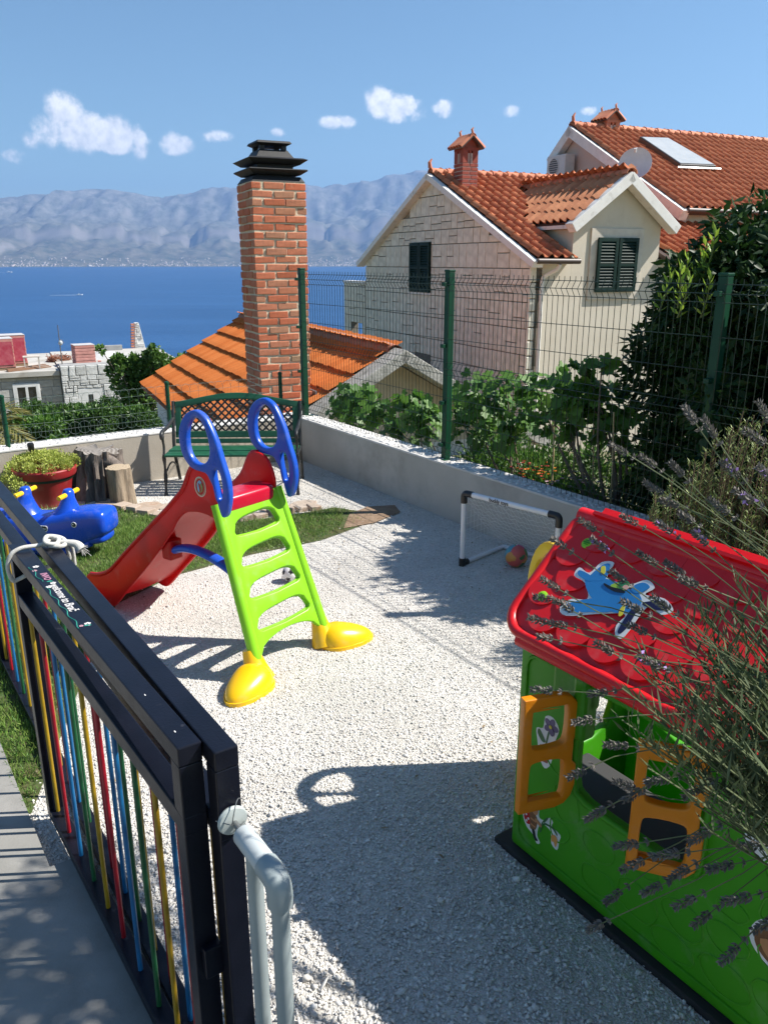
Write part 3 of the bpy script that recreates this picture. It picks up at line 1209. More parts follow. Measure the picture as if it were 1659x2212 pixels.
    m = MB().tube(st, .036, 12, flat=.65)
    m.build('strut', P_blue, t, smooth=60)
    MB().bx(-.195, -.105, .79, .87, .47, .59).build('strut_socket', P_red, t, bevel=.01)


build_slide()


# ================================================================== the playhouse
def build_playhouse():
    P_g = plastic('plastic_house_green', (.075, .43, .010), .45, .30)
    P_g2 = plastic('plastic_house_green_dark', (.06, .34, .012), .42, .25)
    P_o = plastic('plastic_orange', (.84, .27, .004), .38, .15)
    P_y = plastic('plastic_shutter_yellow', (.86, .56, .01), .38, .15)
    P_r = plastic('plastic_roof_red', (.80, .012, .016), .36, .10)
    LEN, DEP = 1.16, .58
    t = thing_g('playhouse', 'green plastic playhouse with red scaled roof and orange shutters', 'playhouse', 1.82, .62, .028)
    # front wall, window opening; drawn in (y, z)
    Fx = frame((0, 0, 0), (0, 1, 0), (0, 0, 1), (1, 0, 0))
    outline = rrect(0, LEN, 0, .845, .02)
    win = smooth2([(.41, .42), (.45, .385), (.52, .375), (.78, .375), (.85, .385), (.885, .43), (.885, .70), (.87, .77), (.80, .80), (.50, .80), (.43, .77), (.41, .70)], 3)
    fw = link('front_wall', plate([outline, win], .045, .012, Fx), P_g, t)
    # raised frame round the window and round the wall panel
    MB().tube([(-.024, y, z) for (y, z) in win], .013, 8, closed=True).build('window_frame', P_g, fw, smooth=60)
    pan = rrect(.035, LEN - .035, .045, .80, .05)
    MB().tube([(-.022, y, z) for (y, z) in pan], .008, 6, closed=True).build('panel_edge', P_g, fw, smooth=60)
    MB().bx(-.035, .03, .845, 1.0, .70, .83).build('corner_block', P_g2, fw, bevel=.015)
    MB().bx(-.05, .02, .845, .90, .60, .83).build('corner_block', P_g2, fw, bevel=.015)
    # moulded crazy-stone pattern on the wall below the window
    rr = random.Random(2)
    cells = [(.13, .17, .075, .06), (.29, .13, .08, .055), (.30, .26, .07, .05), (.44, .22, .075, .06), (.46, .10, .07, .045), (.60, .16, .08, .06), (.60, .30, .065, .04), (.75, .12, .075, .05), (.76, .25, .07, .05),
             (.91, .32, .06, .07), (.93, .20, .045, .045), (.14, .31, .07, .055), (.17, .44, .06, .05), (.30, .36, .05, .035), (.16, .56, .07, .05), (.15, .68, .06, .05), (.95, .45, .05, .045)]
    for (cy, cz, a, b) in cells:
        pts = []
        for i in range(9):
            q = 2 * math.pi * i / 9
            k = rr.uniform(.85, 1.12)
            pts.append((-.0225, cy + a * k * math.cos(q), cz + b * k * math.sin(q)))
        MB().tube(smooth_path(pts, 3, True), .0035, 5, closed=True).build('moulded_stone', P_g, fw, smooth=60)
    # end walls and back wall with a doorway
    gx = frame((0, 0, 0), (1, 0, 0), (0, 0, 1), (0, -1, 0))
    gable = [(.0, 0), (DEP, 0), (DEP, .845), (DEP / 2, 1.165), (.0, .845)]
    arch = smooth2([(.15, .36), (.43, .36), (.44, .62), (.40, .74), (.29, .80), (.18, .74), (.14, .62)], 3)
    for y in (.022, LEN - .022):
        link('end_wall', plate([gable, arch] if y > .5 else [gable], .04, .01, gx @ Matrix.Translation((0, 0, -y))), P_g, t)
    door = smooth2([(.06, .05), (.40, .05), (.40, .70), (.36, .80), (.23, .83), (.10, .80), (.06, .70)], 3)
    win2 = smooth2([(.62, .38), (1.0, .38), (1.0, .74), (.9, .80), (.72, .80), (.62, .74)], 3)
    link('back_wall', plate([rrect(0, LEN, 0, .845, .02), door, win2], .04, .01, frame((DEP, 0, 0), (0, 1, 0), (0, 0, 1), (1, 0, 0))), P_g, t)
    # shutters, each a frame with two openings
    W, Hh = .20, .42

    def shutter(hinge, ang, z, mtl, mirror=1, arched=False):
        if arched:
            o_ = smooth2([(0, 0), (.11, -.004), (.22, 0), (.232, .2), (.225, .40), (.20, .47), (.15, .50), (.09, .49), (.03, .42), (0, .30)], 4)
            hs = [smooth2([(.035, .05), (.10, .04), (.165, .05), (.165, .17), (.10, .18), (.035, .17)], 3), smooth2([(.035, .225), (.10, .21), (.185, .225), (.185, .38), (.15, .45), (.08, .42), (.04, .33)], 3)]
        else:
            o_ = [(0, .075), (.012, .035), (.035, .010), (.07, 0), (W, 0), (W, Hh), (.07, Hh), (.035, Hh - .010), (.012, Hh - .035), (0, Hh - .075), (0, Hh - .15), (.016, Hh - .17), (.016, .17), (0, .15)]
            hs = [smooth2([(.045, .05), (.07, .04), (.16, .04), (.168, .05), (.168, .16), (.15, .185), (.07, .185), (.045, .16)], 3),
                  smooth2([(.045, .26), (.07, .235), (.15, .235), (.168, .26), (.168, .37), (.16, .38), (.07, .38), (.045, .37)], 3)]
        d = Vector((math.cos(ang), math.sin(ang), 0))
        M = frame((hinge[0], hinge[1], z), d, (0, 0, 1))
        return link('shutter', plate([o_] + hs, .034, .006, M), mtl, t)
    shutter((-.03, .885), R(163), .355, P_o)            # left of the window, swung out
    shutter((-.03, .405), R(126), .385, P_o)            # right of the window, half open
    # the yellow arched door, standing wide open at the far end
    DW, DH = .37, 1.05
    ar = [(DW / 2 + DW / 2 * math.cos(q), DH - .24 + .24 * math.sin(q)) for q in (math.pi * i / 16 for i in range(17))]
    dh = [smooth2([(.045, DH - .25), (.165, DH - .25), (.165, DH - .06), (.12, DH - .075), (.07, DH - .13)], 3), smooth2([(.205, DH - .25), (.325, DH - .25), (.30, DH - .13), (.25, DH - .075), (.205, DH - .06)], 3),
          smooth2([(.06, DH - .40), (.15, DH - .40), (.15, DH - .32), (.06, DH - .32)], 3)]
    dd = Vector((math.cos(R(72)), math.sin(R(72)), 0))
    link('door', plate([[(0, 0), (DW, 0)] + ar] + dh, .035, .008, frame((.28, LEN + .03, .002), dd, (0, 0, 1))), P_y, t)
    # roof: two sloping panels with rolled rims and moulded scales
    ridge = (.29, 1.205)
    for side in (-1, 1):
        eave = (.29 + side * .365, .868)
        up = Vector((ridge[0] - eave[0], 0, ridge[1] - eave[1]))
        Ls = up.length
        up.normalize()
        n_ = Vector((0, 1, 0)).cross(up) * (1 if side > 0 else -1)
        if n_.z < 0:
            n_ = -n_
        y0, y1 = -.06, LEN + .06
        M = frame((eave[0], y0, eave[1]), (0, 1, 0), up, n_)
        Lr = y1 - y0
        rim = rrect(0, Lr, 0, Ls, .02, rs=(.04, .04, .10, .10), n=6)
        rp = link('roof_panel', plate([rim], .026, .008, M), P_r, t)
        MB().tube([M @ Vector((a, b, .012)) for a, b in rrect(.014, Lr - .014, .014, Ls - .014, .02, rs=(.035, .035, .09, .09), n=6)], .0185, 10, closed=True).build('roof_rim', P_r, rp, smooth=60)
        # the deep turned-down lip along the eave
        MB().tube([M @ Vector((a, .004, -.014)) for a in np.linspace(.09, Lr - .09, 8)], .026, 10).build('eave_lip', P_r, rp, smooth=60)
        # scales: thin half-round plates, each row over the one below
        r = .064
        sc = [(-r, .115), (-r, .0)] + [(r * math.cos(q), r * .95 * math.sin(q)) for q in (math.pi + math.pi * i / 12 for i in range(1, 12))] + [(r, 0), (r, .115)]
        vs = [(x, y, .0115 - .09 * (y + r) * .7) for x, y in sc] + [(x * 1.02, y, -.012) for x, y in sc]
        k = len(sc)
        me = MB().add(vs, [tuple(range(k))] + [(i, (i + 1) % k, k + (i + 1) % k, k + i) for i in range(k)]).mesh('scale', smooth=30)
        me.materials.append(P_r)
        for row in range(5):
            yy = .105 + row * .083
            off = r if row % 2 else 0
            x = .095 + off
            while x < Lr - .085:
                piece('scale', me, rp, M @ Matrix.Translation((x, yy, .0175)))
                x += 2 * r + .001
        # green screw caps
        for (a, b) in ((Lr - .095, .16), (Lr - .12, .40), (.095, .16), (.12, .40)):
            S = M @ Matrix.Translation((a, b, .026))
            c = MB().lathe([(.021, -.012), (.021, .0), (.015, .004), (.0, .004)], 18, M=S).build('screw_cap', P_lime, rp, smooth=40)
            MB().box((0, 0, .004), (.026, .005, .004), S).box((0, .007, .004), (.018, .003, .003), S).box((0, -.007, .004), (.018, .003, .003), S).build('cap_ridge', P_g2, c)
        if side < 0:
            # aeroplane sticker: printed film on the scales
            A = frame(M @ Vector((Lr - .345, .255, .031)), (0, -1, 0), up, n_) @ Matrix.Rotation(R(14), 4, 'Z')
            S = .125
            pl_blue = mat('print_blue', (.03, .22, .52), rough=.35)

            def pr(name, poly, mtl, lift):
                return link(name, plate([[(x * S, y * S) for x, y in poly]], .0012, 0, A @ Matrix.Translation((0, 0, lift))), mtl, stk)
            white = smooth2([(-1.35, .75), (-1.0, .62), (-.78, .98), (-.42, 1.0), (-.45, .55), (.2, .42), (.62, .62), (.9, .42), (.72, .2), (1.25, .16), (1.55, -.12), (1.3, -.28), (.9, -.12),
                             (.62, -1.0), (.4, -1.05), (.3, -.75), (.42, -.42), (-.2, -.5), (-1.15, -.72), (-1.42, -.5), (-1.2, -.22), (-.75, -.15), (-1.0, .3), (-1.4, .48)], 4)
            stk = link('aeroplane_sticker', plate([[(x * S, y * S) for x, y in white]], .0012, 0, A), P_white, rp)
            pr('fuselage', smooth2([(-1.1, .55), (-.9, .42), (-.45, .5), (.1, .38), (.55, .2), (.72, -.05), (.55, -.32), (.1, -.42), (-.5, -.2), (-.9, .15)], 4), pl_blue, .0014)
            pr('tail_fin', smooth2([(-.95, .45), (-.72, .88), (-.5, .92), (-.5, .45)], 4), pl_blue, .0016)
            pr('tail_plane', smooth2([(-1.3, .66), (-.95, .55), (-.8, .40), (-1.0, .38), (-1.3, .52)], 4), pl_blue, .0018)
            pr('wing', smooth2([(-.45, -.1), (.05, -.25), (.0, -.42), (-.55, -.52), (-1.15, -.62), (-1.3, -.45), (-1.0, -.26)], 4), pl_blue, .0020)
            pr('far_wing', smooth2([(.3, .34), (.55, .52), (.78, .42), (.62, .24), (.45, .2)], 4), pl_blue, .0021)
            pr('propeller_blade', smooth2([(.78, -.02), (1.2, .08), (1.42, -.06), (1.25, -.18), (.82, -.12)], 4), mat('print_navy', (.015, .015, .06), rough=.35), .0020)
            pr('propeller_blade', smooth2([(.68, -.22), (.6, -.75), (.48, -.96), (.40, -.86), (.52, -.3)], 4), bpy.data.materials['print_navy'], .0020)
            pr('yellow_tip', smooth2([(-.72, .82), (-.62, .86), (-.55, .66), (-.64, .62)], 4), mat('print_yellow', (.75, .65, .05), rough=.35), .0026)
            pr('yellow_tip', smooth2([(.28, -.2), (.34, -.2), (.36, -.45), (.28, -.5), (.24, -.36)], 4), bpy.data.materials['print_yellow'], .0026)
            pr('cockpit', smooth2([(-.25, .34), (.0, .44), (.2, .36), (.12, .18), (-.15, .18)], 4), mat('print_limegreen', (.35, .55, .06), rough=.35), .0026)
            pr('pilot_scarf', smooth2([(-.45, .36), (-.2, .28), (.1, .24), (.2, .16), (-.1, .16), (-.4, .28)], 4), P_black, .0032)
            pr('pilot_cap', ellipse(.1, .38, .15, .13), mat('print_green', (.03, .22, .08), rough=.35), .0036)
            pr('pilot_face', ellipse(.17, .31, .085, .075), mat('print_skin', (.75, .42, .33), rough=.35), .0041)
    MB().tube([(ridge[0], y, ridge[1] + .008) for y in (-.05, LEN * .5, LEN + .05)], .03, 12).build('ridge_cap', P_r, t, smooth=60)

    # stickers on the front wall, drawn in (-y, z)
    def wall_frame(y, z, lift=0.):
        return frame((-.0228 - lift, y, z), (0, -1, 0), (0, 0, 1), (-1, 0, 0))

    def stk_(name, polys, y, z, lift, mtl, parent, S):
        return link(name, plate([[(a * S, b * S) for a, b in p] for p in polys], .0012, 0, wall_frame(y, z, lift)), mtl, parent)
    m_red, m_brown, m_leaf, m_skin, m_mauve = (mat('print_' + n, c, rough=.35) for n, c in (('red', (.55, .01, .015)), ('brown', (.22, .10, .04)), ('leaf', (.05, .16, .05)), ('tan', (.52, .25, .11)), ('mauve', (.12, .09, .2))))
    # a ladybird holding a flower
    S, y, z = .062, 1.035, .165
    st = stk_('ladybird_sticker', [smooth2([(-1.1, -.2), (-.95, .35), (-.7, .5), (-.65, 1.05), (-.3, 1.3), (.1, 1.1), (.15, .5), (.5, .5), (.95, .95), (1.2, .8), (1.15, .5), (1.8, .35), (1.75, -.1), (1.65, -.75), (1.2, -.6), (1.1, .1), (.6, .25),
                                            (.2, -.1), (.1, -.8), (.35, -1.15), (.1, -1.35), (-.25, -.95), (-.75, -.75)], 3)], y, z, 0, P_white, fw, S)
    stk_('shell', [smooth2([(-1.0, -.15), (-.85, .3), (-.55, .42), (-.4, .1), (-.45, -.35), (-.75, -.5)], 3)], y, z, .0014, m_red, st, S)
    stk_('body', [smooth2([(-.55, .4), (-.1, .45), (.05, .1), (-.05, -.5), (-.45, -.65), (-.5, -.2)], 3)], y, z, .0016, m_brown, st, S)
    stk_('body_stripe', [[(-.45, .12), (-.02, .1), (-.03, .0), (-.46, .0)], [(-.42, -.25), (-.04, -.28), (-.07, -.38), (-.42, -.36)]], y, z, .0030, m_skin, st, S)
    stk_('hood', [ellipse(-.28, .82, .34, .36)], y, z, .0020, P_black, st, S)
    stk_('face', [ellipse(-.16, .76, .25, .28)], y, z, .0034, m_skin, st, S)
    stk_('arm', [smooth2([(-.1, .15), (.35, -.05), (.42, .1), (.0, .3)], 3)], y, z, .0034, m_skin, st, S)
    stk_('leg', [smooth2([(-.3, -.6), (-.1, -.6), (.02, -.95), (.2, -1.1), (.0, -1.2), (-.2, -.95)], 3)], y, z, .0020, P_black, st, S)
    for (a, b) in ((-.8, .1), (-.62, -.1), (-.75, -.3)):
        stk_('shell_spot', [ellipse(a, b, .07, .08, 12)], y, z, .0034, P_white, st, S)
    stk_('stalk', [smooth2([(.32, -.35), (.4, -.35), (.5, .2), (.85, .8), (.75, .85), (.42, .3)], 3), smooth2([(.55, .3), (1.2, .42), (1.55, .2), (1.6, .28), (1.25, .52), (.6, .42)], 3)], y, z, .0026, m_leaf, st, S)
    stk_('blossom', [smooth2([(1.2, -.05), (1.45, .12), (1.65, -.1), (1.55, -.6), (1.4, -.35), (1.25, -.4)], 3)], y, z, .0030, mat('print_orange', (.75, .34, .08), rough=.35), st, S)
    # a flower in a pot, behind the open shutter
    S, y, z = .075, 1.02, .50
    st = stk_('flower_sticker', [smooth2([(-.5, -.1), (-.6, .5), (-.2, .7), (-.1, 1.35), (.35, 1.5), (.75, 1.1), (.6, .5), (.5, -.1), (.4, -.9), (.05, -1.3), (-.3, -.9)], 3)], y, z, 0, P_white, fw, S)
    for i in range(5):
        q = 2 * math.pi * i / 5
        stk_('petal', [ellipse(.28 + .24 * math.cos(q), 1.0 + .24 * math.sin(q), .2, .15, 16, q)], y, z, .0014 + .0005 * i, m_mauve, st, S)
    stk_('flower_heart', [ellipse(.28, 1.0, .09, .09, 14)], y, z, .0045, bpy.data.materials['print_yellow'], st, S)
    stk_('leaf', [smooth2([(0, .1), (-.4, .55), (-.5, .3), (-.2, 0)], 3), smooth2([(.02, .05), (.1, .05), (.24, .85), (.18, .86)], 3)], y, z, .0014, m_leaf, st, S)
    stk_('pot', [[(-.3, -.2), (.35, -.2), (.22, -.95), (-.12, -1.0)]], y, z, .0016, mat('print_terracotta', (.35, .12, .06), rough=.4), st, S)
    # a brown hedgehog-like animal on the right of the wall, half hidden by lavender
    S, y, z = .10, .13, .33
    st = stk_('animal_sticker', [smooth2([(-1.0, .5), (-.5, .9), (.3, .6), (.9, .1), (.95, -.5), (.3, -.8), (-.7, -.5), (-1.1, -.1)], 3)], y, z, 0, P_white, fw, S)
    stk_('animal_body', [smooth2([(-.9, .4), (-.45, .75), (.25, .5), (.8, .05), (.82, -.42), (.3, -.68), (-.6, -.42), (-.95, -.08)], 3)], y, z, .0014, m_brown, st, S)
    stk_('animal_belly', [smooth2([(-.8, .1), (-.2, .3), (.4, -.1), (.3, -.5), (-.5, -.32)], 3)], y, z, .003, m_skin, st, S)
    # letter-like white sticker higher up on the right
    st = stk_('white_sticker', [smooth2([(-1, .2), (-.3, .45), (.6, .3), (1, 0), (.6, -.3), (-.6, -.3)], 3)], .22, .60, 0, P_white, fw, .08)
    # the flat bench inside and the sill
    MB().bx(.03, .30, .42, LEN - .06, .27, .30).build('inner_bench', mat('plastic_charcoal', (.05, .05, .05), rough=.6), t, bevel=.01)


build_playhouse()


def build_mat():
    m = MB()
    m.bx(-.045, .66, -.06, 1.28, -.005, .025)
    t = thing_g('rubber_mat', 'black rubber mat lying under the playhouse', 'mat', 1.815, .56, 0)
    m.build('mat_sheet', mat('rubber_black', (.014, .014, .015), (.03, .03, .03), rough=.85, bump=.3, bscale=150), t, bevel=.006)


build_mat()
# ================================================================== blue whale rocker
def loft(secs, n=24, cap=True):
    """secs: (centre, half width y, half height up, half height down, power) along local x"""
    vs, fs = [], []
    for (cx, cz, w, hu, hd, pw) in secs:
        for j in range(n):
            a = 2 * math.pi * j / n
            c, s = math.cos(a), math.sin(a)
            yy = math.copysign(abs(c) ** pw, c) * w
            zz = math.copysign(abs(s) ** pw, s) * (hu if s > 0 else hd)
            vs.append((cx, yy, cz + zz))
    for i in range(len(secs) - 1):
        for j in range(n):
            fs.append((i * n + j, i * n + (j + 1) % n, (i + 1) * n + (j + 1) % n, (i + 1) * n + j))
    if cap:
        fs.append(tuple(range(n)))
        fs.append(tuple((len(secs) - 1) * n + j for j in range(n)))
    return vs, fs


def resample(secs, k=3):
    a = np.array(secs, float)
    t = np.arange(len(a))
    tt = np.linspace(0, len(a) - 1, (len(a) - 1) * k + 1)
    out = []
    for x in tt:
        i = min(int(x), len(a) - 2)
        f = x - i
        p0, p1, p2, p3 = a[max(i - 1, 0)], a[i], a[i + 1], a[min(i + 2, len(a) - 1)]
        out.append(.5 * ((2 * p1) + (p2 - p0) * f + (2 * p0 - 5 * p1 + 4 * p2 - p3) * f * f + (3 * p1 - p0 - 3 * p2 + p3) * f ** 3))
    return [tuple(q) for q in out]


def build_whale():
    t = thing('rocking_whale', 'blue plastic whale rocker with yellow handlebars on the lawn', 'rocker', (-2.50, 5.70, 0), R(-10))
    B = plastic('plastic_whale_blue', (.008, .07, .52), .26)
    # body: x from the tail (-.5) to the snout (.5): x, z, half width, up, down, squareness
    secs = [(-.60, .30, .03, .015, .015, .8), (-.56, .30, .10, .03, .03, .8), (-.46, .255, .11, .055, .06, .8), (-.36, .215, .13, .10, .13, .75), (-.24, .205, .145, .105, .165, .72), (-.10, .205, .15, .10, .19, .62),
            (.02, .21, .15, .105, .195, .6), (.14, .22, .15, .12, .19, .56), (.25, .235, .145, .13, .165, .52), (.35, .25, .138, .125, .13, .5), (.43, .262, .13, .115, .10, .48), (.475, .268, .118, .098, .08, .48), (.495, .27, .095, .07, .06, .52)]
    v, f = loft(resample(secs, 3), 28)
    MB().add(v, f).build('body', B, t, smooth=60)
    # lower jaw, set back under the snout
    v, f = loft(resample([(.20, .13, .10, .05, .06, .7), (.30, .14, .115, .05, .05, .7), (.40, .15, .11, .045, .045, .7), (.45, .155, .095, .035, .035, .7), (.465, .155, .06, .02, .02, .7)], 3), 24)
    MB().add(v, f).build('lower_jaw', B, t, smooth=60)
    # flukes of the tail, raised
    fl = smooth2([(-.02, -.05), (-.12, -.16), (-.22, -.20), (-.20, -.10), (-.17, 0), (-.20, .10), (-.22, .20), (-.12, .16), (-.02, .05)], 4)
    link('tail_fluke', plate([fl], .05, .022, Matrix.Translation((-.53, 0, .30)) @ Matrix.Rotation(R(24), 4, 'Y'), 3), B, t)
    # the rocker rail and the foot rest along each side
    for s in (-1, 1):
        pts = smooth_path([(-.42, s * .09, .13), (-.25, s * .10, .05), (0, s * .10, .027), (.2, s * .10, .055), (.36, s * .09, .125)], 5)
        MB().tube(pts, .03, 10).build('rocker_rail', B, t, smooth=60)
        pts = smooth_path([(-.30, s * .155, .12), (-.12, s * .17, .075), (.0, s * .175, .09), (.12, s * .172, .15), (.16, s * .15, .165)], 5)
        MB().tube(pts, .028, 10, flat=.7).build('foot_rest', B, t, smooth=60)
    # two handle posts with yellow bars
    for x0 in (-.22, .13):
        vs, fs = [], []
        rows = [(.0, .29, .15, .118), (.012, .325, .105, .105), (.028, .375, .066, .08), (.035, .43, .045, .055), (.04, .48, .04, .045), (.04, .50, .028, .034)]
        n = 20
        for (dx, z, a, b) in rows:
            for j in range(n):
                q = 2 * math.pi * j / n
                vs.append((x0 + dx + a * math.cos(q), b * math.sin(q), z))
        for i in range(len(rows) - 1):
            for j in range(n):
                fs.append((i * n + j, i * n + (j + 1) % n, (i + 1) * n + (j + 1) % n, (i + 1) * n + j))
        fs.append(tuple((len(rows) - 1) * n + j for j in range(n)))
        MB().add(vs, fs).build('handle_post', B, t, smooth=60)
        MB().cyl((x0 + .04, -.13, .462), (x0 + .04, .13, .462), .0185, None, 14).build('handlebar', P_yellow, t, smooth=40, bevel=.006)
    # eyes and the oval name plate on the near side
    for s in (-1, 1):
        y = s * .1485
        F = frame((.155, y, .265), (-s, 0, 0), (0, 0, 1), (0, s, 0))
        F = frame((.275, s * .1445, .275), (1 if s < 0 else -1, 0, 0), (0, 0, 1), (0, s, 0))
        e = MB().lathe([(.021, -.02), (.021, .002), (.0, .004)], 20, M=F).build('eye', P_white, t, smooth=40)
        MB().lathe([(.0155, 0), (.0155, .0055), (.0, .006)], 18, M=F @ Matrix.Translation((0, .001, 0))).build('iris', P_black, e, smooth=40)
        MB().lathe([(.0045, 0), (.0045, .0075), (.0, .008)], 12, M=F @ Matrix.Translation((-.003, .004, 0))).build('glint', P_white, e, smooth=40)
    F = frame((.025, -.1535, .235), (1, 0, 0), (0, 0, 1), (0, -1, 0))
    s = link('name_plate', plate([rrect(-.042, .042, -.022, .022, .016)], .004, 0, F), P_white, t)
    link('plate_field', plate([rrect(-.036, .036, -.017, .017, .011)], .002, 0, F @ Matrix.Translation((0, 0, .0022))), P_black, s)
    link('lettering', text_mesh('little tikes', .0155, F @ Matrix.Translation((0, 0, .0036)), bold=.0003), P_white, s)


build_whale()


# ================================================================== goal and balls
def build_goal():
    A, B = Vector((.565, 5.40, 0)), Vector((1.12, 4.86, 0))
    x = (B - A).normalized()
    W = (B - A).length
    t = thing('toy_goal', 'small white toy football goal with net by the grey wall', 'goal', A, math.atan2(x.y, x.x))
    # local: x along the mouth, y into the net
    M_w = mat('tube_white', (.78, .77, .78), (.70, .69, .71), rough=.35, scale=8)
    M_k = mat('plastic_black', (.015, .015, .016), rough=.4)
    M_n = mat('net_white', (.78, .76, .72), rough=.7)
    H_, D = .56, .50
    r = .0185
    MB().cyl((0, 0, .05), (0, 0, H_ - .065), r, None, 16).build('post', M_w, t, smooth=40)
    MB().cyl((W, 0, .05), (W, 0, H_ - .065), r, None, 16).build('post', M_w, t, smooth=40)
    bar = MB().cyl((.05, 0, H_ - .012), (W - .05, 0, H_ - .012), r * 1.02, None, 16).build('crossbar', M_w, t, smooth=40)
    for xx in (0, W):
        MB().cyl((xx, .03, .018), (xx, D, .018), r * .9, None, 14).build('base_tube', M_w, t, smooth=40)
    MB().cyl((0, D, .018), (W, D, .018), r * .9, None, 14).build('base_tube', M_w, t, smooth=40)
    for xx, s in ((0, 1), (W, -1)):
        pts = smooth_path([(xx, 0, H_ - .085), (xx, 0, H_ - .035), (xx + s * .012, 0, H_ - .016), (xx + s * .03, 0, H_ - .012), (xx + s * .075, 0, H_ - .012)], 4)
        MB().tube(pts, r * 1.28, 14).build('elbow', M_k, t, smooth=50)
        MB().tube([(xx, 0, .0), (xx, 0, .06)], r * 1.3, 14).build('elbow', M_k, t, smooth=50)
        MB().cyl((xx, -.004, .02), (xx, .06, .019), r * 1.2, None, 12).build('elbow', M_k, t, smooth=50)
    # the net: sagging sheet of cords from the crossbar to the rear tube, and two side triangles
    m = MB()

    def P(a, b):      # a 0..1 along, b 0..1 from the crossbar to the rear tube
        x_ = a * W
        sag = .10 * math.sin(math.pi * b) * (.35 + .65 * math.sin(math.pi * a))
        y_ = D * b + .06 * math.sin(math.pi * a) * math.sin(math.pi * b)
        z_ = (H_ - .02) * (1 - b) + .02 * b - sag * .9
        return Vector((x_, y_, max(z_, .012)))
    na, nb = 22, 16
    rr = random.Random(3)
    jit = {(i, j): (rr.uniform(-.006, .006), rr.uniform(-.006, .006)) for i in range(na + 1) for j in range(nb + 1)}

    def PJ(i, j):
        p = P(i / na, j / nb)
        d = jit[(i, j)]
        return p + Vector((d[0], 0, d[1])) + Vector((0, 0, (.006 if (i + j) % 2 else -.006)))
    for j in range(nb + 1):
        m.tube([PJ(i, j) for i in range(na + 1)], .0014, 4)
    for i in range(na + 1):
        m.tube([PJ(i, j) for j in range(nb + 1)], .0014, 4)
    for xx in (0, W):
        for k in range(1, 12):
            f = k / 12
            m.tube([(xx, .01, (H_ - .03) * f), (xx, D * (1 - f), (H_ - .02) * f)], .0013, 4)
            m.tube([(xx, D * f, .02), (xx, D * f, (H_ - .02) * (1 - f))], .0013, 4)
    m.build('net', M_n, t)
    # lettering on the crossbar
    F = frame((W * .40, -r * 1.03, H_ - .010), (1, 0, 0), (0, 0, 1), (0, -1, 0))
    link('lettering', text_mesh('buddy toys', .036, F, .0012, bold=.0008), P_black, bar)


build_goal()


def ico_ball(r, faces_of):
    pass


def build_football():
    c = Vector((-.64, 5.10, .062))
    t = thing('football', 'small black and white football behind the green ladder', 'ball', (c.x, c.y, 0))
    MB().lathe([(.0585 * math.sin(q), c.z - .0585 * math.cos(q)) for q in np.linspace(.02, math.pi - .02, 18)], 28).build('ball_skin', mat('ball_white', (.82, .82, .80), rough=.4), t, smooth=80)
    g = (1 + 5 ** .5) / 2
    dirs = [Vector(v).normalized() for v in [(0, a, b * g) for a in (-1, 1) for b in (-1, 1)] + [(a, b * g, 0) for a in (-1, 1) for b in (-1, 1)] + [(a * g, 0, b) for a in (-1, 1) for b in (-1, 1)]]
    Rt = Matrix.Rotation(.5, 3, 'X') @ Matrix.Rotation(.35, 3, 'Z')
    for d in dirs:
        d = Rt @ d
        x, y = perp(d)
        vs = [d * .0594]
        for k in range(2):
            for i in range(5):
                q = 2 * math.pi * i / 5
                p = (d + (x * math.cos(q) + y * math.sin(q)) * (.20 if k == 0 else .36)).normalized() * .0592
                vs.append(p)
        fs = [(0, 1 + i, 1 + (i + 1) % 5) for i in range(5)] + [(1 + i, 6 + i, 6 + (i + 1) % 5, 1 + (i + 1) % 5) for i in range(5)]
        MB().add([v + Vector((0, 0, c.z)) for v in vs], fs).build('black_patch', P_black, t)


build_football()


def build_beach_ball():
    c = at_z(1115, 1200, .085)
    t = thing('beach_ball', 'colourful patterned ball lying inside the toy goal', 'ball', (c.x, c.y, 0))
    m, nt, b, out = new_mat('ball_pattern')
    vor = nt.nodes.new('ShaderNodeTexVoronoi')
    vor.inputs['Scale'].default_value = 13
    tc = nt.nodes.new('ShaderNodeTexCoord')
    wn = nt.nodes.new('ShaderNodeTexNoise')
    wn.inputs['Scale'].default_value = 16
    nt.links.new(tc.outputs['Object'], wn.inputs['Vector'])
    col0 = mixc(nt, tc.outputs['Object'], wn.outputs['Color'], .06)
    nt.links.new(col0, vor.inputs['Vector'])
    sep = nt.nodes.new('ShaderNodeSeparateColor')
    nt.links.new(vor.outputs['Color'], sep.inputs[0])
    col = ramp_node(nt, [(0, (.05, .16, .06)), (.25, (.55, .10, .09)), (.42, (.06, .28, .36)), (.58, (.60, .26, .06)), (.72, (.08, .2, .05)), (.86, (.55, .06, .2))], sep.outputs[0], 'CONSTANT')
    nt.links.new(col, b.inputs['Base Color'])
    b.inputs['Roughness'].default_value = .35
    MB().lathe([(.083 * math.sin(q), .083 - .083 * math.cos(q)) for q in np.linspace(.02, math.pi - .02, 20)], 32).build('ball_skin', m, t, smooth=80)
    MB().lathe([(.006, .0), (.006, .003), (.0, .004)], 12, c=(0, 0, .1655)).build('valve', P_white, t, smooth=40)


build_beach_ball()


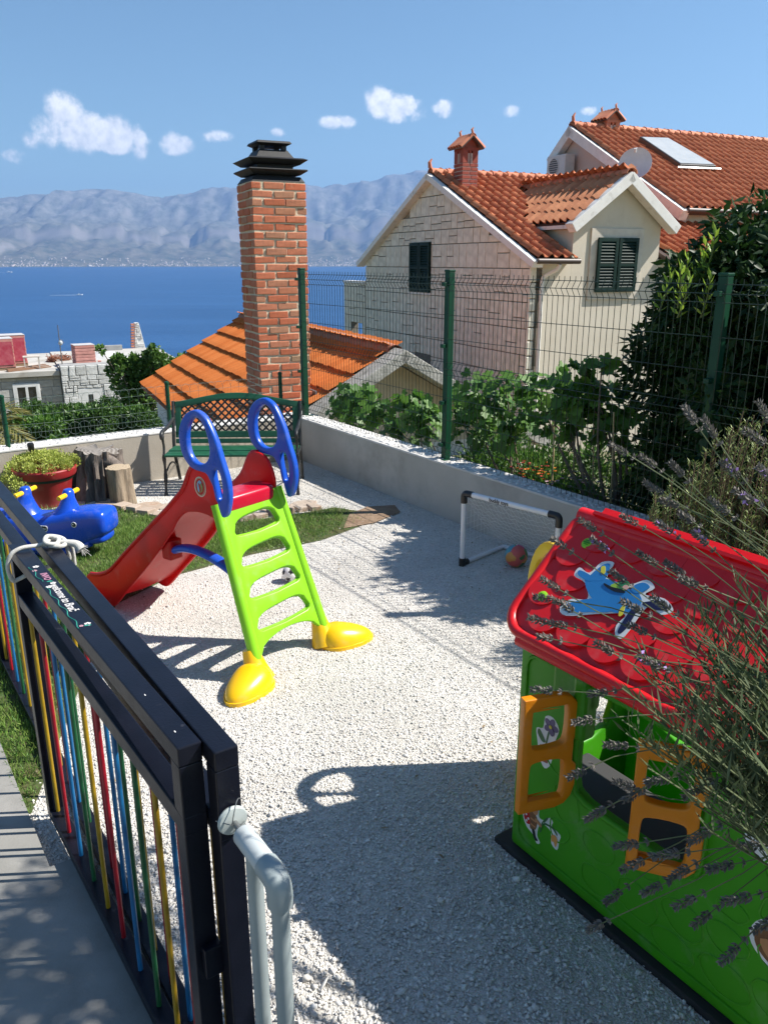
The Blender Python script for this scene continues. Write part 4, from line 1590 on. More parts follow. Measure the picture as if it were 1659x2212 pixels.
# ================================================================== bench
def build_bench():
    t = thing('garden_bench', 'green slatted garden bench with lattice back and black iron legs', 'bench', (-1.435, 7.50, 0), R(1.5))
    M_g = mat('bench_green', (.008, .075, .034), (.013, .10, .048), rough=.45, scale=6, bump=.1, bscale=90, dirt=(.03, .10, .06), dscale=9, stretch=(1, 6, 6))
    M_i = mat('cast_iron', (.012, .013, .013), (.03, .03, .03), rough=.45, scale=20, bump=.2, bscale=120)
    L = .60
    # seat slats
    for k in range(5):
        y = -.235 + k * .092
        z = .385 - .006 * abs(k - 2) + (.008 if k == 0 else 0)
        MB().box((0, y, z), (2 * L + .02, .078, .022)).build('seat_slat', M_g, t, bevel=.006)
    # back: tilted frame; the (x, w) plane with w running up
    b0 = Vector((0, .215, .46))
    tilt = R(12)
    wv = Vector((0, math.sin(tilt), math.cos(tilt)))
    F = frame(b0, (1, 0, 0), wv)
    top = lambda x: .345 + .085 * math.cos(x / L * math.pi / 2) ** 1.4 - .0 * x
    xs = np.linspace(-L, L, 25)
    up_ = [(x, top(x)) for x in xs]
    lo_ = [(x, top(x) - .062) for x in xs[::-1]]
    link('top_rail', plate([up_ + lo_], .03, .006, F), M_g, t)
    MB().box((0, .025, 0), (2 * L, .062, .028), F).build('back_rail', M_g, t, bevel=.006)
    MB().box((0, -.04, 0), (2 * L, .045, .024), F).build('back_rail', M_g, t, bevel=.006)
    for s in (-1, 1):
        MB().box((s * (L - .028), .18, -.001), (.056, .33, .03), F).build('back_stile', M_g, t, bevel=.006)
    # lattice strips, clipped to the opening
    x0, x1, w0 = -L + .05, L - .05, .052
    M_l = mat('lattice_black', (.02, .022, .022), rough=.5)
    for d in (-1, 1):
        c = x0 - .5
        while c < x1 + .5:
            # line x = c + d*(w - w0)
            ws = np.linspace(w0, .40, 36)
            seg = [(c + d * (w - w0), w) for w in ws if x0 < c + d * (w - w0) < x1 and w < top(c + d * (w - w0)) - .045]
            if len(seg) > 2:
                a, b_ = seg[0], seg[-1]
                p, q = F @ Vector((a[0], a[1], .006 * d)), F @ Vector((b_[0], b_[1], .006 * d))
                dd = (q - p)
                mid = (p + q) / 2
                x_ = dd.normalized()
                z_ = F.to_3x3() @ Vector((0, 0, 1))
                Mx = frame(mid, x_, z_.cross(x_), z_)
                MB().box((0, 0, 0), (dd.length + .02, .017, .009), Mx).build('lattice_strip', M_l, t)
            c += .072
    # iron ends: legs, arm, stretcher
    for s in (-1, 1):
        x = s * (L + .018)
        fl = smooth_path([(x, -.275, 0), (x, -.255, .10), (x, -.235, .22), (x, -.24, .34), (x, -.25, .395)], 4)
        MB().tube(fl, [.015 + .004 * math.cos(i) for i in range(len(fl))], 8).build('leg', M_i, t, smooth=60)
        bl = smooth_path([(x, .33, 0), (x, .27, .13), (x, .20, .28), (x, .185, .40), (x, .225, .60), (x, .285, .80)], 4)
        MB().tube(bl, .017, 8).build('leg', M_i, t, smooth=60)
        MB().tube(smooth_path([(x, -.25, .37), (x, -.1, .365), (x, .1, .36), (x, .19, .37)], 4), .013, 8).build('seat_bearer', M_i, t, smooth=60)
        arm = smooth_path([(x, .235, .64), (x, .12, .625), (x, -.06, .605), (x, -.20, .605), (x, -.265, .595), (x, -.28, .565), (x, -.255, .545), (x, -.235, .565)], 4)
        MB().tube(arm, .018, 8).build('armrest', M_i, t, smooth=60)
        MB().tube(smooth_path([(x, -.235, .39), (x, -.215, .46), (x, -.235, .53), (x, -.20, .60)], 4), .012, 8).build('arm_support', M_i, t, smooth=60)
        MB().tube(smooth_path([(x, -.24, .20), (x, -.05, .25), (x, .1, .235), (x, .24, .17)], 4), .009, 6).build('stretcher', M_i, t, smooth=60)


build_bench()


# ================================================================== pot, stumps, lamp
def build_pot():
    c = Vector((-3.06, 6.98, 0))
    t = thing('flower_pot', 'red plastic pot of yellow green succulents beside the tree stump', 'plant pot', c)
    M_p = mat('pot_red', (.36, .022, .025), (.28, .02, .022), rough=.45, scale=5, dirt=(.30, .08, .07), dscale=8)
    n = 40
    pot = MB().lathe([(.185, 0), (.195, .02), (.235, .255), (.24, .265), (.262, .268), (.272, .285), (.28, .335), (.275, .345), (.262, .345), (.25, .30), (.0, .29)], n).build('pot', M_p, t, smooth=35)
    MB().lathe([(.2365, .238), (.2425, .24), (.244, .262), (.239, .266)], n).build('pot_band', mat('pot_band_green', (.015, .03, .018), rough=.5), pot, smooth=35)
    M_s = mat('sedum', (.34, .42, .06), (.55, .58, .16), rough=.6, by='island', scale=8, transl=.2)
    clumps = []
    rr = random.Random(8)
    for _ in range(70):
        a, q = rr.uniform(0, 6.3), rr.uniform(0, 1) ** .5
        x, y = .27 * q * math.cos(a), .27 * q * math.sin(a)
        clumps.append(((x, y, .36 + .07 * (1 - q * q) + rr.uniform(-.02, .02)), (.055, .055, .045)))
    for _ in range(26):     # the part that trails over the left rim
        a = rr.uniform(2.6, 4.6)
        q = rr.uniform(.26, .36)
        clumps.append(((q * math.cos(a), q * math.sin(a), .33 - (q - .26) * 1.1 + rr.uniform(-.03, .03)), (.04, .04, .04)))
    p, d = crown_points(9000, clumps, .5)
    d = d + np.array([0, 0, .8])
    v, f = leaf_arrays(p, d, .020, .012, .2)
    s = link('succulent', mesh_np('succulent', v, f), M_s, t)
    s['kind'] = 'stuff'
    # small garden lamp standing in the pot
    l = thing('garden_lamp', 'small black garden lamp head above the potted succulents', 'lamp', c + Vector((-.10, .04, .33)))
    M_b = mat('lamp_black', (.012, .012, .013), rough=.4)
    MB().cyl((0, 0, -.04), (0, 0, .17), .008, None, 8).build('stem', M_b, l, smooth=50)
    MB().lathe([(.018, .15), (.026, .165), (.030, .21), (.026, .225), (.0, .235)], 16, M=Matrix.Translation((0, 0, .0)) @ Matrix.Rotation(R(8), 4, 'X')).build('lamp_head', M_b, l, smooth=40)
    MB().cyl((0, -.035, .185), (0, -.02, .19), .022, .018, 14).build('lens', mat('lamp_lens', (.25, .25, .24), rough=.2), l, smooth=40)


build_pot()


def build_stumps():
    def wood(name, c1, c2):
        m, nt, b, out = new_mat(name)
        f = noise_node(nt, 7, 6, .65, 'Object', (3.5, 3.5, .55))
        col = ramp_node(nt, [(.3, c1), (.55, c2), (.75, tuple(x * 1.15 for x in c2))], f)
        nt.links.new(col, b.inputs['Base Color'])
        b.inputs['Roughness'].default_value = .9
        bn = nt.nodes.new('ShaderNodeBump')
        bn.inputs['Strength'].default_value = 1
        bn.inputs['Distance'].default_value = .012
        nt.links.new(noise_node(nt, 14, 6, .7, 'Object', (3.5, 3.5, .4)), bn.inputs['Height'])
        nt.links.new(bn.outputs[0], b.inputs['Normal'])
        return m
    W1m, W2m = wood('stump_bark', (.05, .04, .034), (.20, .165, .14)), wood('log_bark', (.13, .095, .06), (.30, .235, .165))

    def rings(name, c1, c2, sc):
        m, nt, b, out = new_mat(name)
        wv = nt.nodes.new('ShaderNodeTexWave')
        wv.wave_type = 'RINGS'
        wv.rings_direction = 'Z'
        wv.inputs['Scale'].default_value = sc
        wv.inputs['Distortion'].default_value = 5
        wv.inputs['Detail'].default_value = 4
        tc = nt.nodes.new('ShaderNodeTexCoord')
        nt.links.new(tc.outputs['Object'], wv.inputs['Vector'])
        col = ramp_node(nt, [(.1, c1), (.9, c2)], wv.outputs['Fac'])
        nt.links.new(col, b.inputs['Base Color'])
        b.inputs['Roughness'].default_value = .9
        return m
    R1, R2 = rings('stump_cut', (.15, .13, .11), (.29, .26, .23), 9), rings('log_cut', (.33, .25, .16), (.45, .36, .25), 14)

    def stump(name, label, loc, rad, h, seed, rough, m1, m2, flare, lean=(0, 0)):
        t = thing(name, label, 'tree stump', loc, 0)
        n, rows = 56, 22
        vs, fs = [], []
        topz = []
        for i in range(rows):
            z = h * i / (rows - 1)
            for j in range(n):
                a = 2 * math.pi * j / n
                c, s = math.cos(a), math.sin(a)
                w = 1 + rough * (mnoise.noise((c * 1.6 + seed, s * 1.6, z * 1.1)) + .55 * mnoise.noise((c * 4.2 + seed, s * 4.2, z * 2.2)) + .3 * abs(mnoise.noise((c * 9, s * 9 + seed, z * 3))))
                w *= 1 + flare * (1 - z / h) ** 2.5 + .05 * flare * sstep(.6, 1, z / h)
                zz = z if i else 0
                if i > rows - 3:
                    zz += .06 * rough * mnoise.noise((c * 2 + seed, s * 2, 5))
                vs.append((rad * w * c + lean[0] * z, rad * w * s + lean[1] * z, zz))
        for i in range(rows - 1):
            for j in range(n):
                fs.append((i * n + j, i * n + (j + 1) % n, (i + 1) * n + (j + 1) % n, (i + 1) * n + j))
        MB().add(vs, fs).build('bark', m1, t, smooth=70)
        tv = vs[-n:]
        cx, cy, cz = (sum(p[k] for p in tv) / n for k in range(3))
        ring = [(cx + (p[0] - cx) * .6, cy + (p[1] - cy) * .6, cz + .004) for p in tv]
        MB().add(list(tv) + ring + [(cx, cy, cz + .003)], [(j, (j + 1) % n, n + (j + 1) % n, n + j) for j in range(n)] + [(n + j, n + (j + 1) % n, 2 * n) for j in range(n)]).build('cut_face', m2, t, smooth=60)
        return t
    s = stump('tree_stump', 'big gnarled grey tree stump between the pot and the bench', (-2.66, 7.20, 0), .165, .43, 3.3, .85, W1m, R1, .20, (.0, .06))
    # a torn root of the big stump, sticking out to the right
    MB().tube(smooth_path([(.10, -.05, .36), (.17, -.06, .33), (.235, -.07, .28), (.26, -.07, .22), (.21, -.07, .12)], 4), [.07, .07, .065, .06, .055, .052, .05, .05, .048, .045, .05, .055, .06, .06, .06, .06, .06][:17], 10).build('root', W1m, s, smooth=60)
    stump('log', 'small upright sawn log in front of the big tree stump', (-2.375, 6.99, 0), .108, .335, 8.1, .2, W2m, R2, .08, (-.07, 0))


build_stumps()
# ================================================================== black railing with coloured bars, and the gate folded against it
M_rail = mat('rail_black', (.004, .005, .010), (.007, .008, .015), rough=.34, spec=.28, scale=9, bump=.12, bscale=160, dirt=(.10, .10, .11), dscale=14, dlo=.66, dhi=.86, rvar=.08)
BAR_C = [mat('bar_' + n, c, tuple(x * .7 for x in c), rough=.4, scale=14) for n, c in (('blue', (.010, .14, .34)), ('red', (.33, .006, .018)), ('yellow', (.38, .24, .01)), ('green', (.01, .10, .035)))]


def railing(name, label, cat, u, v0, v1, top, nbars, c0, end_post=True, far_post=True, du=0., low=.05):
    t = thing_g(name, label, cat, u, v0, low)
    w = .052
    Lv = v1 - v0

    def rail(nm, z0, z1):
        m = MB()
        m.v = [(0 - w / 2, 0, z0 - low), (w / 2, 0, z0 - low), (w / 2 + du, Lv, z0 - low), (-w / 2 + du, Lv, z0 - low),
               (0 - w / 2, 0, z1 - low), (w / 2, 0, z1 - low), (w / 2 + du, Lv, z1 - low), (-w / 2 + du, Lv, z1 - low)]
        m.f = [(0, 1, 2, 3), (4, 5, 6, 7), (0, 1, 5, 4), (1, 2, 6, 5), (2, 3, 7, 6), (3, 0, 4, 7)]
        return m.build(nm, M_rail, t, bevel=.003)
    tr = rail('top_rail', top - .045, top)
    rail('middle_rail', top - .215, top - .168)
    rail('bottom_rail', low, low + .042)
    if end_post:
        MB().bx(-w / 2, w / 2, .001, .052, .001, top - .0455 - low).build('post', M_rail, t, bevel=.003)
    if far_post:
        MB().bx(-w / 2 + du, w / 2 + du, Lv - .055, Lv - .001, .001, top - .0455 - low).build('post', M_rail, t, bevel=.003)
    for i in range(nbars):
        y = .11 + (Lv - .18) * i / max(1, nbars - 1)
        x = du * y / Lv
        MB().cyl((x, y, .04), (x, y, top - .214 - low), .0074, None, 8).build('bar', BAR_C[(c0 + i) % 4], t, smooth=50)
    return t, tr


gate, gate_top = railing('gate_leaf', 'black gate with coloured bars folded back against the railing', 'gate', .472, 1.385, 2.90, 1.16, 10, 1, du=-.043)
fence, fence_top = railing('railing', 'black railing with coloured bars bounding the gravel, behind the folded gate', 'railing', .512, 1.325, 4.4, 1.163, 21, 2, low=.02, du=-.012)
fence.location = G(.526, 1.325, .02)
# hinge block between the two end posts
MB().bx(-.012, .03, -.02, .05, .52, .60).build('latch_block', M_rail, gate, bevel=.003)
# hand-painted greeting on the top of the gate
for s, c, yy, size, col in (('welcome to Brač', 0, .93, .034, (.62, .60, .58)), ('I', 0, 1.205, .04, (.7, .7, .7)), ('INVO', 0, 1.13, .028, (.50, .24, .34))):
    if s == 'I':
        continue
    F = frame((-.043 * (yy / 1.515) + .003, yy, 1.1107), (0, -1, 0), (1, 0, 0))
    link('painted_lettering', text_mesh(s, size, F, .0003, bold=.0006, shear=.15), mat('paint_' + s[:4], col, rough=.7), gate_top)


def doodle():
    rr = random.Random(12)
    mg, mw, mp = mat('paint_green', (.03, .30, .22), rough=.7), mat('paint_white', (.72, .70, .68), rough=.7), mat('paint_pink', (.55, .3, .35), rough=.7)
    for (y, x, s) in ((1.235, .0, 1), (1.20, -.012, .8), (1.06, .008, .9), (1.035, -.01, 1), (.705, .006, .9), (.70, -.012, .6)):
        x += -.043 * y / 1.515
        for k in range(5):
            q = 2 * math.pi * k / 5
            link('painted_flower', plate([ellipse(x + .006 * s * math.cos(q), y + .006 * s * math.sin(q), .0042 * s, .0042 * s, 8)], .0005, 0, Matrix.Translation((0, 0, 1.1106))), mw if s > .85 else mp, gate_top)
    for (y0, y1, x0) in ((1.24, 1.09, -.017), (1.03, .69, -.019)):
        pts = [((-.043 * y / 1.515) + x0 + .004 * math.sin(y * 70), y, 1.1108) for y in np.linspace(y0, y1, 30)]
        MB().tube(pts, .0016, 4).build('painted_vine', mg, gate_top)
    for y in (1.075, .69):
        link('painted_leaf', plate([smooth2([(-.043 * y / 1.515 + .012, y), (-.043 * y / 1.515 + .004, y + .012), (-.043 * y / 1.515 - .006, y + .004)], 3)], .0005, 0, Matrix.Translation((0, 0, 1.1106))), mg, gate_top)
    # paint flecks
    for _ in range(4):
        y = rr.uniform(.05, 1.4)
        x = -.043 * y / 1.515 + rr.uniform(-.02, .02)
        link('paint_fleck', plate([ellipse(x, y, rr.uniform(.001, .003), rr.uniform(.001, .005), 7)], .0005, 0, Matrix.Translation((0, 0, 1.1106))), mw, gate_top)


doodle()


def build_rope():
    t = thing_g('rope', 'white cord knotted around the gate and the railing', 'rope', .48, 2.80, 1.16)
    M_r = mat('rope_white', (.62, .60, .55), (.45, .43, .39), rough=.95, scale=40, bump=.9, bscale=320)
    r = .0075
    # local: x across, y along, z up from the rail tops
    loop = smooth_path([(-.09, .01, -.10), (-.10, .005, -.05), (-.085, 0, -.005), (-.05, 0, .012), (0, -.005, .012), (.04, -.01, .014), (.085, -.015, .010), (.095, -.015, -.02), (.094, -.012, -.06),
                        (.04, 0, -.07), (-.03, .005, -.085), (-.07, .01, -.10)], 5, True)
    MB().tube(loop, r, 8, closed=True).build('loop', M_r, t, smooth=60)
    kn = smooth_path([(.02, -.03, .018), (.045, -.005, .028), (.065, -.03, .03), (.05, -.06, .024), (.02, -.045, .03), (.035, -.01, .04), (.075, -.02, .03), (.085, -.05, .018), (.06, -.07, .016), (.03, -.05, .020)], 5)
    MB().tube(kn, r * 1.05, 8).build('knot', M_r, t, smooth=60)
    tl = smooth_path([(.06, -.04, .024), (.09, -.055, .02), (.115, -.07, .012), (.125, -.085, -.005)], 5)
    MB().tube(tl, [r * (1 + .1 * i) for i in range(len(tl))], 8).build('tail', M_r, t, smooth=60)
    tl = smooth_path([(.06, -.05, .02), (.095, -.03, .012), (.11, -.02, -.02), (.112, -.015, -.08)], 5)
    MB().tube(tl, r * .8, 8).build('tail', M_r, t, smooth=60)
    m = MB()
    rr = random.Random(1)
    for _ in range(26):
        a = Vector((.122, -.082, .0))
        b = a + Vector((rr.uniform(-.005, .03), rr.uniform(-.03, .015), rr.uniform(-.025, .015)))
        m.tube([a, (a + b) / 2 + Vector((0, 0, .004)), b], .0009, 4)
    m.build('frayed_end', M_r, t)


build_rope()


def build_baby_gate():
    t = thing_g('safety_gate', 'pale grey tubular safety gate clamped to the black railing post', 'safety gate', .525, 1.12, .0)
    M_t = mat('tube_grey', (.30, .345, .345), (.25, .29, .295), rough=.45, scale=5, bump=.05, bscale=200)
    M_d = mat('pad_grey', (.42, .46, .44), (.34, .38, .37), rough=.6, scale=20)
    M_m = mat('bolt_steel', (.22, .23, .23), rough=.4, metal=.6)
    z = 1.0
    MB().lathe([(.030, 0), (.033, .006), (.030, .012), (.010, .017), (.0, .018)], 24, M=frame((0, .202, z), (1, 0, 0), (0, 0, 1), (0, -1, 0))).build('pad', M_d, t, smooth=40)
    MB().cyl((0, .19, z), (0, .13, z), .0065, None, 10).build('bolt', M_m, t, smooth=50)
    MB().cyl((0, .158, z), (0, .148, z), .012, None, 6).build('nut', M_m, t)
    MB().cyl((0, .145, z), (0, .035, z), .0225, None, 20).build('sleeve', mat('sleeve_white', (.50, .54, .54), rough=.45), t, smooth=50, bevel=.003)
    el = smooth_path([(0, .040, z), (0, .012, z), (0, -.004, z - .006), (0, -.012, z - .022), (0, -.012, z - .05)], 5)
    MB().tube(el, .0250, 18).build('elbow', M_t, t, smooth=50)
    MB().cyl((0, -.012, z - .045), (0, -.012, .02), .0175, None, 18).build('upright', M_t, t, smooth=50)
    MB().cyl((0, .098, z - .012), (0, .098, .02), .0165, None, 18).build('upright', M_t, t, smooth=50)
    MB().cyl((0, .13, .045), (0, -.04, .045), .0175, None, 16).build('foot_tube', M_t, t, smooth=50)
    # the wire that ties the pad to the post
    w = [Vector((-.03 + .06 * k / 24 + .002, .206 - .004, z + .006 * math.sin(k * .5))) for k in range(25)]
    MB().tube([(-.034, .200, z + .01), (-.012, .178, z + .005), (.012, .178, z - .004), (.034, .200, z - .012)], .0012, 5).build('tie_wire', M_m, t)
    MB().tube(smooth_path([(-.008, .178, z + .005), (-.004, .176, z + .03), (.012, .19, z + .05), (.03, .2, z + .035)], 4), .0012, 5).build('tie_wire', M_m, t)


build_baby_gate()

# ================================================================== tall welded mesh fence on the right wall
M_fg = mat('fence_green', (.002, .042, .018), (.004, .055, .024), rough=.45, spec=.35, scale=6)
M_wire = mat('wire_green', (.006, .020, .012), (.01, .028, .016), rough=.45)


def build_mesh_fence():
    top, base = 2.02, .475
    t = thing_g('mesh_fence', 'tall green welded mesh fence on the grey garden wall', 'fence', 4.24, 5.27, base)
    pv = [7.70, 5.23, 2.77, .31]
    for v in pv:
        y = v - 5.27
        p = MB().bx(-.03, .03, y - .03, y + .03, 0, top - base + .005).build('post', M_fg, t, bevel=.005)
        MB().bx(-.033, .033, y - .033, y + .033, top - base + .004, top - base + .022).build('post_cap', M_fg, p, bevel=.004)
        MB().bx(-.06, .06, y - .06, y + .06, .0005, .008).build('base_plate', M_fg, p, bevel=.002)
        for z in (.12, .48, .95, 1.44):
            MB().bx(-.075, -.028, y - .018, y + .018, z, z + .03).build('clip', M_fg, p, bevel=.003)
    # one vertical wire with its three V folds
    H_ = top - base - .04
    folds = [.03, .03 + (H_ - .16) / 2, H_ - .13]
    prof = [(0, 0)]
    for f in folds:
        prof += [(0, f), (-.032, f + .05), (0, f + .10)]
    prof += [(0, H_)]
    me = MB().tube([(x, 0, z) for x, z in prof], .0024, 5).mesh('wire')
    me.materials.append(M_wire)
    hz = []
    for i, f in enumerate(folds):
        hz += [(0, f), (-.032, f + .05), (0, f + .10)]
        if i < 2:
            g = folds[i + 1] - f - .10
            hz += [(0, f + .10 + g / 3), (0, f + .10 + 2 * g / 3)]
    for k in range(3):
        a, b = pv[k + 1] - 5.27 + .02, pv[k] - 5.27 - .02
        m = MB()
        for (x, z) in hz:
            m.cyl((x - .037, a, z + .03), (x - .037, b, z + .03), .0026, None, 5)
        pan = m.build('mesh_panel', M_wire, t)
        n = 49
        for i in range(n):
            piece('wire', me, pan, Matrix.Translation((-.0405, a + .02 + (b - a - .04) * i / (n - 1), .03)))


build_mesh_fence()


def build_wire_fence():
    # low ornamental roll wire on the rear wall
    t = thing_g('wire_fence', 'low looped garden wire with green posts on the rear wall', 'fence', 2.5, 7.85, .475)
    for u in (-.6, 1.22, 2.75, 4.02):
        x = u - 2.5
        p = MB().cyl((x, 0, .0), (x, 0, .46), .021, None, 12).build('post', M_fg, t, smooth=40)
        MB().lathe([(.024, .455), (.024, .475), (.012, .485), (0, .486)], 12, c=(x, 0, 0)).build('post_cap', M_fg, p, smooth=40)
        for z in (.1, .22, .34):
            MB().cyl((x, -.0005, z), (x, 0, z + .012), .025, None, 12).build('clip', M_fg, p)
    m = MB()
    x0, x1 = -4.0, 1.52
    for z in (.03, .11, .19, .275, .36, .43):
        m.tube([(x, .026, z + .003 * math.sin(x * 9)) for x in np.linspace(x0, x1, 40)], .0013, 4)
    x = x0
    while x < x1:
        m.tube([(x, .026, .02), (x, .026, .37)], .0011, 4)
        # loops at the top and in the lower band
        m.tube([(x + .045 + .045 * math.cos(q), .026, .37 + .07 * math.sin(q)) for q in np.linspace(math.pi, 0, 9)], .0012, 4)
        m.tube([(x + .06 * math.cos(q), .028, .11 + .06 * math.sin(q)) for q in np.linspace(0, 2 * math.pi, 13)], .0012, 4)
        x += .09
    m.build('wire_net', mat('wire_galvanised', (.05, .10, .08), (.10, .13, .12), rough=.5), t)


build_wire_fence()
# ================================================================== houses
def house_frame(o, z=0.):
    return Vector((o[0], o[1], z)), HROT


def hp(o, a, b, z):
    """world point from house coordinates: a along the facade, b away from the camera"""
    return Vector((o[0], o[1], 0)) + E2 * a - W1 * b + Vector((0, 0, z))


def tile_mesh(name, w, l, style, material):
    if style == 'barrel':
        prof = [(-.5, .0), (-.36, .055), (-.18, .085), (.0, .055), (.12, .012), (.32, .0), (.5, .012)]
    else:
        prof = [(-.5, .02), (-.40, .03), (-.30, .006), (-.06, .004), (0, .022), (.06, .004), (.30, .006), (.40, .03), (.5, .01)]
    s = w / .24 * (1.0 if style == 'barrel' else .8)
    n = len(prof)
    vs = []
    for (y, dz) in ((0, .028 if style == 'barrel' else .052), (l * 1.1, .004)):
        vs += [(x * w * 1.02, y, z * s + dz) for x, z in prof]
    vs += [(x * w * 1.02, 0, z * s + .004) for x, z in prof]
    fs = [(i, i + 1, n + i + 1, n + i) for i in range(n - 1)] + [(2 * n + i, 2 * n + i + 1, i + 1, i) for i in range(n - 1)]
    me = MB().add(vs, fs).mesh(name, smooth=50)
    # keep the normals up
    if sum(p.normal.z for p in me.polygons) < 0:
        me.flip_normals()
    me.materials.append(material)
    return me


def lay_tiles(parent, M, wid, length, w, l, me, keep=None, maxn=300, cam_local=None):
    """tiles over a slope: M maps (x along the eave, y up the slope, z out) to the thing's space; the 300 nearest are pieces, the rest one part"""
    nx, ny = int(round(wid / w)), int(math.ceil(length / l))
    w_ = wid / nx
    spots = []
    for j in range(ny):
        for i in range(nx):
            x, y = (i + .5) * w_, j * l
            if keep and not keep(x, y + l * .4):
                continue
            p = M @ Vector((x, y, 0))
            spots.append(((p - cam_local).length, x, y))
    spots.sort()
    rr = random.Random(17)
    rest = MB()
    for k, (d, x, y) in enumerate(spots):
        T = M @ Matrix.Translation((x + rr.uniform(-.004, .004), y + rr.uniform(-.008, .008), rr.uniform(0, .006))) @ Matrix.Rotation(rr.uniform(-.012, .012), 4, 'Z')
        if k < maxn:
            piece('tile', me, parent, T)
        else:
            rest.add([T @ v.co for v in me.vertices], [tuple(p.vertices) for p in me.polygons])
    if rest.v:
        o = rest.build('far_tiles', me.materials[0], parent, smooth=50)
        o['kind'] = 'stuff'


def tile_material(name, c1, c2, c3):
    return mat(name, c1, c2, rough=.9, spec=.2, by='object', scale=5, detail=6, bump=.3, bscale=45, dirt=c3, dscale=2.3, dlo=.60, dhi=.78)


def clip_poly(P, a, b, c):
    """keep a*x+b*y<=c"""
    out = []
    for i in range(len(P)):
        p, q = P[i - 1], P[i]
        dp, dq = a * p[0] + b * p[1] - c, a * q[0] + b * q[1] - c
        if (dp <= 0) != (dq <= 0):
            t = dp / (dp - dq)
            out.append((p[0] + (q[0] - p[0]) * t, p[1] + (q[1] - p[1]) * t))
        if dq <= 0:
            out.append(q)
    return out


def inset_poly(P, d):
    cx, cy = sum(p[0] for p in P) / len(P), sum(p[1] for p in P) / len(P)
    out = P
    n = len(P)
    for i in range(n):
        (x1, y1), (x2, y2) = P[i], P[(i + 1) % n]
        ex, ey = x2 - x1, y2 - y1
        L = math.hypot(ex, ey)
        if L < 1e-6:
            continue
        nx, ny = ey / L, -ex / L
        if nx * (cx - x1) + ny * (cy - y1) > 0:
            nx, ny = -nx, -ny
        out = clip_poly(out, nx, ny, nx * x1 + ny * y1 - d)
        if len(out) < 3:
            return []
    return out


def area(P):
    return abs(sum(P[i - 1][0] * P[i][1] - P[i][0] * P[i - 1][1] for i in range(len(P)))) / 2


def ashlar(parent, M, x0, x1, y0, y1, hrow, wmin, wmax, material, seed, clips=(), holes=(), depth=.03, split=.3, joint=.012, jitter=0., name='stone'):
    """stones over a wall face: M maps (x along, y up, z out); each is its own piece with chamfered edges"""
    rr = random.Random(seed)
    y = y0
    cnt = 0
    while y < y1 - .02:
        h = hrow * rr.choice((.75, 1, 1, 1.2))
        if y + h > y1 - .1:
            h = y1 - y
        x = x0 - rr.uniform(0, wmin)
        while x < x1:
            w = rr.uniform(wmin, wmax)
            cells = [(x, x + w, y, y + h)]
            if rr.random() < split:
                k = rr.uniform(.4, .6)
                cells = [(x, x + w, y, y + h * k), (x, x + w, y + h * k, y + h)]
                if rr.random() < .4:
                    c = cells.pop()
                    xm = x + w * rr.uniform(.35, .65)
                    cells += [(c[0], xm, c[2], c[3]), (xm, c[1], c[2], c[3])]
            for (a, b, c, d) in cells:
                rects = [(max(a, x0), min(b, x1), c, d)]
                for (ha, hb, hc, hd) in holes:
                    nr = []
                    for (p, q, r, s) in rects:
                        if q <= ha or p >= hb or s <= hc or r >= hd:
                            nr.append((p, q, r, s))
                            continue
                        if p < ha: nr.append((p, ha, r, s))
                        if q > hb: nr.append((hb, q, r, s))
                        if r < hc: nr.append((max(p, ha), min(q, hb), r, hc))
                        if s > hd: nr.append((max(p, ha), min(q, hb), hd, s))
                    rects = nr
                for (p, q, r, s) in rects:
                    if q - p < .03 or s - r < .03:
                        continue
                    P = [(p, r), (q, r), (q, s), (p, s)]
                    if jitter:
                        P = [(X + rr.uniform(-jitter, jitter), Y + rr.uniform(-jitter, jitter)) for X, Y in P]
                    for cl in clips:
                        P = clip_poly(P, *cl)
                        if len(P) < 3:
                            break
                    if len(P) < 3 or area(P) < .004:
                        continue
                    P = inset_poly(P, joint / 2)
                    if len(P) < 3:
                        continue
                    Q = inset_poly(P, min(.012, depth * .5))
                    if len(Q) != len(P):
                        continue
                    k = len(P)
                    dz = depth * rr.uniform(.75, 1.15)
                    cx, cy = sum(t_[0] for t_ in P) / k, sum(t_[1] for t_ in P) / k
                    vs = [(X - cx, Y - cy, 0) for X, Y in P] + [(X - cx, Y - cy, dz * .6) for X, Y in P] + [(X - cx, Y - cy, dz) for X, Y in Q]
                    fs = [(i + o_, (i + 1) % k + o_, (i + 1) % k + k + o_, i + k + o_) for o_ in (0, k) for i in range(k)] + [tuple(2 * k + i for i in range(k))]
                    me = MB().add(vs, fs).mesh(name)
                    me.materials.append(material)
                    piece(name, me, parent, M @ Matrix.Translation((cx, cy, 0)))
                    cnt += 1
            x += w
        y += h
    return cnt


def local_cam(o, rot, z=0):
    return Matrix.Rotation(-rot, 4, 'Z') @ (Vector((0, 0, CAM_H)) - Vector((o[0], o[1], z)))


def half_pipe(r, l, name, material, th=.014):
    vs, fs = [], []
    n = 7
    for (y, k) in ((0, 1.08), (l * 1.06, .9)):
        for rr_ in (r * k, r * k - th):
            vs += [(rr_ * math.cos(math.pi * i / (n - 1)), y, rr_ * math.sin(math.pi * i / (n - 1)) * .85) for i in range(n)]
    for i in range(n - 1):
        fs += [(i, i + 1, 2 * n + i + 1, 2 * n + i), (n + i, 3 * n + i, 3 * n + i + 1, n + i + 1), (i, n + i, n + i + 1, i + 1)]
    me = MB().add(vs, fs).mesh(name, smooth=50)
    me.materials.append(material)
    return me


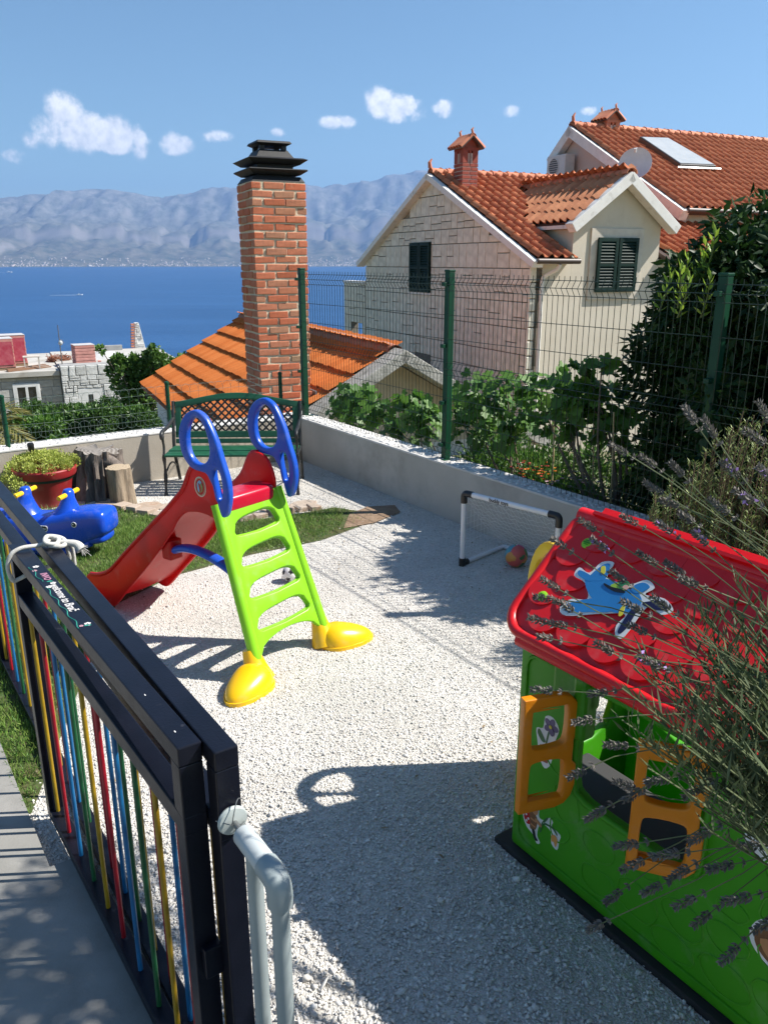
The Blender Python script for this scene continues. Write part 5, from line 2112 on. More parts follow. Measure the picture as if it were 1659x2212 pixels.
# ------------------------------------------------------------------ the near house: orange roof and big brick chimney
def build_near_house():
    o = (.126, 11.0)
    t = thing('house', 'low house with orange tiled gable roof and tall brick chimney beyond the bench', 'house', (o[0], o[1], -2.2), HROT)
    Z0 = -2.2
    RZ, EZ, HW, LN = .96, -.39, 2.30, 7.68
    M_t = tile_material('tile_orange', (.50, .135, .030), (.58, .18, .048), (.38, .11, .045))
    M_cw = mat('house_white_wall', (.66, .64, .60), (.74, .72, .68), rough=.9, scale=2, bump=.2, bscale=60)
    M_cc = mat('verge_concrete', (.32, .31, .28), (.45, .43, .39), rough=.95, scale=7, bump=.4, bscale=40, dirt=(.18, .17, .14), dscale=8, dlo=.5, dhi=.7)
    M_gw = mat('gable_render', (.46, .40, .30), (.56, .50, .40), rough=.95, scale=5, bump=.4, bscale=50)
    # walls
    MB().bx(-HW + .28, HW - .28, .12, LN - .12, 0, EZ - Z0 - .02).build('wall', M_cw, t)
    G_ = [(-HW + .28, EZ - Z0 - .02), (HW - .28, EZ - Z0 - .02), (HW - .28, EZ - Z0 + .06), (0, RZ - Z0 - .14), (-HW + .28, EZ - Z0 + .06)]
    for b in (.125, LN - .30):
        MB().prism(G_, 0, .16, frame((0, b + .16, 0), (1, 0, 0), (0, 0, 1), (0, -1, 0))).build('gable_wall', M_gw, t)
    camL = local_cam(o, HROT, Z0)
    for s in (-1, 1):
        up = Vector((-s * HW, 0, RZ - EZ))
        sl = up.length
        up.normalize()
        nr = Vector((s * (RZ - EZ), 0, HW)).normalized()
        deck = MB().prism([(0, -.03), (LN, -.03), (LN, sl - .01), (0, sl - .01)], -.09, -.012, frame((s * HW, 0, EZ - Z0), (0, 1, 0), up, nr) if s > 0 else frame((s * HW, 0, EZ - Z0), (0, 1, 0), up, nr)).build('roof_slope', mat('roof_deck', (.35, .12, .05), rough=.9), t)
        if s < 0:
            M = frame((s * HW, LN, EZ - Z0), (0, -1, 0), up, nr)
            me = tile_mesh('tile', .22, .40, 'flat', M_t)
            lay_tiles(deck, M, LN, sl, .225, .40, me, cam_local=camL)
        else:
            M = frame((s * HW, 0, EZ - Z0), (0, 1, 0), up, nr)
            me = tile_mesh('tile', .22, .40, 'flat', M_t)
            lay_tiles(deck, M, LN, sl, .225, .40, me, cam_local=camL, maxn=0)
        # concrete verge over the near gable
        vg = MB()
        vg.prism([(-.38, -.16), (-.012, -.16), (-.012, sl + .02), (-.38, sl + .02)], -.12, .035, frame((s * HW, 0, EZ - Z0), (0, 1, 0), up, nr))
        vg.build('verge', M_cc, t, bevel=.012)
    # ridge tiles
    hm = half_pipe(.125, .40, 'ridge_tile', mat('ridge_tile', (.42, .14, .075), (.36, .16, .10), rough=.85, by='object', scale=6, dirt=(.22, .17, .13), dscale=5, dlo=.5, dhi=.75))
    n = int(LN / .40)
    for i in range(n):
        piece('ridge_tile', hm, t, Matrix.Translation((0, LN - .03, RZ - Z0 - .02)) @ Matrix.Rotation(math.pi, 4, 'Z') @ Matrix.Translation((0, i * .405, 0)))
    # flashing box where the tiles meet the near verge
    # ---- chimney
    a0, b0, S = -1.80, .25, .70
    ch = MB().bx(a0 + .012, a0 + S - .012, b0 + .012, b0 + S - .012, EZ - Z0 - .35, 3.055 - Z0).build('chimney', mat('chimney_mortar', (.58, .46, .31), (.70, .58, .42), rough=.95, scale=14, bump=.7, bscale=70), t)
    m, nt, b_, out = new_mat('chimney_brick')
    oi = nt.nodes.new('ShaderNodeObjectInfo')
    col = ramp_node(nt, [(0, (.47, .125, .055)), (.35, (.55, .165, .08)), (.6, (.50, .19, .105)), (.8, (.42, .20, .115)), (.93, (.58, .135, .055)), (1, (.34, .22, .13))], oi.outputs['Random'])
    col = mixc(nt, col, ramp_node(nt, [(.3, (.80, .80, .80)), (.7, (1.1, 1.08, 1.05))], noise_node(nt, 16, 6, .65)), 1, 'MULTIPLY')
    col = mixc(nt, col, (.50, .38, .26), ramp_node(nt, [(.60, (0, 0, 0)), (.80, (.7, .7, .7))], noise_node(nt, 9, 6, .7, 'World')))
    nt.links.new(col, b_.inputs['Base Color'])
    b_.inputs['Roughness'].default_value = .88
    bn = nt.nodes.new('ShaderNodeBump')
    bn.inputs['Strength'].default_value = .5
    bn.inputs['Distance'].default_value = .006
    nt.links.new(noise_node(nt, 60, 5, .7), bn.inputs['Height'])
    nt.links.new(bn.outputs[0], b_.inputs['Normal'])
    rr = random.Random(21)
    brick_meshes = []
    for q in range(6):
        L_, W_, H_ = .260 + rr.uniform(-.008, .004), .122, .0755 + rr.uniform(-.004, .002)
        mb = MB().box((0, 0, 0), (L_, W_, H_))
        mb.v = [(x + rr.uniform(-.004, .004), y + rr.uniform(-.003, .003), z + rr.uniform(-.003, .003)) for x, y, z in mb.v]
        me = mb.mesh('brick', bevel=.005, segs=1)
        me.materials.append(m)
        brick_meshes.append(me)
    half = MB().box((0, 0, 0), (.125, .122, .079)).mesh('brick', bevel=.005, segs=1)
    half.materials.append(m)
    rows = 33
    cz = .0963
    for r in range(rows):
        z = 3.045 - Z0 - cz * (r + .5)
        for side in range(4):
            # each side: pinwheel corners, running bond; offset every other course
            c = Vector((a0 + S / 2, b0 + S / 2, z))
            T = Matrix.Translation(c) @ Matrix.Rotation(side * math.pi / 2, 4, 'Z')
            flip = 1 if r % 2 else -1
            y = -(S / 2 - .061)
            for (x, kind) in ((-flip * .216, 1), (flip * .066, 1)):
                o_ = piece('brick', rr.choice(brick_meshes), ch, T @ Matrix.Translation((x + rr.uniform(-.005, .005), y + rr.uniform(-.009, .006), rr.uniform(-.005, .005))) @ Matrix.Rotation(rr.uniform(-.02, .02), 4, 'Y') @ Matrix.Rotation(rr.uniform(-.02, .02), 4, 'Z'))
    # mortar flare and black cowl
    M_k = mat('cowl_black', (.005, .005, .006), (.012, .012, .012), rough=.6, scale=12, bump=.3, bscale=80)
    cx, cy = a0 + S / 2, b0 + S / 2

    def frus(nm, z0, w0, z1, w1, par):
        m_ = MB()
        m_.v = [(cx + i * w / 2, cy + j * w / 2, z - Z0) for z, w in ((z0, w0), (z1, w1)) for i, j in ((-1, -1), (1, -1), (1, 1), (-1, 1))]
        m_.f = [(0, 1, 2, 3), (4, 5, 6, 7)] + [(i, (i + 1) % 4, 4 + (i + 1) % 4, 4 + i) for i in range(4)]
        return m_.build(nm, M_k, par, bevel=.006)
    cw = frus('cowl', 3.05, .69, 3.115, .60, t)
    frus('cowl_neck', 3.112, .44, 3.20, .46, cw)
    frus('cowl_slab', 3.135, .60, 3.185, .76, cw)
    frus('cowl_slab', 3.186, .755, 3.20, .74, cw)
    frus('cowl_neck', 3.198, .46, 3.30, .47, cw)
    frus('cowl_slab', 3.255, .60, 3.31, .765, cw)
    frus('cowl_slab', 3.3105, .76, 3.33, .66, cw)
    frus('cowl_hood', 3.329, .50, 3.43, .36, cw)
    for i in (-1, 1):
        for j in (-1, 1):
            MB().box((cx + i * .14, cy + j * .14, 3.455 - Z0), (.06, .06, .06)).build('cowl_foot', M_k, cw)
    frus('cowl_cap', 3.475, .34, 3.50, .44, cw)
    frus('cowl_cap', 3.5005, .455, 3.53, .42, cw)
    # metal flashing at the chimney's foot
    MB().box((a0 + S + .05, b0 + .1, RZ - Z0 - .583 * (-(a0 + S)) + .06), (.02, .30, .12)).build('flashing', mat('flashing_lead', (.18, .18, .19), rough=.5), t)


build_near_house()


# ------------------------------------------------------------------ louvred shutters
M_shut = mat('shutter_green', (.004, .020, .015), (.006, .026, .019), rough=.6, scale=5, spec=.2)


def shutters(parent, M, w, h, n=12, leaves=2):
    """M maps (x along, y up, z out), origin at the lower left corner"""
    lw = w / leaves
    for k in range(leaves):
        x0 = k * lw + .012
        x1 = (k + 1) * lw - .012
        st = .075
        fr = plate([[(x0, 0), (x1, 0), (x1, h), (x0, h)], [(x0 + st, .09), (x0 + st, h / 2 - .03), (x1 - st, h / 2 - .03), (x1 - st, .09)],
                    [(x0 + st, h / 2 + .03), (x0 + st, h - .08), (x1 - st, h - .08), (x1 - st, h / 2 + .03)]], .045, .004, M @ Matrix.Translation((0, 0, .045)))
        f = link('shutter', fr, M_shut, parent)
        MB().bx(x0 + .01, x1 - .01, .02, h - .02, .008, .016, M).build('dark_backing', M_shut, f)  # added dark sheet, stands in for shade in the gaps between slats
        sm = MB().box((0, 0, 0), (x1 - x0 - 2 * st + .01, .055, .008)).mesh('slat')
        sm.materials.append(M_shut)
        for (a, b) in ((.09, h / 2 - .03), (h / 2 + .03, h - .08)):
            c = int((b - a) / .055)
            for i in range(c):
                piece('slat', sm, f, M @ Matrix.Translation(((x0 + x1) / 2, a + (i + .5) * (b - a) / c, .045)) @ Matrix.Rotation(R(-38), 4, 'X'))


# ------------------------------------------------------------------ the stone-gabled house on the right
def brick_stack(name, parent, x, y, z0, z1, w, material, mortar, pw, pt):
    """small brick chimney with openings and a tiled hat"""
    c = MB().bx(x - w / 2 + .01, x + w / 2 - .01, y - w / 2 + .01, y + w / 2 - .01, z0, z1 - .30).build(name, mortar, parent)
    nb = int((z1 - .42 - z0) / .085)
    bm_ = MB().box((0, 0, 0), (w * .49 - .02, .08, .064)).mesh('brick', bevel=.004, segs=1)
    bm_.materials.append(material)
    for r in range(nb):
        for s in range(4):
            T = Matrix.Translation((x, y, z0 + .0425 + r * .085)) @ Matrix.Rotation(s * math.pi / 2, 4, 'Z')
            off = .04 if r % 2 else -.04
            for k in (-.5, .5):
                piece('brick', bm_, c, T @ Matrix.Translation((k * w * .49 + off * .5, -w / 2 + .036, 0)))
    zt = z0 + nb * .085
    # four corner piers round dark openings, then the hat
    for i in (-1, 1):
        for j in (-1, 1):
            MB().box((x + i * (w / 2 - .07), y + j * (w / 2 - .07), zt + .13), (.14, .14, .26)).build('pier', material, c, bevel=.004)
    for (i, j) in ((0, -1), (-1, 0), (0, 1), (1, 0)):
        MB().box((x + i * (w / 2 - .06), y + j * (w / 2 - .06), zt + .13), (.06 if j else .1, .1 if j else .06, .26)).build('pier', material, c)
    MB().bx(x - w / 2 - .005, x + w / 2 + .005, y - w / 2 - .005, y + w / 2 + .005, zt + .26, zt + .33).build('lintel', material, c)
    MB().box((x, y, zt + .13), (w * .5, w * .5, .25)).build('dark_core', P_black, c)  # added black core, stands in for the shade inside the openings
    zr = zt + .33
    hw = w / 2 + .10
    for s in (-1, 1):
        # slope of the hat: faces +/- x? the hat's ridge runs along local y (towards the camera)
        up = Vector((-s * hw, 0, .26))
        L_ = up.length
        up.normalize()
        nr = Vector((s * .26, 0, hw)).normalized()
        M = frame((x + s * hw, y - w / 2 - .1, zr - .02), (0, 1, 0), up, nr)
        h = MB().prism([(0, 0), (w + .2, 0), (w + .2, L_), (0, L_)], -.03, 0, M).build('hat', pt, c)
        hm = half_pipe(.075, L_ * .96, 'hat_tile', pw, .012)
        k = 5
        for i in range(k):
            piece('hat_tile', hm, h, M @ Matrix.Translation(((i + .5) * (w + .2) / k, 0, 0)))
    MB().prism([(-w / 2, 0), (w / 2, 0), (0, .24)], -w / 2 + .02, w / 2 - .02, frame((x, y, zr - .01), (1, 0, 0), (0, 0, 1), (0, -1, 0))).build('hat_gable', material, c)
    rt = half_pipe(.07, w + .22, 'hat_ridge', pw, .012)
    piece('hat_ridge', rt, c, Matrix.Translation((x, y - w / 2 - .11, zr + .22)))
    for yy in (-w / 2 - .08, w / 2 + .06):
        MB().tube([(x, y + yy, zr + .27), (x - .03, y + yy, zr + .36), (x + .01, y + yy, zr + .40)], [.03, .025, .012], 6).build('finial', pw, c)
    return c


M_tr1 = tile_material('tile_red', (.40, .125, .058), (.54, .20, .095), (.20, .085, .05))
M_ridge2 = mat('ridge_tile_red', (.52, .17, .09), (.60, .24, .13), rough=.8, by='object', scale=6)
M_stack = mat('stack_brick', (.25, .055, .036), (.33, .08, .05), rough=.85, by='object', scale=12)
M_stackm = mat('stack_mortar', (.52, .42, .36), (.6, .5, .43), rough=.95, scale=12)
M_white = mat('verge_white', (.68, .66, .62), (.76, .74, .70), rough=.8, scale=4, dirt=(.45, .43, .39), dscale=5)
M_gut = mat('gutter_brown', (.07, .045, .035), rough=.45)


def build_stone_house():
    o = (2.94, 16.6)
    Z0 = -2.6
    t = thing('house', 'cream house with pale stone gable, red tiled roof and a shuttered dormer window', 'house', (o[0], o[1], Z0), HROT)
    camL = local_cam(o, HROT, Z0)
    M_st = mat('ashlar_stone', (.66, .62, .51), (.73, .69, .58), rough=.9, by='object', scale=5, bump=.25, bscale=50)
    M_j = mat('ashlar_joint', (.30, .265, .215), rough=.95)
    M_pl = mat('house_plaster', (.56, .50, .40), (.62, .56, .46), rough=.92, scale=1.5, bump=.3, bscale=55, dirt=(.50, .44, .35), dscale=1.3)
    EZ, RZ, BR, BB, LA = 2.16, 4.12, 4.22, 8.3, 9.5
    k = (RZ - EZ) / (BR + .30)              # roof slope
    k2 = (RZ - EZ) / (BB + .2 - BR)
    # wall bodies (the gable end keeps 3 cm for the stones)
    body = [(0, 0), (BB, 0), (BB, EZ - Z0 - .05), (BR, RZ - Z0 - .20), (0, EZ - Z0 - .02 + .1)]
    gw = MB().prism(body, -.25, -.03, frame((0, 0, 0), (0, 1, 0), (0, 0, 1), (-1, 0, 0))).build('gable_wall', M_j, t)
    MB().bx(.031, .958, 0, .25, 0, EZ - Z0 + .0).build('front_wall', M_pl, t)
    MB().bx(3.222, LA, 0, .25, 0, EZ - Z0 + .0).build('front_wall', M_pl, t)
    MB().bx(.26, LA, BB - .25, BB, 0, EZ - Z0).build('back_wall', M_pl, t)
    MB().prism(body, LA - .25, LA, frame((0, 0, 0), (0, 1, 0), (0, 0, 1), (1, 0, 0))).build('gable_wall', M_pl, t)
    # stones: x = b (away), y = up, z = out of the wall (-a)
    Ms = frame((-.03 + .03, 0, 0), (0, 1, 0), (0, 0, 1), (-1, 0, 0))
    sw = (4.27, 5.38, 1.37 - Z0, 2.56 - Z0)          # shuttered window
    vent = (4.2, 5.1, -.55 - Z0, -.15 - Z0)
    zr0 = EZ - Z0 + k * .30 - .16
    clips = [(-k, 1, zr0), (k2, 1, zr0 + (k + k2) * BR)]
    ashlar(gw, Ms, .0, BB, 1.1, RZ - Z0, .44, .27, .52, M_st, 5, clips, [sw, vent], depth=.014, split=.3, joint=.018)
    MB().bx(.02, .06, sw[0], sw[1], sw[2], sw[3]).build('window_reveal', M_j, t)
    wf = MB().bx(-.05, .03, sw[0] - .02, sw[1] + .02, sw[2] - .05, sw[2]).build('sill', M_white, t)
    shutters(wf, frame((-.004, sw[0], sw[2] + .001), (0, 1, 0), (0, 0, 1), (-1, 0, 0)), sw[1] - sw[0], sw[3] - sw[2])
    MB().bx(.0, .06, vent[0], vent[1], vent[2], vent[3]).build('vent', P_black, t)
    # quoin stones at the near corner, and the downpipe
    rr = random.Random(6)
    z = .9
    while z < EZ - Z0 - .3:
        h = rr.uniform(.22, .34)
        MB().bx(-.05, .16 if int(z * 7) % 2 else .10, -.035, .02, z, z + h - .015).build('quoin', M_st, t, bevel=.02)
        z += h
    # terrace wall beyond the gable, with an opening onto the sea
    tb, tw = 1.56 - Z0, 9.95
    tm = MB()
    tm.bx(-.02, .22, BB + .002, tw, 0, 1.75).bx(-.02, .22, BB + .002, tw, 2.95, tb - .06).bx(-.02, .22, 9.42, tw, 1.75, 2.95).bx(-.02, .22, BB + .002, BB + .25, 1.75, 2.95)
    twl = tm.build('terrace_wall', M_j, t)
    ashlar(twl, frame((-.02, 0, 0), (0, 1, 0), (0, 0, 1), (-1, 0, 0)), BB + .01, tw, 1.1, tb - .06, .42, .34, .62, M_st, 9, (), [(BB + .25, 9.42, 1.75, 2.95)], depth=.016, joint=.022)
    MB().bx(-.06, .26, BB + .01, tw + .03, tb - .058, tb).build('terrace_coping', M_white, t)
    # roof slopes
    up = Vector((0, BR + .30, RZ - EZ))
    sl = up.length
    up.normalize()
    nr = Vector((0, -(RZ - EZ), BR + .30)).normalized()
    M = frame((-.08, -.30, EZ - Z0), (1, 0, 0), up, nr)

    dz_ap, dk, da0, da1, dc = 3.80, .72, .84, 3.34, 2.09     # dormer: apex height, slope, eaves, centre

    def free(x, y, pad=.0):
        a = x - .08
        z_ = EZ + y * up.z
        if da0 - pad < a < da1 + pad and z_ < dz_ap - dk * abs(a - dc) - .02:
            return False
        return True
    wid = LA + .16
    deck = MB().prism([(0, 0), (.90, 0), (.90, sl * .46), (dc + .08, sl * .80), (3.36, sl * .42), (3.36, 0), (wid, 0), (wid, sl), (0, sl)], -.10, -.012, M).build('roof_slope', M_gut, t)
    me = tile_mesh('tile', .235, .36, 'barrel', M_tr1)
    lay_tiles(deck, M, wid, sl, .235, .36, me, keep=free, cam_local=camL)
    upb = Vector((0, -(BB + .2 - BR), RZ - EZ))
    slb = upb.length
    upb.normalize()
    MB().prism([(0, 0), (wid, 0), (wid, slb), (0, slb)], -.10, .0, frame((-.08, BB + .2, EZ - Z0), (1, 0, 0), upb, Vector((0, (RZ - EZ), BB + .2 - BR)).normalized())).build('roof_slope', M_tr1, t)
    hm = half_pipe(.13, .42, 'ridge_tile', M_ridge2)
    for i in range(int(wid / .42)):
        piece('ridge_tile', hm, t, Matrix.Translation((-.10 + i * .42, BR, RZ - Z0 - .01)) @ Matrix.Rotation(-math.pi / 2, 4, 'Z'))
    # white verge along both slopes of the gable
    for (b0, z0, b1, z1) in ((-.36, EZ - .03, BR, RZ + .0), (BB + .26, EZ - .06, BR, RZ + .0)):
        d = Vector((0, b1 - b0, z1 - z0))
        L_ = d.length
        d.normalize()
        n_ = Vector((1, 0, 0)).cross(d)
        if n_.z < 0:
            n_ = -n_
        m_ = MB()
        m_.prism([(-.15, 0), (.10, 0), (.10, L_), (-.15, L_)], -.15, -.015, frame((-.06, b0, z0 - Z0), (1, 0, 0), d, n_))
        m_.build('verge', M_white, t, bevel=.01)
    MB().tube([(-.1, BR, RZ - Z0 + .1), (-.12, BR, RZ - Z0 + .22), (-.06, BR, RZ - Z0 + .30)], [.05, .04, .015], 6).build('finial', M_ridge2, t)
    # eave: fascia, gutter, downpipe
    MB().bx(-.07, .84, -.26, .0, EZ - Z0 - .10, EZ - Z0 - .05).build('soffit', M_white, t)
    MB().tube([(-.12, -.36, EZ - Z0 - .04), (.88, -.36, EZ - Z0 - .045)], .055, 10).build('gutter', M_gut, t, smooth=40)
    dp = smooth_path([(.42, -.34, EZ - Z0 - .10), (.40, -.28, EZ - Z0 - .20), (.30, -.12, EZ - Z0 - .30), (.22, -.06, EZ - Z0 - .42), (.22, -.06, EZ - Z0 - 1.0)], 4)
    MB().tube(dp + [(.22, -.06, .2)], .04, 10).build('downpipe', M_white, t, smooth=50)
    # ---- dormer
    fb = .0
    dz_e = dz_ap - dk * (dc - da0)
    dw = MB().prism([(.96, .0), (3.22, .0), (3.22, dz_ap - dk * (3.22 - dc) - Z0 - .14), (dc, dz_ap - Z0 - .15), (.96, dz_ap - dk * (dc - .96) - Z0 - .14)], 0, .24, frame((0, fb + .24, 0), (1, 0, 0), (0, 0, 1), (0, -1, 0))).build('dormer_wall', M_pl, t)
    for a in (.96, 3.0):
        MB().prism([(fb + .241, 3.9), (2.0, 3.9 + 2.0 * k), (2.0, dz_e - Z0 + .05), (fb + .241, dz_e - Z0 + .05)], a, a + .22, frame((0, 0, 0), (0, 1, 0), (0, 0, 1), (1, 0, 0))).build('dormer_cheek', M_pl, dw)
    for s in (-1, 1):
        ea = dc + s * (dc - da0 + .06)
        ez = dz_ap - dk * (dc - da0 + .06)
        upd = Vector((dc - ea, 0, dz_ap - ez))
        ld = upd.length
        upd.normalize()
        nd = Vector((s * (dz_ap - ez), 0, abs(dc - ea))).normalized()
        b_e = (ez - EZ) / k - .30
        b_r = (dz_ap - EZ) / k - .30
        if s < 0:
            Md = frame((ea, 0, ez - Z0), (0, -1, 0), upd, nd)
            q = [(.28, 0), (.28, ld), (-b_r, ld), (-b_e, 0)]
        else:
            Md = frame((ea, 0, ez - Z0), (0, 1, 0), upd, nd)
            q = [(-.28, 0), (b_e, 0), (b_r, ld), (-.28, ld)]
        dd = MB().prism(q, -.09, -.012, Md).build('dormer_roof', M_gut, t)
        n_x = 16
        w_ = .235
        if s < 0:
            def keepd(x, y):
                return x - b_r < .22 and (b_r - x) < b_e + (b_r - b_e) * (y / ld) + .1
            M2 = Md @ Matrix.Translation((-b_r, 0, 0))
            lay_tiles(dd, M2, b_r + .22, ld, .235, .36, tile_mesh('tile', .235, .36, 'barrel', tile_material('tile_brown', (.42, .17, .09), (.56, .25, .13), (.20, .11, .07))), keep=keepd, cam_local=camL)
        else:
            lay_tiles(dd, Md @ Matrix.Translation((-.22, 0, 0)), b_r + .22, ld, .235, .36, tile_mesh('tile', .235, .36, 'barrel', M_tr1), keep=lambda x, y: (x - .22) < b_e + (b_r - b_e) * (y / ld) + .1, cam_local=camL, maxn=60)
        # white rake board
        m_ = MB().prism([(-.30, -.10), (-.06, -.10), (-.06, ld), (-.30, ld)] if s > 0 else [(.06, -.10), (.30, -.10), (.30, ld), (.06, ld)], -.17, .03, Md)
        m_.build('rake_board', M_white, t, bevel=.01)
    for i in range(8):
        piece('ridge_tile', hm, t, Matrix.Translation((dc, -.28 + i * .42, dz_ap - Z0 - .01)))
    MB().bx(da0 - .05, da0 + .10, -.05, 1.2, dz_e - Z0 - .16, dz_e - Z0 - .09).build('dormer_fascia', M_white, t)
    # dormer window
    wx0, wx1, wz0, wz1 = 1.56, 2.57, 1.52 - Z0, 2.56 - Z0
    fr = link('window_surround', plate([[(wx0 - .17, wz0 - .17), (wx1 + .17, wz0 - .17), (wx1 + .17, wz1 + .20), (wx0 - .17, wz1 + .20)], [(wx0, wz0), (wx0, wz1), (wx1, wz1), (wx1, wz0)]], .05, .004,
                                       frame((0, fb - .012, 0), (1, 0, 0), (0, 0, 1), (0, -1, 0))), mat('surround_cream', (.62, .56, .47), rough=.9), t)
    MB().bx(wx0, wx1, fb - .006, fb - .003, wz0, wz1).build('window_pane', mat('pane_dark', (.02, .022, .025), rough=.15), fr)
    shutters(fr, frame((wx0 - .03, fb - .03, wz0 - .02), (1, 0, 0), (0, 0, 1), (0, -1, 0)), wx1 - wx0 + .06, wz1 - wz0 + .04, leaves=2)
    # chimney with a tiled hat near the gable
    brick_stack('chimney', t, .42, 3.45, EZ + k * 3.3 - Z0 - .1, 4.76 - Z0, .40, M_stack, M_stackm, M_ridge2, M_gut)


build_stone_house()


def build_dish():
    p = hp((2.94, 16.6), 2.55, .15, 0)
    c = at_y(1372, 352, p.y + .2)
    t = thing('satellite_dish', 'white satellite dish on the dormer roof of the stone house', 'satellite dish', (c.x, c.y, 3.45))
    zc = c.z - 3.45
    n = Vector((-.35, -.9, .35)).normalized()
    x, y = perp(n)
    M = frame((0, 0, zc), x, n.cross(x), n)
    Mw = mat('dish_white', (.66, .67, .68), (.58, .59, .6), rough=.5, scale=5)
    MB().lathe([(.0, -.07), (.12, -.062), (.22, -.04), (.30, -.008), (.335, .012), (.335, .0), (.30, -.022), (.2, -.055), (.0, -.085)], 32, M=M).build('reflector', Mw, t, smooth=50)
    MB().tube([M @ Vector((0, 0, -.08)), M @ Vector((0, -.02, -.16)), (0, .05, .0), (0, .05, -.2)], .02, 8).build('mast', mat('dish_mast', (.25, .25, .25), rough=.5), t, smooth=50)
    MB().tube([M @ Vector((.0, -.33, -.0)), M @ Vector((0, -.16, .30))], .012, 6).build('feed_arm', bpy.data.materials['dish_mast'], t)
    MB().cyl(M @ Vector((0, -.17, .30)), M @ Vector((0, -.11, .25)), .03, .024, 10).build('receiver', Mw, t, smooth=40)


build_dish()


def build_back_house():
    o = (7.13, 19.9)
    Z0 = -2.0
    t = thing('house', 'pinkish house with red tiled roof and solar collector behind the stone house', 'house', (o[0], o[1], Z0), HROT)
    camL = local_cam(o, HROT, Z0)
    M_pk = mat('plaster_pink', (.58, .44, .38), (.64, .50, .43), rough=.92, scale=1.4, bump=.25, bscale=50)
    EZ, RZ, BR, LA = 3.28, 5.66, 4.5, 15.
    b2, z2 = 5.3, 5.0
    prof = [(0.25, 0), (b2 - .1, 0), (b2 - .1, z2 - Z0 - .05), (BR, RZ - Z0 - .17), (.25, EZ - Z0 + .02)]
    MB().prism(prof, 0, .25, frame((0, 0, 0), (0, 1, 0), (0, 0, 1), (1, 0, 0))).build('gable_wall', M_pk, t)
    MB().bx(.251, LA, .25, .5, 0, EZ - Z0 + .0).build('front_wall', mat('plaster_cream', (.58, .50, .38), (.64, .56, .44), rough=.92, scale=1.4, bump=.25, bscale=50), t)
    MB().bx(.251, LA, b2 - .4, b2 - .1, 0, z2 - Z0 - .2).build('back_wall', M_pk, t)
    up = Vector((0, BR, RZ - EZ))
    sl = up.length
    up.normalize()
    nr = Vector((0, -(RZ - EZ), BR)).normalized()
    M = frame((-.15, 0, EZ - Z0), (1, 0, 0), up, nr)
    deck = MB().prism([(0, -.05), (LA, -.05), (LA, sl), (0, sl)], -.12, -.012, M).build('roof_slope', M_gut, t)
    lay_tiles(deck, M, LA, sl, .25, .37, tile_mesh('tile', .25, .37, 'barrel', tile_material('tile_terracotta', (.42, .145, .07), (.53, .205, .10), (.27, .11, .06))), cam_local=camL)
    ub = Vector((0, -(b2 + .1 - BR), RZ - z2 + .06))
    lb = ub.length
    ub.normalize()
    MB().prism([(0, 0), (LA, 0), (LA, lb), (0, lb)], -.10, 0, frame((-.15, b2 + .1, z2 - Z0 - .06), (1, 0, 0), ub, Vector((0, RZ - z2, b2 - BR)).normalized())).build('roof_slope', M_tr1, t)
    hm = half_pipe(.14, .42, 'ridge_tile', M_ridge2)
    for i in range(int(LA / .42)):
        piece('ridge_tile', hm, t, Matrix.Translation((-.15 + i * .42, BR, RZ - Z0 - .01)) @ Matrix.Rotation(-math.pi / 2, 4, 'Z'))
    for (b0, z0, b1, z1) in ((-.08, EZ - .02, BR, RZ), (b2 + .14, z2 - .10, BR, RZ)):
        d = Vector((0, b1 - b0, z1 - z0))
        L_ = d.length
        d.normalize()
        n_ = Vector((1, 0, 0)).cross(d)
        if n_.z < 0:
            n_ = -n_
        MB().prism([(-.12, 0), (.10, 0), (.10, L_), (-.12, L_)], -.26, -.015, frame((-.14, b0, z0 - Z0), (1, 0, 0), d, n_)).build('verge', M_white, t, bevel=.01)
    MB().tube([(-.1, -.06, EZ - Z0 - .03), (LA, -.06, EZ - Z0 - .05)], .06, 10).build('gutter', M_gut, t, smooth=40)
    MB().tube([(-.1, BR, RZ - Z0 + .1), (-.12, BR, RZ - Z0 + .22), (-.06, BR, RZ - Z0 + .32)], [.05, .04, .015], 6).build('finial', M_ridge2, t)
    brick_stack('chimney', t, 1.12, 4.55, RZ - Z0 - .3, 6.02 - Z0, .46, mat('stack_brick_pale', (.46, .17, .10), (.52, .22, .13), rough=.85, by='object', scale=12), M_stackm, M_ridge2, M_gut)
    # solar collector: corners found on the roof plane
    P0 = hp(o, 0, 0, EZ)
    nw = (-W1 * 0)
    nW = E2 * nr.x - W1 * nr.y + Vector((0, 0, nr.z))
    cs = []
    for (px, py) in ((1379, 301), (1439, 303), (1544, 364), (1467, 361)):
        r = ray(px, py)
        q = (P0 + nW * .10 - Vector((0, 0, CAM_H))).dot(nW) / r.dot(nW)
        w = Vector((0, 0, CAM_H)) + r * q
        d = w - Vector((o[0], o[1], Z0))
        cs.append(Vector((d.dot(E2), -d.dot(W1), d.z)))
    s = thing('solar_collector', 'flat solar collector with pale glass lying on the rear tiled roof', 'solar panel', (o[0], o[1], Z0), HROT)
    M_fr = mat('collector_frame', (.03, .03, .032), rough=.4)
    ctr = sum(cs, Vector()) / 4
    vs = [p + nr * -.08 for p in cs] + [p + nr * .09 for p in cs]
    MB().add(vs, [(0, 1, 2, 3), (4, 5, 6, 7)] + [(i, (i + 1) % 4, 4 + (i + 1) % 4, 4 + i) for i in range(4)]).build('frame', M_fr, s, bevel=.01)
    g = [ctr + (p - ctr) * .94 + nr * .093 for p in cs] + [ctr + (p - ctr) * .94 + nr * .10 for p in cs]
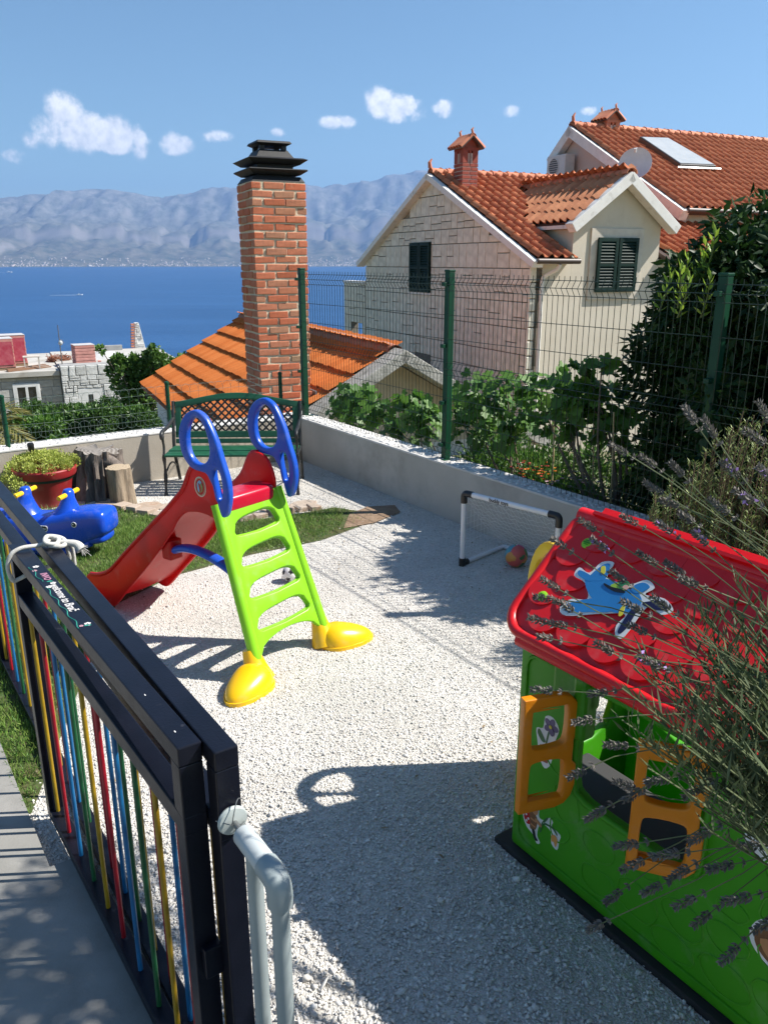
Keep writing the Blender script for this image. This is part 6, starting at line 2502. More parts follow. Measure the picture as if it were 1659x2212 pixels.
    MB().add(g, [(0, 1, 2, 3), (4, 5, 6, 7)] + [(i, (i + 1) % 4, 4 + (i + 1) % 4, 4 + i) for i in range(4)]).build('glass', mat('collector_glass', (.42, .43, .42), (.48, .48, .46), rough=.12, spec=.9), s)
    e = (cs[2] - cs[3]).normalized()
    MB().tube([cs[3] - e * .1 + nr * .02 - up * .05, cs[2] + e * .15 + nr * .02 - up * .05], .03, 6).build('mount_rail', mat('mount_alu', (.5, .5, .5), rough=.35, metal=.7), s)
    # air conditioner on the gable
    a = thing('air_conditioner', 'white outdoor air conditioner unit on the pinkish gable wall', 'air conditioner', hp(o, -.02, 4.72, 4.28), HROT)
    M_ac = mat('ac_white', (.66, .65, .62), rough=.5)
    MB().bx(-.42, -.10, -.42, .42, .06, .64).build('casing', M_ac, a, bevel=.015)
    F = frame((-.423, .1, .35), (0, -1, 0), (0, 0, 1), (-1, 0, 0))
    MB().lathe([(.235, 0), (.235, .012), (.215, .012), (.205, -.0)], 26, M=F).build('fan_ring', M_ac, a, smooth=40)
    MB().lathe([(.21, .0), (.21, .004), (.0, .004)], 26, M=F).build('fan_opening', mat('ac_dark', (.10, .10, .10), rough=.6), a)
    for k in range(7):
        z = -.17 + k * .056
        h = math.sqrt(max(.0, .21 ** 2 - z * z))
        MB().box((0, z, .010), (2 * h, .012, .008), F).build('grille_bar', M_ac, a)
    for y in (-.3, .3):
        MB().bx(-.44, -.02, y - .02, y + .02, .02, .055).bx(-.06, -.02, y - .02, y + .02, -.2, .02).build('bracket', M_ac, a)


build_back_house()


# ------------------------------------------------------------------ the white stone house down on the left, under construction
def build_white_house():
    o = (-13.1, 32.0)
    Z0, TZ = -5.6, -2.0
    t = thing('house', 'flat roofed white stone house with brick pallets stacked on its roof', 'house', (o[0], o[1], Z0), HROT)
    M_ws = mat('white_stone', (.50, .50, .48), (.68, .68, .66), rough=.9, by='object', scale=6, bump=.5, bscale=18)
    M_wj = mat('white_stone_joint', (.34, .34, .33), rough=.95)
    M_gs = mat('grey_block', (.34, .33, .30), (.44, .43, .40), rough=.92, by='object', scale=5, bump=.3, bscale=20)
    M_slab = mat('roof_slab', (.36, .35, .32), (.47, .45, .41), rough=.95, scale=1.4, dirt=(.30, .26, .21), dscale=1.2)
    hN = TZ - Z0
    w = MB().bx(-7.5, .18, .03, .4, 0, hN - .22).build('left_wall', M_wj, t)
    MB().bx(-7.5, 5.0, .4, 6.6, 0, hN - .22).build('wall', M_wj, t)
    w2 = MB().bx(.20, 5.0, -.30, .4, 0, hN + .18).build('stone_wall', M_wj, t)
    win = (-1.50, -.72, 2.10, 3.06)
    win2 = (2.75, 3.35, 2.0, 2.95)
    door = (.75, 1.75, .6, 2.85)
    ashlar(w, frame((0, .03, 0), (1, 0, 0), (0, 0, 1), (0, -1, 0)), -7.4, .18, .3, hN - .24, .28, .45, .9, M_gs, 2, (), [win], depth=.025, split=.0, joint=.015)
    ashlar(w2, frame((0, -.30, 0), (1, 0, 0), (0, 0, 1), (0, -1, 0)), .2, 5.0, .5, hN + .17, .26, .22, .52, M_ws, 3, (), [win2, door], depth=.07, split=.3, joint=.02, jitter=.018)
    sl = MB().bx(-7.8, .17, -.16, 6.8, hN - .215, hN).build('roof_slab', M_slab, t, bevel=.02)
    MB().bx(.175, 5.1, .41, 6.8, hN - .213, hN + .05).build('roof_slab', M_slab, t)
    M_wf = mat('window_white', (.72, .72, .71), rough=.5)
    M_gl = mat('window_glass', (.02, .022, .025), rough=.08, spec=.8)

    def window(x0, x1, z0, z1, y, leaves=2):
        fr = link('window', plate([[(x0 - .10, z0 - .08), (x1 + .10, z0 - .08), (x1 + .10, z1 + .08), (x0 - .10, z1 + .08)]] +
                                  [[(x0 + .05 + k * (x1 - x0) / leaves, z0 + .07), (x0 + .05 + k * (x1 - x0) / leaves, z1 - .07), (x0 - .05 + (k + 1) * (x1 - x0) / leaves, z1 - .07), (x0 - .05 + (k + 1) * (x1 - x0) / leaves, z0 + .07)] for k in range(leaves)],
                                  .07, .006, frame((0, y, 0), (1, 0, 0), (0, 0, 1), (0, -1, 0))), M_wf, t)
        MB().bx(x0, x1, y + .012, y + .03, z0 + .02, z1 - .02).build('pane', M_gl, fr)
        MB().bx(x0 - .13, x1 + .13, y - .12, y + .02, z0 - .14, z0 - .085).build('sill', M_wf, fr)
    window(*win, -.02)
    window(*win2, -.36, 1)
    fr = MB().bx(door[0], door[1], -.345, -.30, .8, door[3]).build('door', M_wf, t, bevel=.01)
    MB().bx(1.14, 1.32, -.352, -.346, 1.3, 2.6).build('door_glass', M_gl, fr)
    # low parapet far back
    MB().bx(1.5, 3.4, 6.2, 6.5, hN - .1, hN + .28).build('parapet', M_wj, t)

    # ---- things standing on the roof
    def on(a, b):
        return hp(o, a, b, TZ + .002)

    def pallet(a, b, w_, h_, d_, label, rows):
        p = thing('brick_pallet', label, 'pallet', on(a, b), HROT + R(6), 'brick pallets on the flat roof')
        M_b = mat('pallet_brick', (.42, .17, .14), (.55, .27, .23), rough=.8, by='object', scale=5)
        M_w_ = mat('pallet_wood', (.26, .18, .11), rough=.9)
        for k in range(3):
            MB().box((0, (k - 1) * d_ * .42, .05), (w_, .1, .1)).build('pallet_runner', M_w_, p)
        rh = (h_ - .1) / rows
        for r in range(rows):
            MB().box((0, 0, .1 + (r + .5) * rh), (w_ * (1 - .02 * (r % 2)), d_ * (1 - .02 * ((r + 1) % 2)), rh * .93)).build('brick_layer', M_b, p, bevel=.015)
        MB().box((0, -d_ / 2 - .012, .1 + (h_ - .1) * .5), (w_ * .9, .008, (h_ - .1) * .8)).build('wrapping', mat('wrap_red', (.33, .03, .06), (.42, .10, .12), rough=.35, scale=4), p) if rows > 6 else None
        MB().box((0, 0, h_ + .006), (w_ * 1.01, d_ * 1.01, .012)).build('cover_film', mat('film_white', (.62, .58, .55), rough=.35), p)
    pallet(-1.95, 1.1, 1.05, 1.22, 1.0, 'tall brick pallet at the left edge of the flat roof', 8)
    pallet(-1.45, 2.3, 1.0, 1.25, .95, 'pale brick pallet behind the red wrapped one', 9)
    pallet(1.22, 1.0, .80, .86, .8, 'low brick pallet in the middle of the flat roof', 6)
    s = thing('brick_pile', 'few loose bricks beside the middle pallet on the roof', 'bricks', on(1.78, .8), HROT)
    for i, (x, y, z) in enumerate(((0, 0, .05), (.13, .05, .05), (.02, .02, .15), (-.02, .2, .05))):
        MB().box((x, y, z), (.11, .24, .09)).build('brick', bpy.data.materials['pallet_brick'], s)
    s = thing('roof_table', 'small pale table standing on the roof beside the pallets', 'table', on(-.78, .9), HROT)
    M_tb = mat('table_pale', (.55, .50, .44), rough=.8)
    MB().box((0, 0, .47), (.62, .42, .045)).build('table_top', M_tb, s)
    for x in (-.27, .27):
        for y in (-.17, .17):
            MB().box((x, y, .225), (.05, .05, .45)).build('leg', M_tb, s)
    s = thing('rusty_mesh_heap', 'rusty brown tangle of reinforcing steel on the flat roof', 'rebar', on(.35, 3.0), HROT)
    rr = random.Random(5)
    m = MB()
    for _ in range(70):
        a = rr.uniform(0, 6.3)
        pts = [(rr.uniform(.2, .55) * math.cos(a + q * .7), rr.uniform(.2, .45) * math.sin(a + q * .7), rr.uniform(.02, .35) * (1 - .3 * q)) for q in range(4)]
        m.tube(smooth_path(pts, 3), .012, 4)
    m.build('steel_rods', mat('rust', (.20, .075, .04), (.28, .12, .07), rough=.9, scale=10), s)
    s = thing('timber_plank', 'brown planks lying across the flat roof', 'planks', on(-.9, .55), HROT)
    for k in range(3):
        MB().box((.05 * k, .14 * k, .02 + .03 * k), (1.9, .13, .028), Matrix.Rotation(R(32 + 4 * k), 4, 'Z')).build('plank', mat('plank_brown', (.22, .12, .07), rough=.9), s)
    s = thing('roof_pole', 'thin pole with a lamp standing at the roof edge', 'pole', on(.32, .25), HROT)
    M_po = mat('pole_grey', (.13, .12, .11), rough=.6)
    MB().cyl((0, 0, 0), (0, 0, 1.72), .022, .015, 8).build('pole', M_po, s, smooth=50)
    MB().lathe([(.02, .92), (.07, .96), (.085, 1.04), (.06, 1.10), (.02, 1.12)], 12, c=(.03, 0, 0)).build('lamp', mat('lamp_pale', (.42, .46, .48), rough=.3), s, smooth=50)
    MB().tube([(0, 0, 1.15), (.12, 0, 1.12), (.14, 0, 1.0)], .012, 6).build('arm', M_po, s)
    s = thing('tarpaulin', 'grey white tarpaulin heaped on the roof beside the vine', 'tarpaulin', on(2.35, 3.2), HROT)
    vs, fs = [], []
    n = 18
    for j in range(n):
        for i in range(n):
            x, y = (i / (n - 1) - .5) * 2.0, (j / (n - 1) - .5) * 1.6
            z = .30 * max(0, 1 - (x * x + y * y * 1.4)) + .10 * abs(mnoise.noise((x * 2.4, y * 2.4, 1))) + .01
            vs.append((x, y, z))
    fs = [(j * n + i, j * n + i + 1, (j + 1) * n + i + 1, (j + 1) * n + i) for j in range(n - 1) for i in range(n - 1)]
    MB().add(vs, fs).build('sheet', mat('tarp_grey', (.42, .42, .41), (.55, .55, .54), rough=.7, scale=3), s, smooth=50)


build_white_house()


def build_gable_ruin():
    # tall tapering white stone wall with a brick edge, behind the vine
    c = at_y(297, 780, 40.)
    t = thing('stone_gable', 'tall tapering white stone wall with a brick edge behind the vine', 'wall', (c.x, c.y, c.z - 2.5), HROT)
    h = at_y(297, 697, 40.).z - (c.z - 2.5)
    k = 40. / 1725 / math.cos(R(10))
    M_w = mat('ruin_white', (.60, .60, .57), (.72, .71, .68), rough=.9, scale=3)
    bd = MB().prism([(-.35, 0), (1.0, 0), (.22, h), (.02, h)], -.3, 0, frame((0, -.0, 0), (1, 0, 0), (0, 0, 1), (0, -1, 0))).build('wall_body', M_w, t)
    ashlar(bd, frame((0, 0, 0), (1, 0, 0), (0, 0, 1), (0, -1, 0)), -.35, 1.0, 1.2, h, .24, .2, .4, bpy.data.materials['white_stone'], 8, [(h, .78, 1.0 * h), (-h, .37, .35 * h)], depth=.05, jitter=.015)
    m = mat('ruin_brick', (.50, .17, .09), (.58, .26, .16), rough=.9, by='object', scale=6)
    for i in range(26):
        z = 1.0 + i * (h - 1.0) / 26
        x = -.35 + .37 * z / h - .10
        MB().box((x, -.0, z + .05), (.13, .26, .085)).build('brick', m, t)


build_gable_ruin()
# ================================================================== plants
M_bark = mat('bark', (.10, .075, .05), (.19, .15, .11), rough=.95, scale=14, bump=.8, bscale=40)
M_leaf_dark = mat('leaf_evergreen', (.012, .038, .009), (.034, .080, .016), rough=.5, spec=.25, by='island', scale=1.2, coord='World', transl=.2)
M_leaf_lime = mat('leaf_young', (.22, .36, .03), (.36, .50, .06), rough=.45, by='island', scale=2, coord='World', transl=.35)
M_leaf_vine = mat('leaf_vine', (.05, .14, .018), (.13, .27, .035), rough=.5, by='object', scale=6, transl=.38)
M_leaf_hedge = mat('leaf_hedge', (.045, .13, .018), (.13, .25, .035), rough=.45, by='island', scale=1.5, coord='World', transl=.3)
M_stem_green = mat('stem_green', (.13, .17, .05), (.18, .20, .08), rough=.7, scale=9)
M_twig = mat('twig', (.12, .085, .05), rough=.9)


def limbs(m, base, tips, r0, rnd, mid=.25):
    for tp in tips:
        tp = Vector(tp)
        b = Vector(base)
        q = b + (tp - b) * .45 + Vector((rnd.uniform(-1, 1), rnd.uniform(-1, 1), rnd.uniform(-.3, .6))) * mid * (tp - b).length * .3
        pts = smooth_path([b, q, tp], 4)
        m.tube(pts, [r0 * (1 - .8 * i / (len(pts) - 1)) for i in range(len(pts))], 6)


def leafy(name, label, cat, base, clumps, n, leaf_l, leaf_w, material, trunk_r, seed, group=None, droop=.0, shell=.35, part='crown', young=None):
    """a shrub or tree: clumps are (centre, radii) relative to the base"""
    rnd = random.Random(seed)
    t = thing(name, label, cat, base, 0, group)
    m = MB()
    hub = Vector((0, 0, clumps[0][0][2] * .45))
    m.tube(smooth_path([(0, 0, -.05), (.02, .01, hub.z * .5), hub], 4), [trunk_r * (1.15 - .35 * i / 8) for i in range(9)], 8)
    limbs(m, hub, [c[0] for c in clumps], trunk_r * .55, rnd)
    m.build('trunk', M_bark, t, smooth=60)
    p, d = crown_points(n, clumps, shell)
    dd = d * .8 + rng.normal(size=d.shape) * .6
    dd[:, 2] -= droop
    ll = leaf_l * (.65 + .6 * rng.random(n))
    v, f = leaf_arrays(p, dd, ll, ll * (leaf_w / leaf_l), .22)
    c = link(part, mesh_np(part, v, f), material, t)
    c['kind'] = 'stuff'
    return t


# ------------------------------------------------------------------ big dark evergreen behind the fence
def build_big_bush():
    base = G(5.7, 2.75, .0)
    rnd = random.Random(31)
    cl = []

    def gc(u, v, z, r, h):
        p = G(u - .12, v + .22, z) - base
        cl.append(((p.x, p.y, z + (.10 if v > 2.3 else -.30) - (.2 if u > 5.6 else 0)), (r, r, h)))
    gc(5.75, 2.75, 1.5, .85, .95)
    for (u, v, z, r, h) in ((5.15, 3.05, 1.0, .45, .6), (5.15, 3.2, 1.6, .35, .4), (5.45, 3.0, 2.05, .45, .4), (5.7, 2.7, 2.3, .55, .35), (5.0, 2.6, 1.2, .45, .8), (5.1, 2.45, 1.85, .45, .4), (5.9, 2.2, 2.2, .7, .45),
                            (5.0, 2.0, 1.2, .45, .7), (5.05, 1.9, 1.65, .4, .35), (5.8, 1.7, 1.6, .6, .6), (5.0, 1.3, 1.0, .45, .6), (5.1, 1.2, 1.5, .45, .35), (5.1, .6, 1.0, .5, .6), (4.85, 3.1, .7, .3, .35), (4.85, 2.4, .7, .35, .35), (5.05, 3.45, 1.2, .26, .26), (4.95, 2.9, 1.75, .3, .3), (4.42, 2.55, .75, .2, .3), (4.45, 2.6, 1.2, .18, .25), (4.5, 2.2, 1.0, .2, .3)):
        gc(u, v, z, r, h)
    for _ in range(70):
        c, r = rnd.choice(cl[:18])
        d = Vector((rnd.gauss(0, 1), rnd.gauss(0, 1), rnd.gauss(0, 1))).normalized()
        cl.append(((c[0] + d.x * r[0], c[1] + d.y * r[1], max(.3, c[2] + d.z * r[2])), (rnd.uniform(.12, .24),) * 3))
    t = leafy('evergreen_tree', 'large dark glossy evergreen bush behind the mesh fence on the right', 'tree', base, cl, 72000, .088, .034, M_leaf_dark, .09, 31, droop=.35, shell=.2)
    # young lime shoots on the upper left side
    pts, dirs = [], []
    m = MB()
    rr = random.Random(5)
    for (px, py) in ((1485, 560), (1500, 590), (1525, 530), (1535, 600), (1560, 565), (1510, 620), (1580, 610), (1545, 500), (1490, 600), (1470, 580), (1600, 560), (1520, 560), (1450, 590)):
        q = at_y(px, py, 5.15 + rr.uniform(-.15, .3))
        tip = q - base
        b = tip + Vector((rr.uniform(-.03, .05), .1, -.24))
        m.tube([b, (b + tip) / 2 + Vector((.01, 0, 0)), tip], [.006, .005, .002], 5)
        for k in range(13):
            f = k / 12
            pts.append(b + (tip - b) * f)
            a = k * 2.4
            dirs.append(Vector((math.cos(a) * .8, math.sin(a) * .8, .55 + f)))
    m.build('young_shoot_stems', M_stem_green, t)
    v, f = leaf_arrays(np.array([p[:] for p in pts]), np.array([d[:] for d in dirs]), .075, .024, .2)
    o = link('young_shoots', mesh_np('young_shoots', v, f), M_leaf_lime, t)
    o['kind'] = 'stuff'


build_big_bush()


# ------------------------------------------------------------------ grape vines behind the fence, leaf by leaf
def vine_leaf_mesh(name, s, seed):
    rr = random.Random(seed)
    out = [(0, -.05), (.22, -.30), (.50, -.22), (.46, .05), (.62, .22), (.40, .38), (.36, .62), (.14, .60), (0, .92), (-.14, .60), (-.36, .62), (-.40, .38), (-.62, .22), (-.46, .05), (-.50, -.22), (-.22, -.30)]
    vs = [(0, .18, 0)] + [(x * s, y * s + 0, (.14 * (x * x) - .10 * y * abs(y) + rr.uniform(-.04, .04)) * s) for x, y in out]
    vs[0] = (0, .18 * s, -.02 * s)
    n = len(out)
    me = mesh_np(name, vs, [(0, 1 + i, 1 + (i + 1) % n) for i in range(n)], True)
    me.materials.append(M_leaf_vine)
    return me


VINE_M = [vine_leaf_mesh('vine_leaf', 1.0, i) for i in range(4)]


def build_vine(label, spots, root, n, seed, size=.085, group='grape vines along the mesh fence', trunk=.014):
    """spots: (point, radius) leaf clusters in world space"""
    rr = random.Random(seed)
    root = Vector(root)
    t = thing('grape_vine', label, 'vine', root, 0, group)
    m = MB()
    for (c, r) in spots:
        b = Vector((0, 0, -.05))
        e = Vector(c) - root
        q = b + (e - b) * .5 + Vector((rr.uniform(-.12, .12), rr.uniform(-.05, .05), rr.uniform(-.05, .1)))
        pts = smooth_path([b, q, e], 5)
        m.tube(pts, [trunk * (1 - .75 * i / (len(pts) - 1)) for i in range(len(pts))], 6)
    m.build('vine_stem', M_bark, t, smooth=60)
    tot = sum(r[0] * r[1] for c, r in spots)
    for (c, r) in spots:
        k = int(round(n * r[0] * r[1] / tot))
        for _ in range(k):
            d = Vector((rr.gauss(0, 1), rr.gauss(0, 1), rr.gauss(0, 1))).normalized()
            q = rr.random() ** .45
            p = Vector(c) - root + Vector((d.x * r[0], d.y * r[0] * .55, d.z * r[1])) * q
            s = size * rr.uniform(.7, 1.45)
            # leaves face outward and up, tips hang
            nrm = (Vector((d.x * .5 + rr.gauss(0, .5), -.35 + rr.gauss(0, .5), .75 + rr.gauss(0, .4)))).normalized()
            tip = Vector((rr.gauss(0, .6), rr.gauss(0, .4), -.6))
            tip = (tip - nrm * tip.dot(nrm)).normalized()
            M = frame(p, tip.cross(nrm), tip, nrm) @ Matrix.Diagonal((s, s, s, 1))
            piece('leaf', rr.choice(VINE_M), t, M)
    return t


def vspot(px, py, u, r, h=None):
    return (at_u(px, py, u), (r, h or r))


build_vine('bright grape vine nearest the brick chimney behind the mesh fence', [vspot(770, 862, 4.75, .30, .22), vspot(735, 878, 4.7, .16, .14), vspot(820, 885, 4.75, .18, .20), vspot(775, 905, 4.65, .22, .15)], G(4.75, 6.75, -.1), 190, 1)
build_vine('dense grape vine left of the middle fence post', [vspot(885, 880, 4.75, .26, .22), vspot(910, 915, 4.65, .26, .22), vspot(860, 925, 4.6, .16, .15)], G(4.7, 5.75, -.1), 180, 2)
build_vine('tall grape vine right of the middle fence post', [vspot(1020, 855, 4.85, .26, .24), vspot(1075, 860, 4.85, .26, .24), vspot(1000, 905, 4.7, .20, .22), vspot(1110, 905, 4.7, .22, .26), vspot(1050, 935, 4.6, .16, .2), vspot(1030, 890, 4.65, .2, .2), vspot(1090, 830, 4.8, .16, .14)], G(4.75, 4.75, .0), 290, 3)
build_vine('shaded grape vine with long arching shoots left of the evergreen', [vspot(1160, 840, 4.7, .17, .14), vspot(1215, 825, 4.65, .17, .12), vspot(1265, 800, 4.6, .16, .12), vspot(1300, 785, 4.6, .10, .08), vspot(1240, 880, 4.65, .22, .16), vspot(1300, 880, 4.75, .26, .22), vspot(1340, 920, 4.8, .24, .2), vspot(1180, 890, 4.65, .18, .18), vspot(1270, 850, 4.65, .2, .16), vspot(1225, 940, 4.6, .14, .12)],
           G(4.7, 3.75, .1), 298, 4, size=.085, trunk=.018)


# ------------------------------------------------------------------ flower bed under the vines
def build_bed_plants():
    M_fl = {'orange': mat('petal_orange', (.70, .16, .01), (.75, .30, .02), rough=.6, by='island', scale=9), 'mauve': mat('petal_mauve', (.42, .25, .33), (.55, .40, .45), rough=.6, by='island', scale=9), 'red': mat('petal_red', (.50, .04, .03), rough=.6)}
    specs = [(1175, 1005, 'orange', 'orange marigolds flowering behind the mesh fence', .15), (1235, 1010, 'mauve', 'pale mauve flowers low behind the mesh fence', .20), (1300, 1005, 'mauve', 'mauve flowers beside the bamboo stakes behind the fence', .17), (1145, 980, 'red', 'small red flowers left of the marigolds behind the fence', .12)]
    for i, (px, py, col, label, r) in enumerate(specs):
        p = at_u(px, py, 4.75)
        base = Vector((p.x, p.y, .10))
        t = thing('flowering_plant', label, 'flowers', base, 0, None)
        cl = [((rng.normal() * r * .5, rng.normal() * r * .4, .12 + .12 * rng.random()), (r * .5, r * .5, .12)) for _ in range(6)]
        q, d = crown_points(900, cl, .2)
        v, f = leaf_arrays(q, d + np.array([0, 0, .6]), .045, .016, .2)
        o = link('foliage', mesh_np('foliage', v, f), M_leaf_hedge, t)
        o['kind'] = 'stuff'
        vs = []
        for _ in range(26):
            c = np.array([rng.normal() * r * .6, rng.normal() * r * .5, .25 + .12 * rng.random()])
            a = np.arange(8) * (2 * np.pi / 8)
            dirs = np.stack([np.cos(a), np.sin(a), np.full(8, .35)], 1)
            vs.append(leaf_arrays(np.repeat(c[None], 8, 0), dirs, .020, .011, .1))
        v, f = join_arrays(vs)
        o = link('blossoms', mesh_np('blossoms', v, f), M_fl[col], t)
        o['kind'] = 'stuff'
    # undergrowth: low weeds along the foot of the fence
    cl = []
    rr = random.Random(3)
    for _ in range(150):
        u, v = rr.uniform(4.5, 5.7), rr.uniform(1.6, 6.2)
        p = G(u, v, .15 + rr.uniform(-.05, .15) + .45 * rr.random() ** 2 * (u - 4.3) - .25 * max(0, v - 5))
        cl.append((p[:], (.17, .17, .17)))
    q, d = crown_points(26000, cl, .1)
    v, f = leaf_arrays(q, d + np.array([0, 0, .8]), .06, .02, .2)
    o = link('undergrowth', mesh_np('undergrowth', v, f), M_leaf_hedge)
    o['kind'] = 'stuff'
    o['label'] = 'leafy undergrowth in the neighbour bed behind the mesh fence'
    o['category'] = 'undergrowth'
    M_bam = mat('bamboo', (.42, .33, .16), (.50, .40, .22), rough=.6, scale=12)
    for i, (px, y0, y1) in enumerate(((1192, 880, 1060), (1277, 905, 1125), (1320, 890, 1110), (1238, 860, 1050))):
        b = at_u(px, y1, 4.62 + .08 * (i % 2))
        tp = at_u(px + 6, y0, 4.62 + .08 * (i % 2))
        b.z = min(b.z, .15)
        s = thing('plant_stake', ['thin bamboo stake beside the orange marigolds', 'thin bamboo stake in the middle of the mauve flowers', 'rightmost bamboo stake in front of the evergreen', 'short bamboo stake between the two flower patches'][i], 'stake', b, 0, 'bamboo stakes behind the fence')
        MB().tube([(0, 0, -.05), (tp - b) * .5 + Vector((.005, 0, 0)), tp - b], [.008, .007, .006], 7).build('cane', M_bam, s, smooth=60)
        for f in (.3, .55, .8):
            c = (tp - b) * f
            MB().cyl(c, c + Vector((0, 0, .008)), .0095, None, 8).build('cane_node', M_bam, s)


build_bed_plants()


# ------------------------------------------------------------------ rosemary inside the garden, right of the goal
def build_rosemary(base, label, seed, wid, hgt, n_st):
    base = Vector(base)
    rr = random.Random(seed)
    M_r = mat('leaf_rosemary', (.18, .26, .065), (.40, .48, .18), rough=.6, by='island', scale=3, coord='World', transl=.2)
    t = thing('rosemary_bush', label, 'shrub', base)
    m = MB()
    parts = []
    for k in range(n_st):
        a = rr.uniform(0, 6.3)
        s = rr.random() ** .5
        top = Vector((math.cos(a) * wid * s + .08, math.sin(a) * .36 * s, (hgt - .5 * s * s) * rr.uniform(.82, 1.04)))
        b = Vector((math.cos(a) * .15 * s, math.sin(a) * .12 * s, .0))
        q = b + (top - b) * .5 + Vector((math.cos(a) * .10, math.sin(a) * .08, -.04))
        pts = smooth_path([b, q, top], 8)
        m.tube(pts[::4] + [pts[-1]], .0035, 4)
        n = 62
        idx = np.linspace(len(pts) * .35, len(pts) - 1.001, n)
        P = np.array([(pts[int(i)] + (pts[int(i) + 1] - pts[int(i)]) * (i - int(i)))[:] for i in idx])
        ang = rng.random(n) * 6.28
        D = np.stack([np.cos(ang), np.sin(ang), np.full(n, .9)], 1)
        parts.append(leaf_arrays(P, D, .034, .006, .1))
    m.build('stems', M_twig, t)
    v, f = join_arrays(parts)
    o = link('foliage', mesh_np('foliage', v, f), M_r, t)
    o['kind'] = 'stuff'


build_rosemary((1.98, 4.10, 0), 'sunlit grey green rosemary bush by the wall behind the playhouse', 14, .62, 1.36, 290)
build_rosemary((2.1, 3.2, 0), 'second rosemary bush at the right edge behind the lavender', 15, .5, 1.5, 210)


# ------------------------------------------------------------------ lavender in the raised bed at the right, close to the camera
BED_Z = 1.06


def build_raised_bed():
    t = thing('raised_bed', 'raised plastered bed holding the lavender beside the playhouse', 'planter', (1.35, .62, 0), 0)
    MB().bx(-.46, .55, -.75, .40, -.2, BED_Z - .05).build('bed_wall', M_plaster2, t, bevel=.02)
    MB().bx(-.42, .51, -.71, .36, BED_Z - .051, BED_Z - .02).build('bed_soil', M_soil, t)


build_raised_bed()


